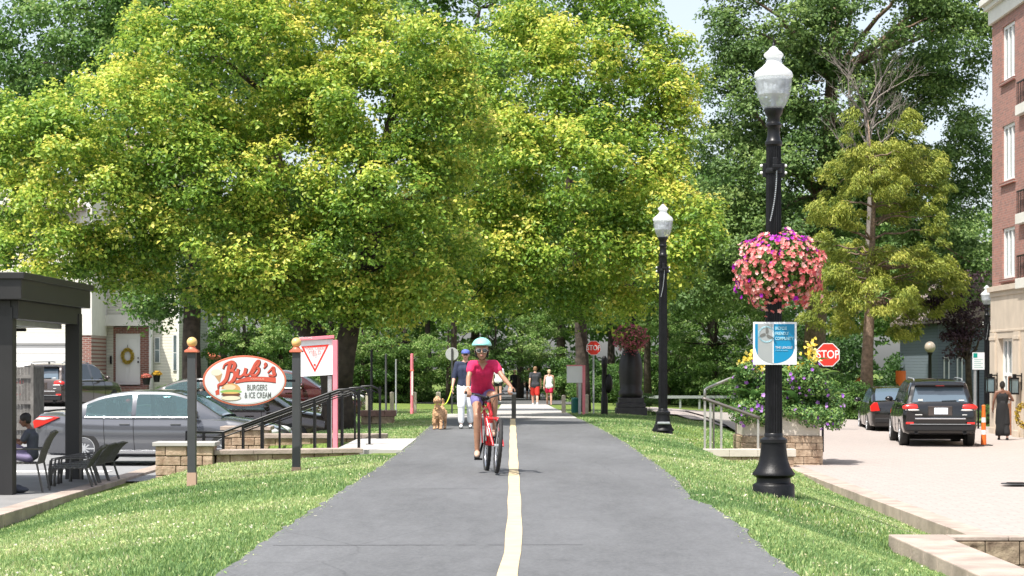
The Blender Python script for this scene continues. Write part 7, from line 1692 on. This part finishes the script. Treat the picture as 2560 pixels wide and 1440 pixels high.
# bicycle
bk = empty('bicycle', base + V3(.035, 0, 0), 0, 'red mountain bicycle with flat black handlebar ridden along the path', 'bicycle')
O2 = base + V3(.035, 0, 0)
def K2(px, py, dy=0.0): return P(px, py, dC + dy) - O2
fa, ra = K2(1245.5, 1114.5, -.50), K2(1219, 1114, .54); WR = .335
def bwheel(nm, c, ax, tread=.024):
    ax = ax.normalized(); w0 = bpy.data.objects.new(nm, None); C.objects.link(w0); w0.parent = bk; w0.location = c; w0.empty_display_size = .1
    u = Vector((0, 0, 1)); u = (u - ax * u.dot(ax)).normalized(); v = ax.cross(u)
    ring = lambda r_, k: (u * math.cos(k) + v * math.sin(k)) * r_
    vs = []; fs = []; n1, n2 = 56, 10
    for i in range(n1):
        a = 2 * PI * i / n1; cd = ring(1, a)
        for j in range(n2): b_ = 2 * PI * j / n2; kn_ = .003 * ((i + j) % 2) * (math.cos(b_) > .2); vs.append(cd * (WR - tread + (tread + kn_) * math.cos(b_)) + ax * (tread + kn_) * math.sin(b_))
    for i in range(n1):
        for j in range(n2): fs.append((i * n2 + j, ((i + 1) % n1) * n2 + j, ((i + 1) % n1) * n2 + (j + 1) % n2, i * n2 + (j + 1) % n2))
    m = MB(); m.add(vs, fs); m.build('tyre', M['rubber'], w0, smooth=True)
    m = MB(); m.tube([ring(WR - .055, 2 * PI * k / 40) for k in range(41)], .010, 6); m.build('rim', M['chrome'], w0, smooth=True)
    m = MB()
    for k in range(28): a = 2 * PI * k / 28; s_ = 1 if k % 2 else -1; m.tube([ring(.02, a + .5 * s_) + ax * .028 * s_, ring(WR - .055, a)], .0013, 4)
    m.build('spokes', M['steel'], w0); m = MB(); m.tube([-ax * .05, ax * .05], .02, 12); m.build('hub', M['steel'], w0)
fdir = V3(.20, -1, 0); bwheel('wheel', fa, V3(1, .09, -.07)); bwheel('wheel', ra, V3(1, .10, -.05))
hdt, hdb = K2(1222, 1012, -.16), K2(1228, 1040, -.22); bb = K2(1221, 1108, .02); seat = K2(1207, 1002, .22); sx = V3(1, .15, -.05).normalized()
m = MB(); m.tube([hdt + V3(0, 0, .02), hdb], .024, 12); m.tube([hdb + V3(0, .02, .02), bb], .026, 12); m.tube([hdt - V3(0, 0, .02), seat.lerp(bb, .2)], .020, 12); m.tube([seat.lerp(bb, .12), bb], .019, 12)
for s_ in (-1, 1): m.tube([bb + sx * .04 * s_, ra + sx * .065 * s_], .011, 8); m.tube([seat.lerp(bb, .22), seat.lerp(bb, .22) + sx * .04 * s_ + V3(0, .08, -.06), ra + sx * .065 * s_], .009, 8)
m.tube([bb - sx * .04, bb + sx * .04], .03, 12); m.build('frame', M['bike_red'], bk, smooth='auto')
m = MB()
cr = hdb - V3(0, 0, .03) + V3(.012, -.04, 0); ts_ = V3(1, .09, -.07).normalized()
m.tube([cr - ts_ * .075, cr + ts_ * .075], .022, 10)
for s_ in (-1, 1): m.tube([cr + ts_ * .068 * s_, (cr + fa) / 2 + ts_ * .066 * s_, fa + ts_ * .060 * s_], [.019, .018, .013], 10)
m.build('fork', M['bike_red'], bk, smooth='auto')
m = MB(); hb = hdt + V3(.0, -.07, .085); m.tube([hdt, hdt + V3(0, -.01, .06), hb], .018, 10); m.build('stem', M['steel'], bk, smooth=True)
L0, R0 = K2(1163, 981, -.47), K2(1284, 975, -.47); m = MB(); m.tube([L0, L0.lerp(hb, .45) , L0.lerp(hb, .8) - V3(0, .01, .0), hb, R0.lerp(hb, .8), R0.lerp(hb, .45), R0], .0125, 10); m.build('handlebar', M['darkgrey'], bk, smooth=True)
for s_, e, nm in ((1, L0, 'grip'), (-1, R0, 'grip')):
    dd = (hb - e).normalized(); m = MB(); m.tube([e - dd * .01, e + dd * .12], .018, 10); m.build('grip', M['rubber'], bk); m = MB(); m.tube([e + dd * .15, e + dd * .12 + V3(0, -.05, -.01), e + dd * .02 + V3(0, -.06, -.02)], .006, 6); m.build('brake_lever', M['steel'], bk)
m = MB(); m.tube([hb + V3(-.08, 0, 0), hb + V3(-.06, -.07, -.03), hdb + V3(-.02, -.05, .05), hdb], .004, 5); m.tube([hb + V3(.08, 0, 0), hb + V3(.05, -.07, -.05), hdb + V3(.02, -.06, -.0), fa + ts_ * .05], .004, 5); m.build('cable', M['black'], bk)
m = MB(); m.ell(hb + V3(-.02, -.02, .0), (.028, .03, .028), 12, 8); m.build('bell', M['black'], bk)
m = MB(); m.ell(seat + V3(0, .0, .02), (.07, .13, .03), 14, 8); m.tube([seat, seat.lerp(bb, .15)], .013, 8); m.build('saddle', M['black'], bk, smooth=True)
m = MB(); m.lathe([(.02, -.004), (.085, -.004), (.09, 0), (.085, .004), (.02, .004)], 28, axis='x', c=tuple(bb - sx * .05)); m.build('chainring', M['black'], bk)
pl, pr = K2(1196, 1146, -.06), K2(1233, 1092, -.14)
m = MB(); m.bar(bb - sx * .07, bb.lerp(pl, .98), .016, .026); m.bar(bb + sx * .07, V3(bb.x + .06, pr.y, pr.z - .02), .016, .026); m.build('crank', M['black'], bk)
for p in (pl, V3(pr.x, pr.y, pr.z)): m = MB(); m.box(p + V3(0, 0, -.008), (.10, .085, .02)); m.build('pedal', M['black'], bk, bevel=.004)
m = MB(); m.box(hdb.lerp(bb, .55) + V3(0, -.04, .03), (.07, .07, .18)); m.build('bottle', M['white'], bk, bevel=.02)

# woman with the dog
d = 41.4; J = standing(1.64, .10, .06); J['kn'][0].y, J['kn'][1].y = -.12, .02; J['an'] = [V3(-.09, -.12, .10), V3(.10, .10, .10)]; J['w'] = 1.08
J['el'][0] = V3(-.235, -.02, 1.08); J['wr'][0] = V3(-.27, -.16, .86); J['hd'] = [V3(-.1, -.3, -1), V3(0, 0, -1)]
wd_, Mw = person((GX(1164, d), d, .012), 0, 'woman in a navy top, white trousers and blue cap walking the dog', J, dict(top=M['navy'], sleeve=1.15, bottom=M['white_cloth'], leg=1.82, flare=1.05, bname='trousers', shoe=M['white'], sole=M['deep'], hair=(M['hair_brown'], 'short')), M['skin_light'], vox=.010)
hc2 = J['head']; face_parts(wd_, hc2, Mw, J['s'])
m = MB(); m.ell(hc2 + V3(0, .012, .055), (.092, .102, .068), 18, 10); m.ell(hc2 + V3(0, -.105, .040), (.068, .062, .010), 14, 6); m.build('cap', M['blue_cap'], wd_, smooth=True)
m = MB(); m.ell(hc2 + V3(0, -.088, .004), (.060, .012, .014), 12, 6); m.build('sunglasses', M['deep'], wd_, smooth=True)
# golden curly dog, coming towards the camera with its head up
d = 40.9; dg_ = empty('dog', (GX(1098, d), d, .012), R(-8), 'golden curly-haired dog on a lime leash at the left edge of the path', 'dog')
m = MB()
m.ell((0, .05, .43), (.135, .26, .15), 18, 12); m.ell((0, -.17, .42), (.135, .14, .17), 16, 10); m.ell((0, .28, .45), (.13, .13, .14), 16, 10)
m.caps((0, -.22, .52), .085, (.01, -.32, .70), .07); m.ell((.01, -.35, .76), (.075, .085, .075), 16, 10); m.ell((.012, -.44, .735), (.042, .065, .038), 12, 8); m.ell((.01, -.33, .83), (.055, .05, .035), 12, 8)
for s_ in (-1, 1):
    m.ell((.01 + s_ * .078, -.34, .735), (.022, .04, .07), 10, 8)
    m.caps((s_ * .085, -.20, .40), .062, (s_ * .09, -.20, .22), .042); m.caps((s_ * .09, -.20, .22), .042, (s_ * .088, -.21 - .04 * s_, .05), .036); m.ell((s_ * .088, -.24 - .04 * s_, .028), (.045, .062, .028), 10, 6)
    m.caps((s_ * .085, .28, .42), .085, (s_ * .105, .22, .28), .055); m.caps((s_ * .105, .22, .28), .055, (s_ * .10, .36, .17), .036); m.caps((s_ * .10, .36, .17), .036, (s_ * .10, .33 - .05 * s_, .05), .032); m.ell((s_ * .10, .30 - .05 * s_, .028), (.045, .062, .028), 10, 6)
m.caps((0, .38, .52), .035, (.03, .46, .66), .04); m.caps((.03, .46, .66), .04, (.02, .40, .76), .03)
rg = np.random.default_rng(9)
for k in range(260):
    q = sph(rg, 1)[0]; c, rr = [((0, .05, .43), (.135, .26, .15)), ((0, -.17, .42), (.135, .14, .17)), ((0, -.27, .6), (.07, .08, .12)), ((.01, -.35, .76), (.075, .075, .075)), ((.09, -.2, .2), (.045, .045, .15)), ((-.09, -.2, .2), (.045, .045, .15))][k % 6]
    p = Vector(c) + Vector(q * np.array(rr)) * 1.0; m.ell(p, (.022, .022, .022), 6, 4)
m.build('body', M['dog_fur'], dg_, remesh=.010, smooth=True, sm_it=1)
m = MB(); m.ell((.013, -.505, .745), (.016, .012, .012), 8, 6); m.build('nose', M['deep'], dg_)
for s_ in (-1, 1): m = MB(); m.ell((.01 + s_ * .032, -.425, .78), (.010, .008, .010), 8, 6); m.build('eye', M['deep'], dg_)
m = MB(); m.tube([(.01 + .078 * math.cos(a), -.29 + .07 * math.sin(a), .64 - .02 * math.sin(a)) for a in np.linspace(0, 2 * PI, 17)], .012, 6); m.build('collar', M['lime_leash'], dg_)
hp = Vector((GX(1164, 41.4) - .285, 41.4 - .19, .82)); dp = Vector((GX(1098, 40.9) + .07, 40.9 - .24, .52))
le_ = empty('leash', hp, 0, 'lime green leash between the capped woman and the dog', 'leash'); m = MB(); pts = [hp.lerp(dp, t) - Vector((0, 0, .10 * math.sin(PI * t))) - hp for t in np.linspace(0, 1, 12)]; m.tube([Vector((0, -.01, .08))] + pts, .011, 6); m.build('strap', M['lime_leash'], le_, smooth=True)

dg_.scale = (.80, .80, .80)
# walkers beyond the crossing
def walker(px, pyt, pyb, d, rz, H, label, cl, skin, st, seed=0, w_=1.0, vox=.013):
    x = GX(px, d); z = HC - (pyb - HY) * d / FPX; J = standing(H, *st); J['w'] = w_
    return person((x, d, z), rz, label, J, cl, skin, vox=vox, group='people walking beyond the crossing')
dk = M['deep']
walker(1338, 918, 1017, 89, R(180), 1.80, 'man in a charcoal shirt and red shorts walking away beyond the crossing', dict(top=M['charcoal_cloth'], sleeve=.5, bottom=M['red_cloth'], leg=.85, flare=1.15, shoe=M['white'], sole=dk, sock=M['white_cloth'], hair=(M['hair_brown'], 'short'), hem=.06), M['skin_light'], (.20, .08), w_=1.1)
walker(1373, 925, 1016, 89.6, R(180), 1.66, 'woman in a white top and crimson shorts walking away beside the man in red shorts', dict(top=M['white_cloth'], sleeve=0, bottom=M['crimson_cloth'], leg=.5, flare=1.2, shoe=dk, sole=M['white'], hair=(M['hair_blond'], 'tail'), hem=.05), M['skin_light'], (.14, .07))
walker(1322, 925, 1000, 108, R(180), 1.72, 'person in a maroon shirt ahead of the man in red shorts', dict(top=M['maroon_cloth'], sleeve=.6, bottom=M['black_cloth'], leg=.9, shoe=dk, hair=(M['hair_brown'], 'short')), M['skin_light'], (.12, .05))
walker(1246, 918, 1005, 84, R(180), 1.66, 'woman in a white shirt and black shorts half hidden behind the cyclist', dict(top=M['white_cloth'], sleeve=.6, bottom=M['black_cloth'], leg=.4, shoe=dk, hair=(M['hair_brown'], 'tail'), hem=.05), M['skin_light'], (.12, .05))
walker(1303, 935, 1000, 114, R(0), 1.70, 'distant person in a white shirt in the shade left of the walkers', dict(top=M['white_cloth'], sleeve=.5, bottom=M['black_cloth'], leg=1.8, bname='trousers', shoe=dk, hair=(M['hair_black'], 'short')), M['skin_light'], (.10, .05))
walker(1287, 938, 1000, 112, R(0), 1.68, 'distant person in dark clothes and a pink hat in the shade above the bollard', dict(top=M['black_cloth'], sleeve=1.2, bottom=M['black_cloth'], leg=1.8, bname='trousers', shoe=dk, hair=(M['pink'], 'short')), M['skin_light'], (.10, .05))
# woman in the long black jumpsuit by the brick building, arm bent
d = 56.5; J = standing(1.66, .06, .02); J['el'] = [V3(-.30, -.02, 1.13), V3(.24, .03, 1.12)]; J['wr'] = [V3(-.20, -.20, 1.16), V3(.26, -.02, .92)]; J['an'][0] = V3(-.12, .16, .10); J['kn'][0] = V3(-.10, .05, .48)
jw, Mj = person((GX(2506, d), d, -.80), R(172), 'woman in a long black jumpsuit standing with her back turned by the brick building', J, dict(top=M['black_cloth'], sleeve=0, bottom=M['black_cloth'], leg=1.72, flare=1.45, bname='trousers', shoe=dk, sole=dk, hair=(M['hair_black'], 'bun')), M['skin_dark'], vox=.012)
m = MB(); m.lathe([(.115, 1.12), (.125, 1.03), (.15, .95), (.165, .85), (.17, .6), (.185, .35), (.20, .14), (.18, .13)], 32, flute=1, fr=.10, fz=(.1, .9)); m.v = [(x, y * .72 + .02, z) for x, y, z in m.v]; m.build('jumpsuit', M['black_cloth'], jw, smooth=True)
m = MB(); m.box((-.20, -.24, 1.12), (.08, .02, .15)); m.build('phone', M['white'], jw, bevel=.005)
# child sitting sideways in the patio chair, knees up
cb = V3(-7.42, 30.4, -.60)
J = dict(s=.86, w=.88, head=V3(-.02, .03, 1.10), neck=V3(.07, 0, .955), chest=V3(.10, 0, .84), waist=V3(.10, 0, .66), pelvis=V3(.10, 0, .56), sh=[V3(.07, .14, .90), V3(.05, -.14, .90)], el=[V3(-.05, .16, .74), V3(-.04, -.17, .74)], wr=[V3(-.20, .09, .80), V3(-.20, -.10, .80)],
         hip=[V3(.06, .08, .53), V3(.06, -.08, .53)], kn=[V3(-.30, .09, .74), V3(-.24, -.10, .56)], an=[V3(-.50, .09, .42), V3(-.30, -.10, .12)], face=V3(-1, -.25, -.25), fd=[V3(-1, 0, -.1), V3(-1, 0, 0)], hd=[V3(-1, 0, .2), V3(-1, 0, .1)], pn=[V3(0, 0, -1), V3(0, 0, -1)], curl=.7)
J['head'] = V3(-.01, -.02, 1.085)
ch_, Mc = person(cb, 0, 'child in a slate shirt and lilac shorts sitting sideways in a patio chair', J, dict(top=M['grey_cloth'], sleeve=.6, bottom=mat('lilac_grey_cloth', (.26, .22, .36), .85, var=.2), leg=.62, flare=1.1, shoe=M['grey_cloth'], sole=M['white'], hair=(M['hair_black'], 'curly')), M['skin_dark'], vox=.009)
print('objects', len(bpy.data.objects))
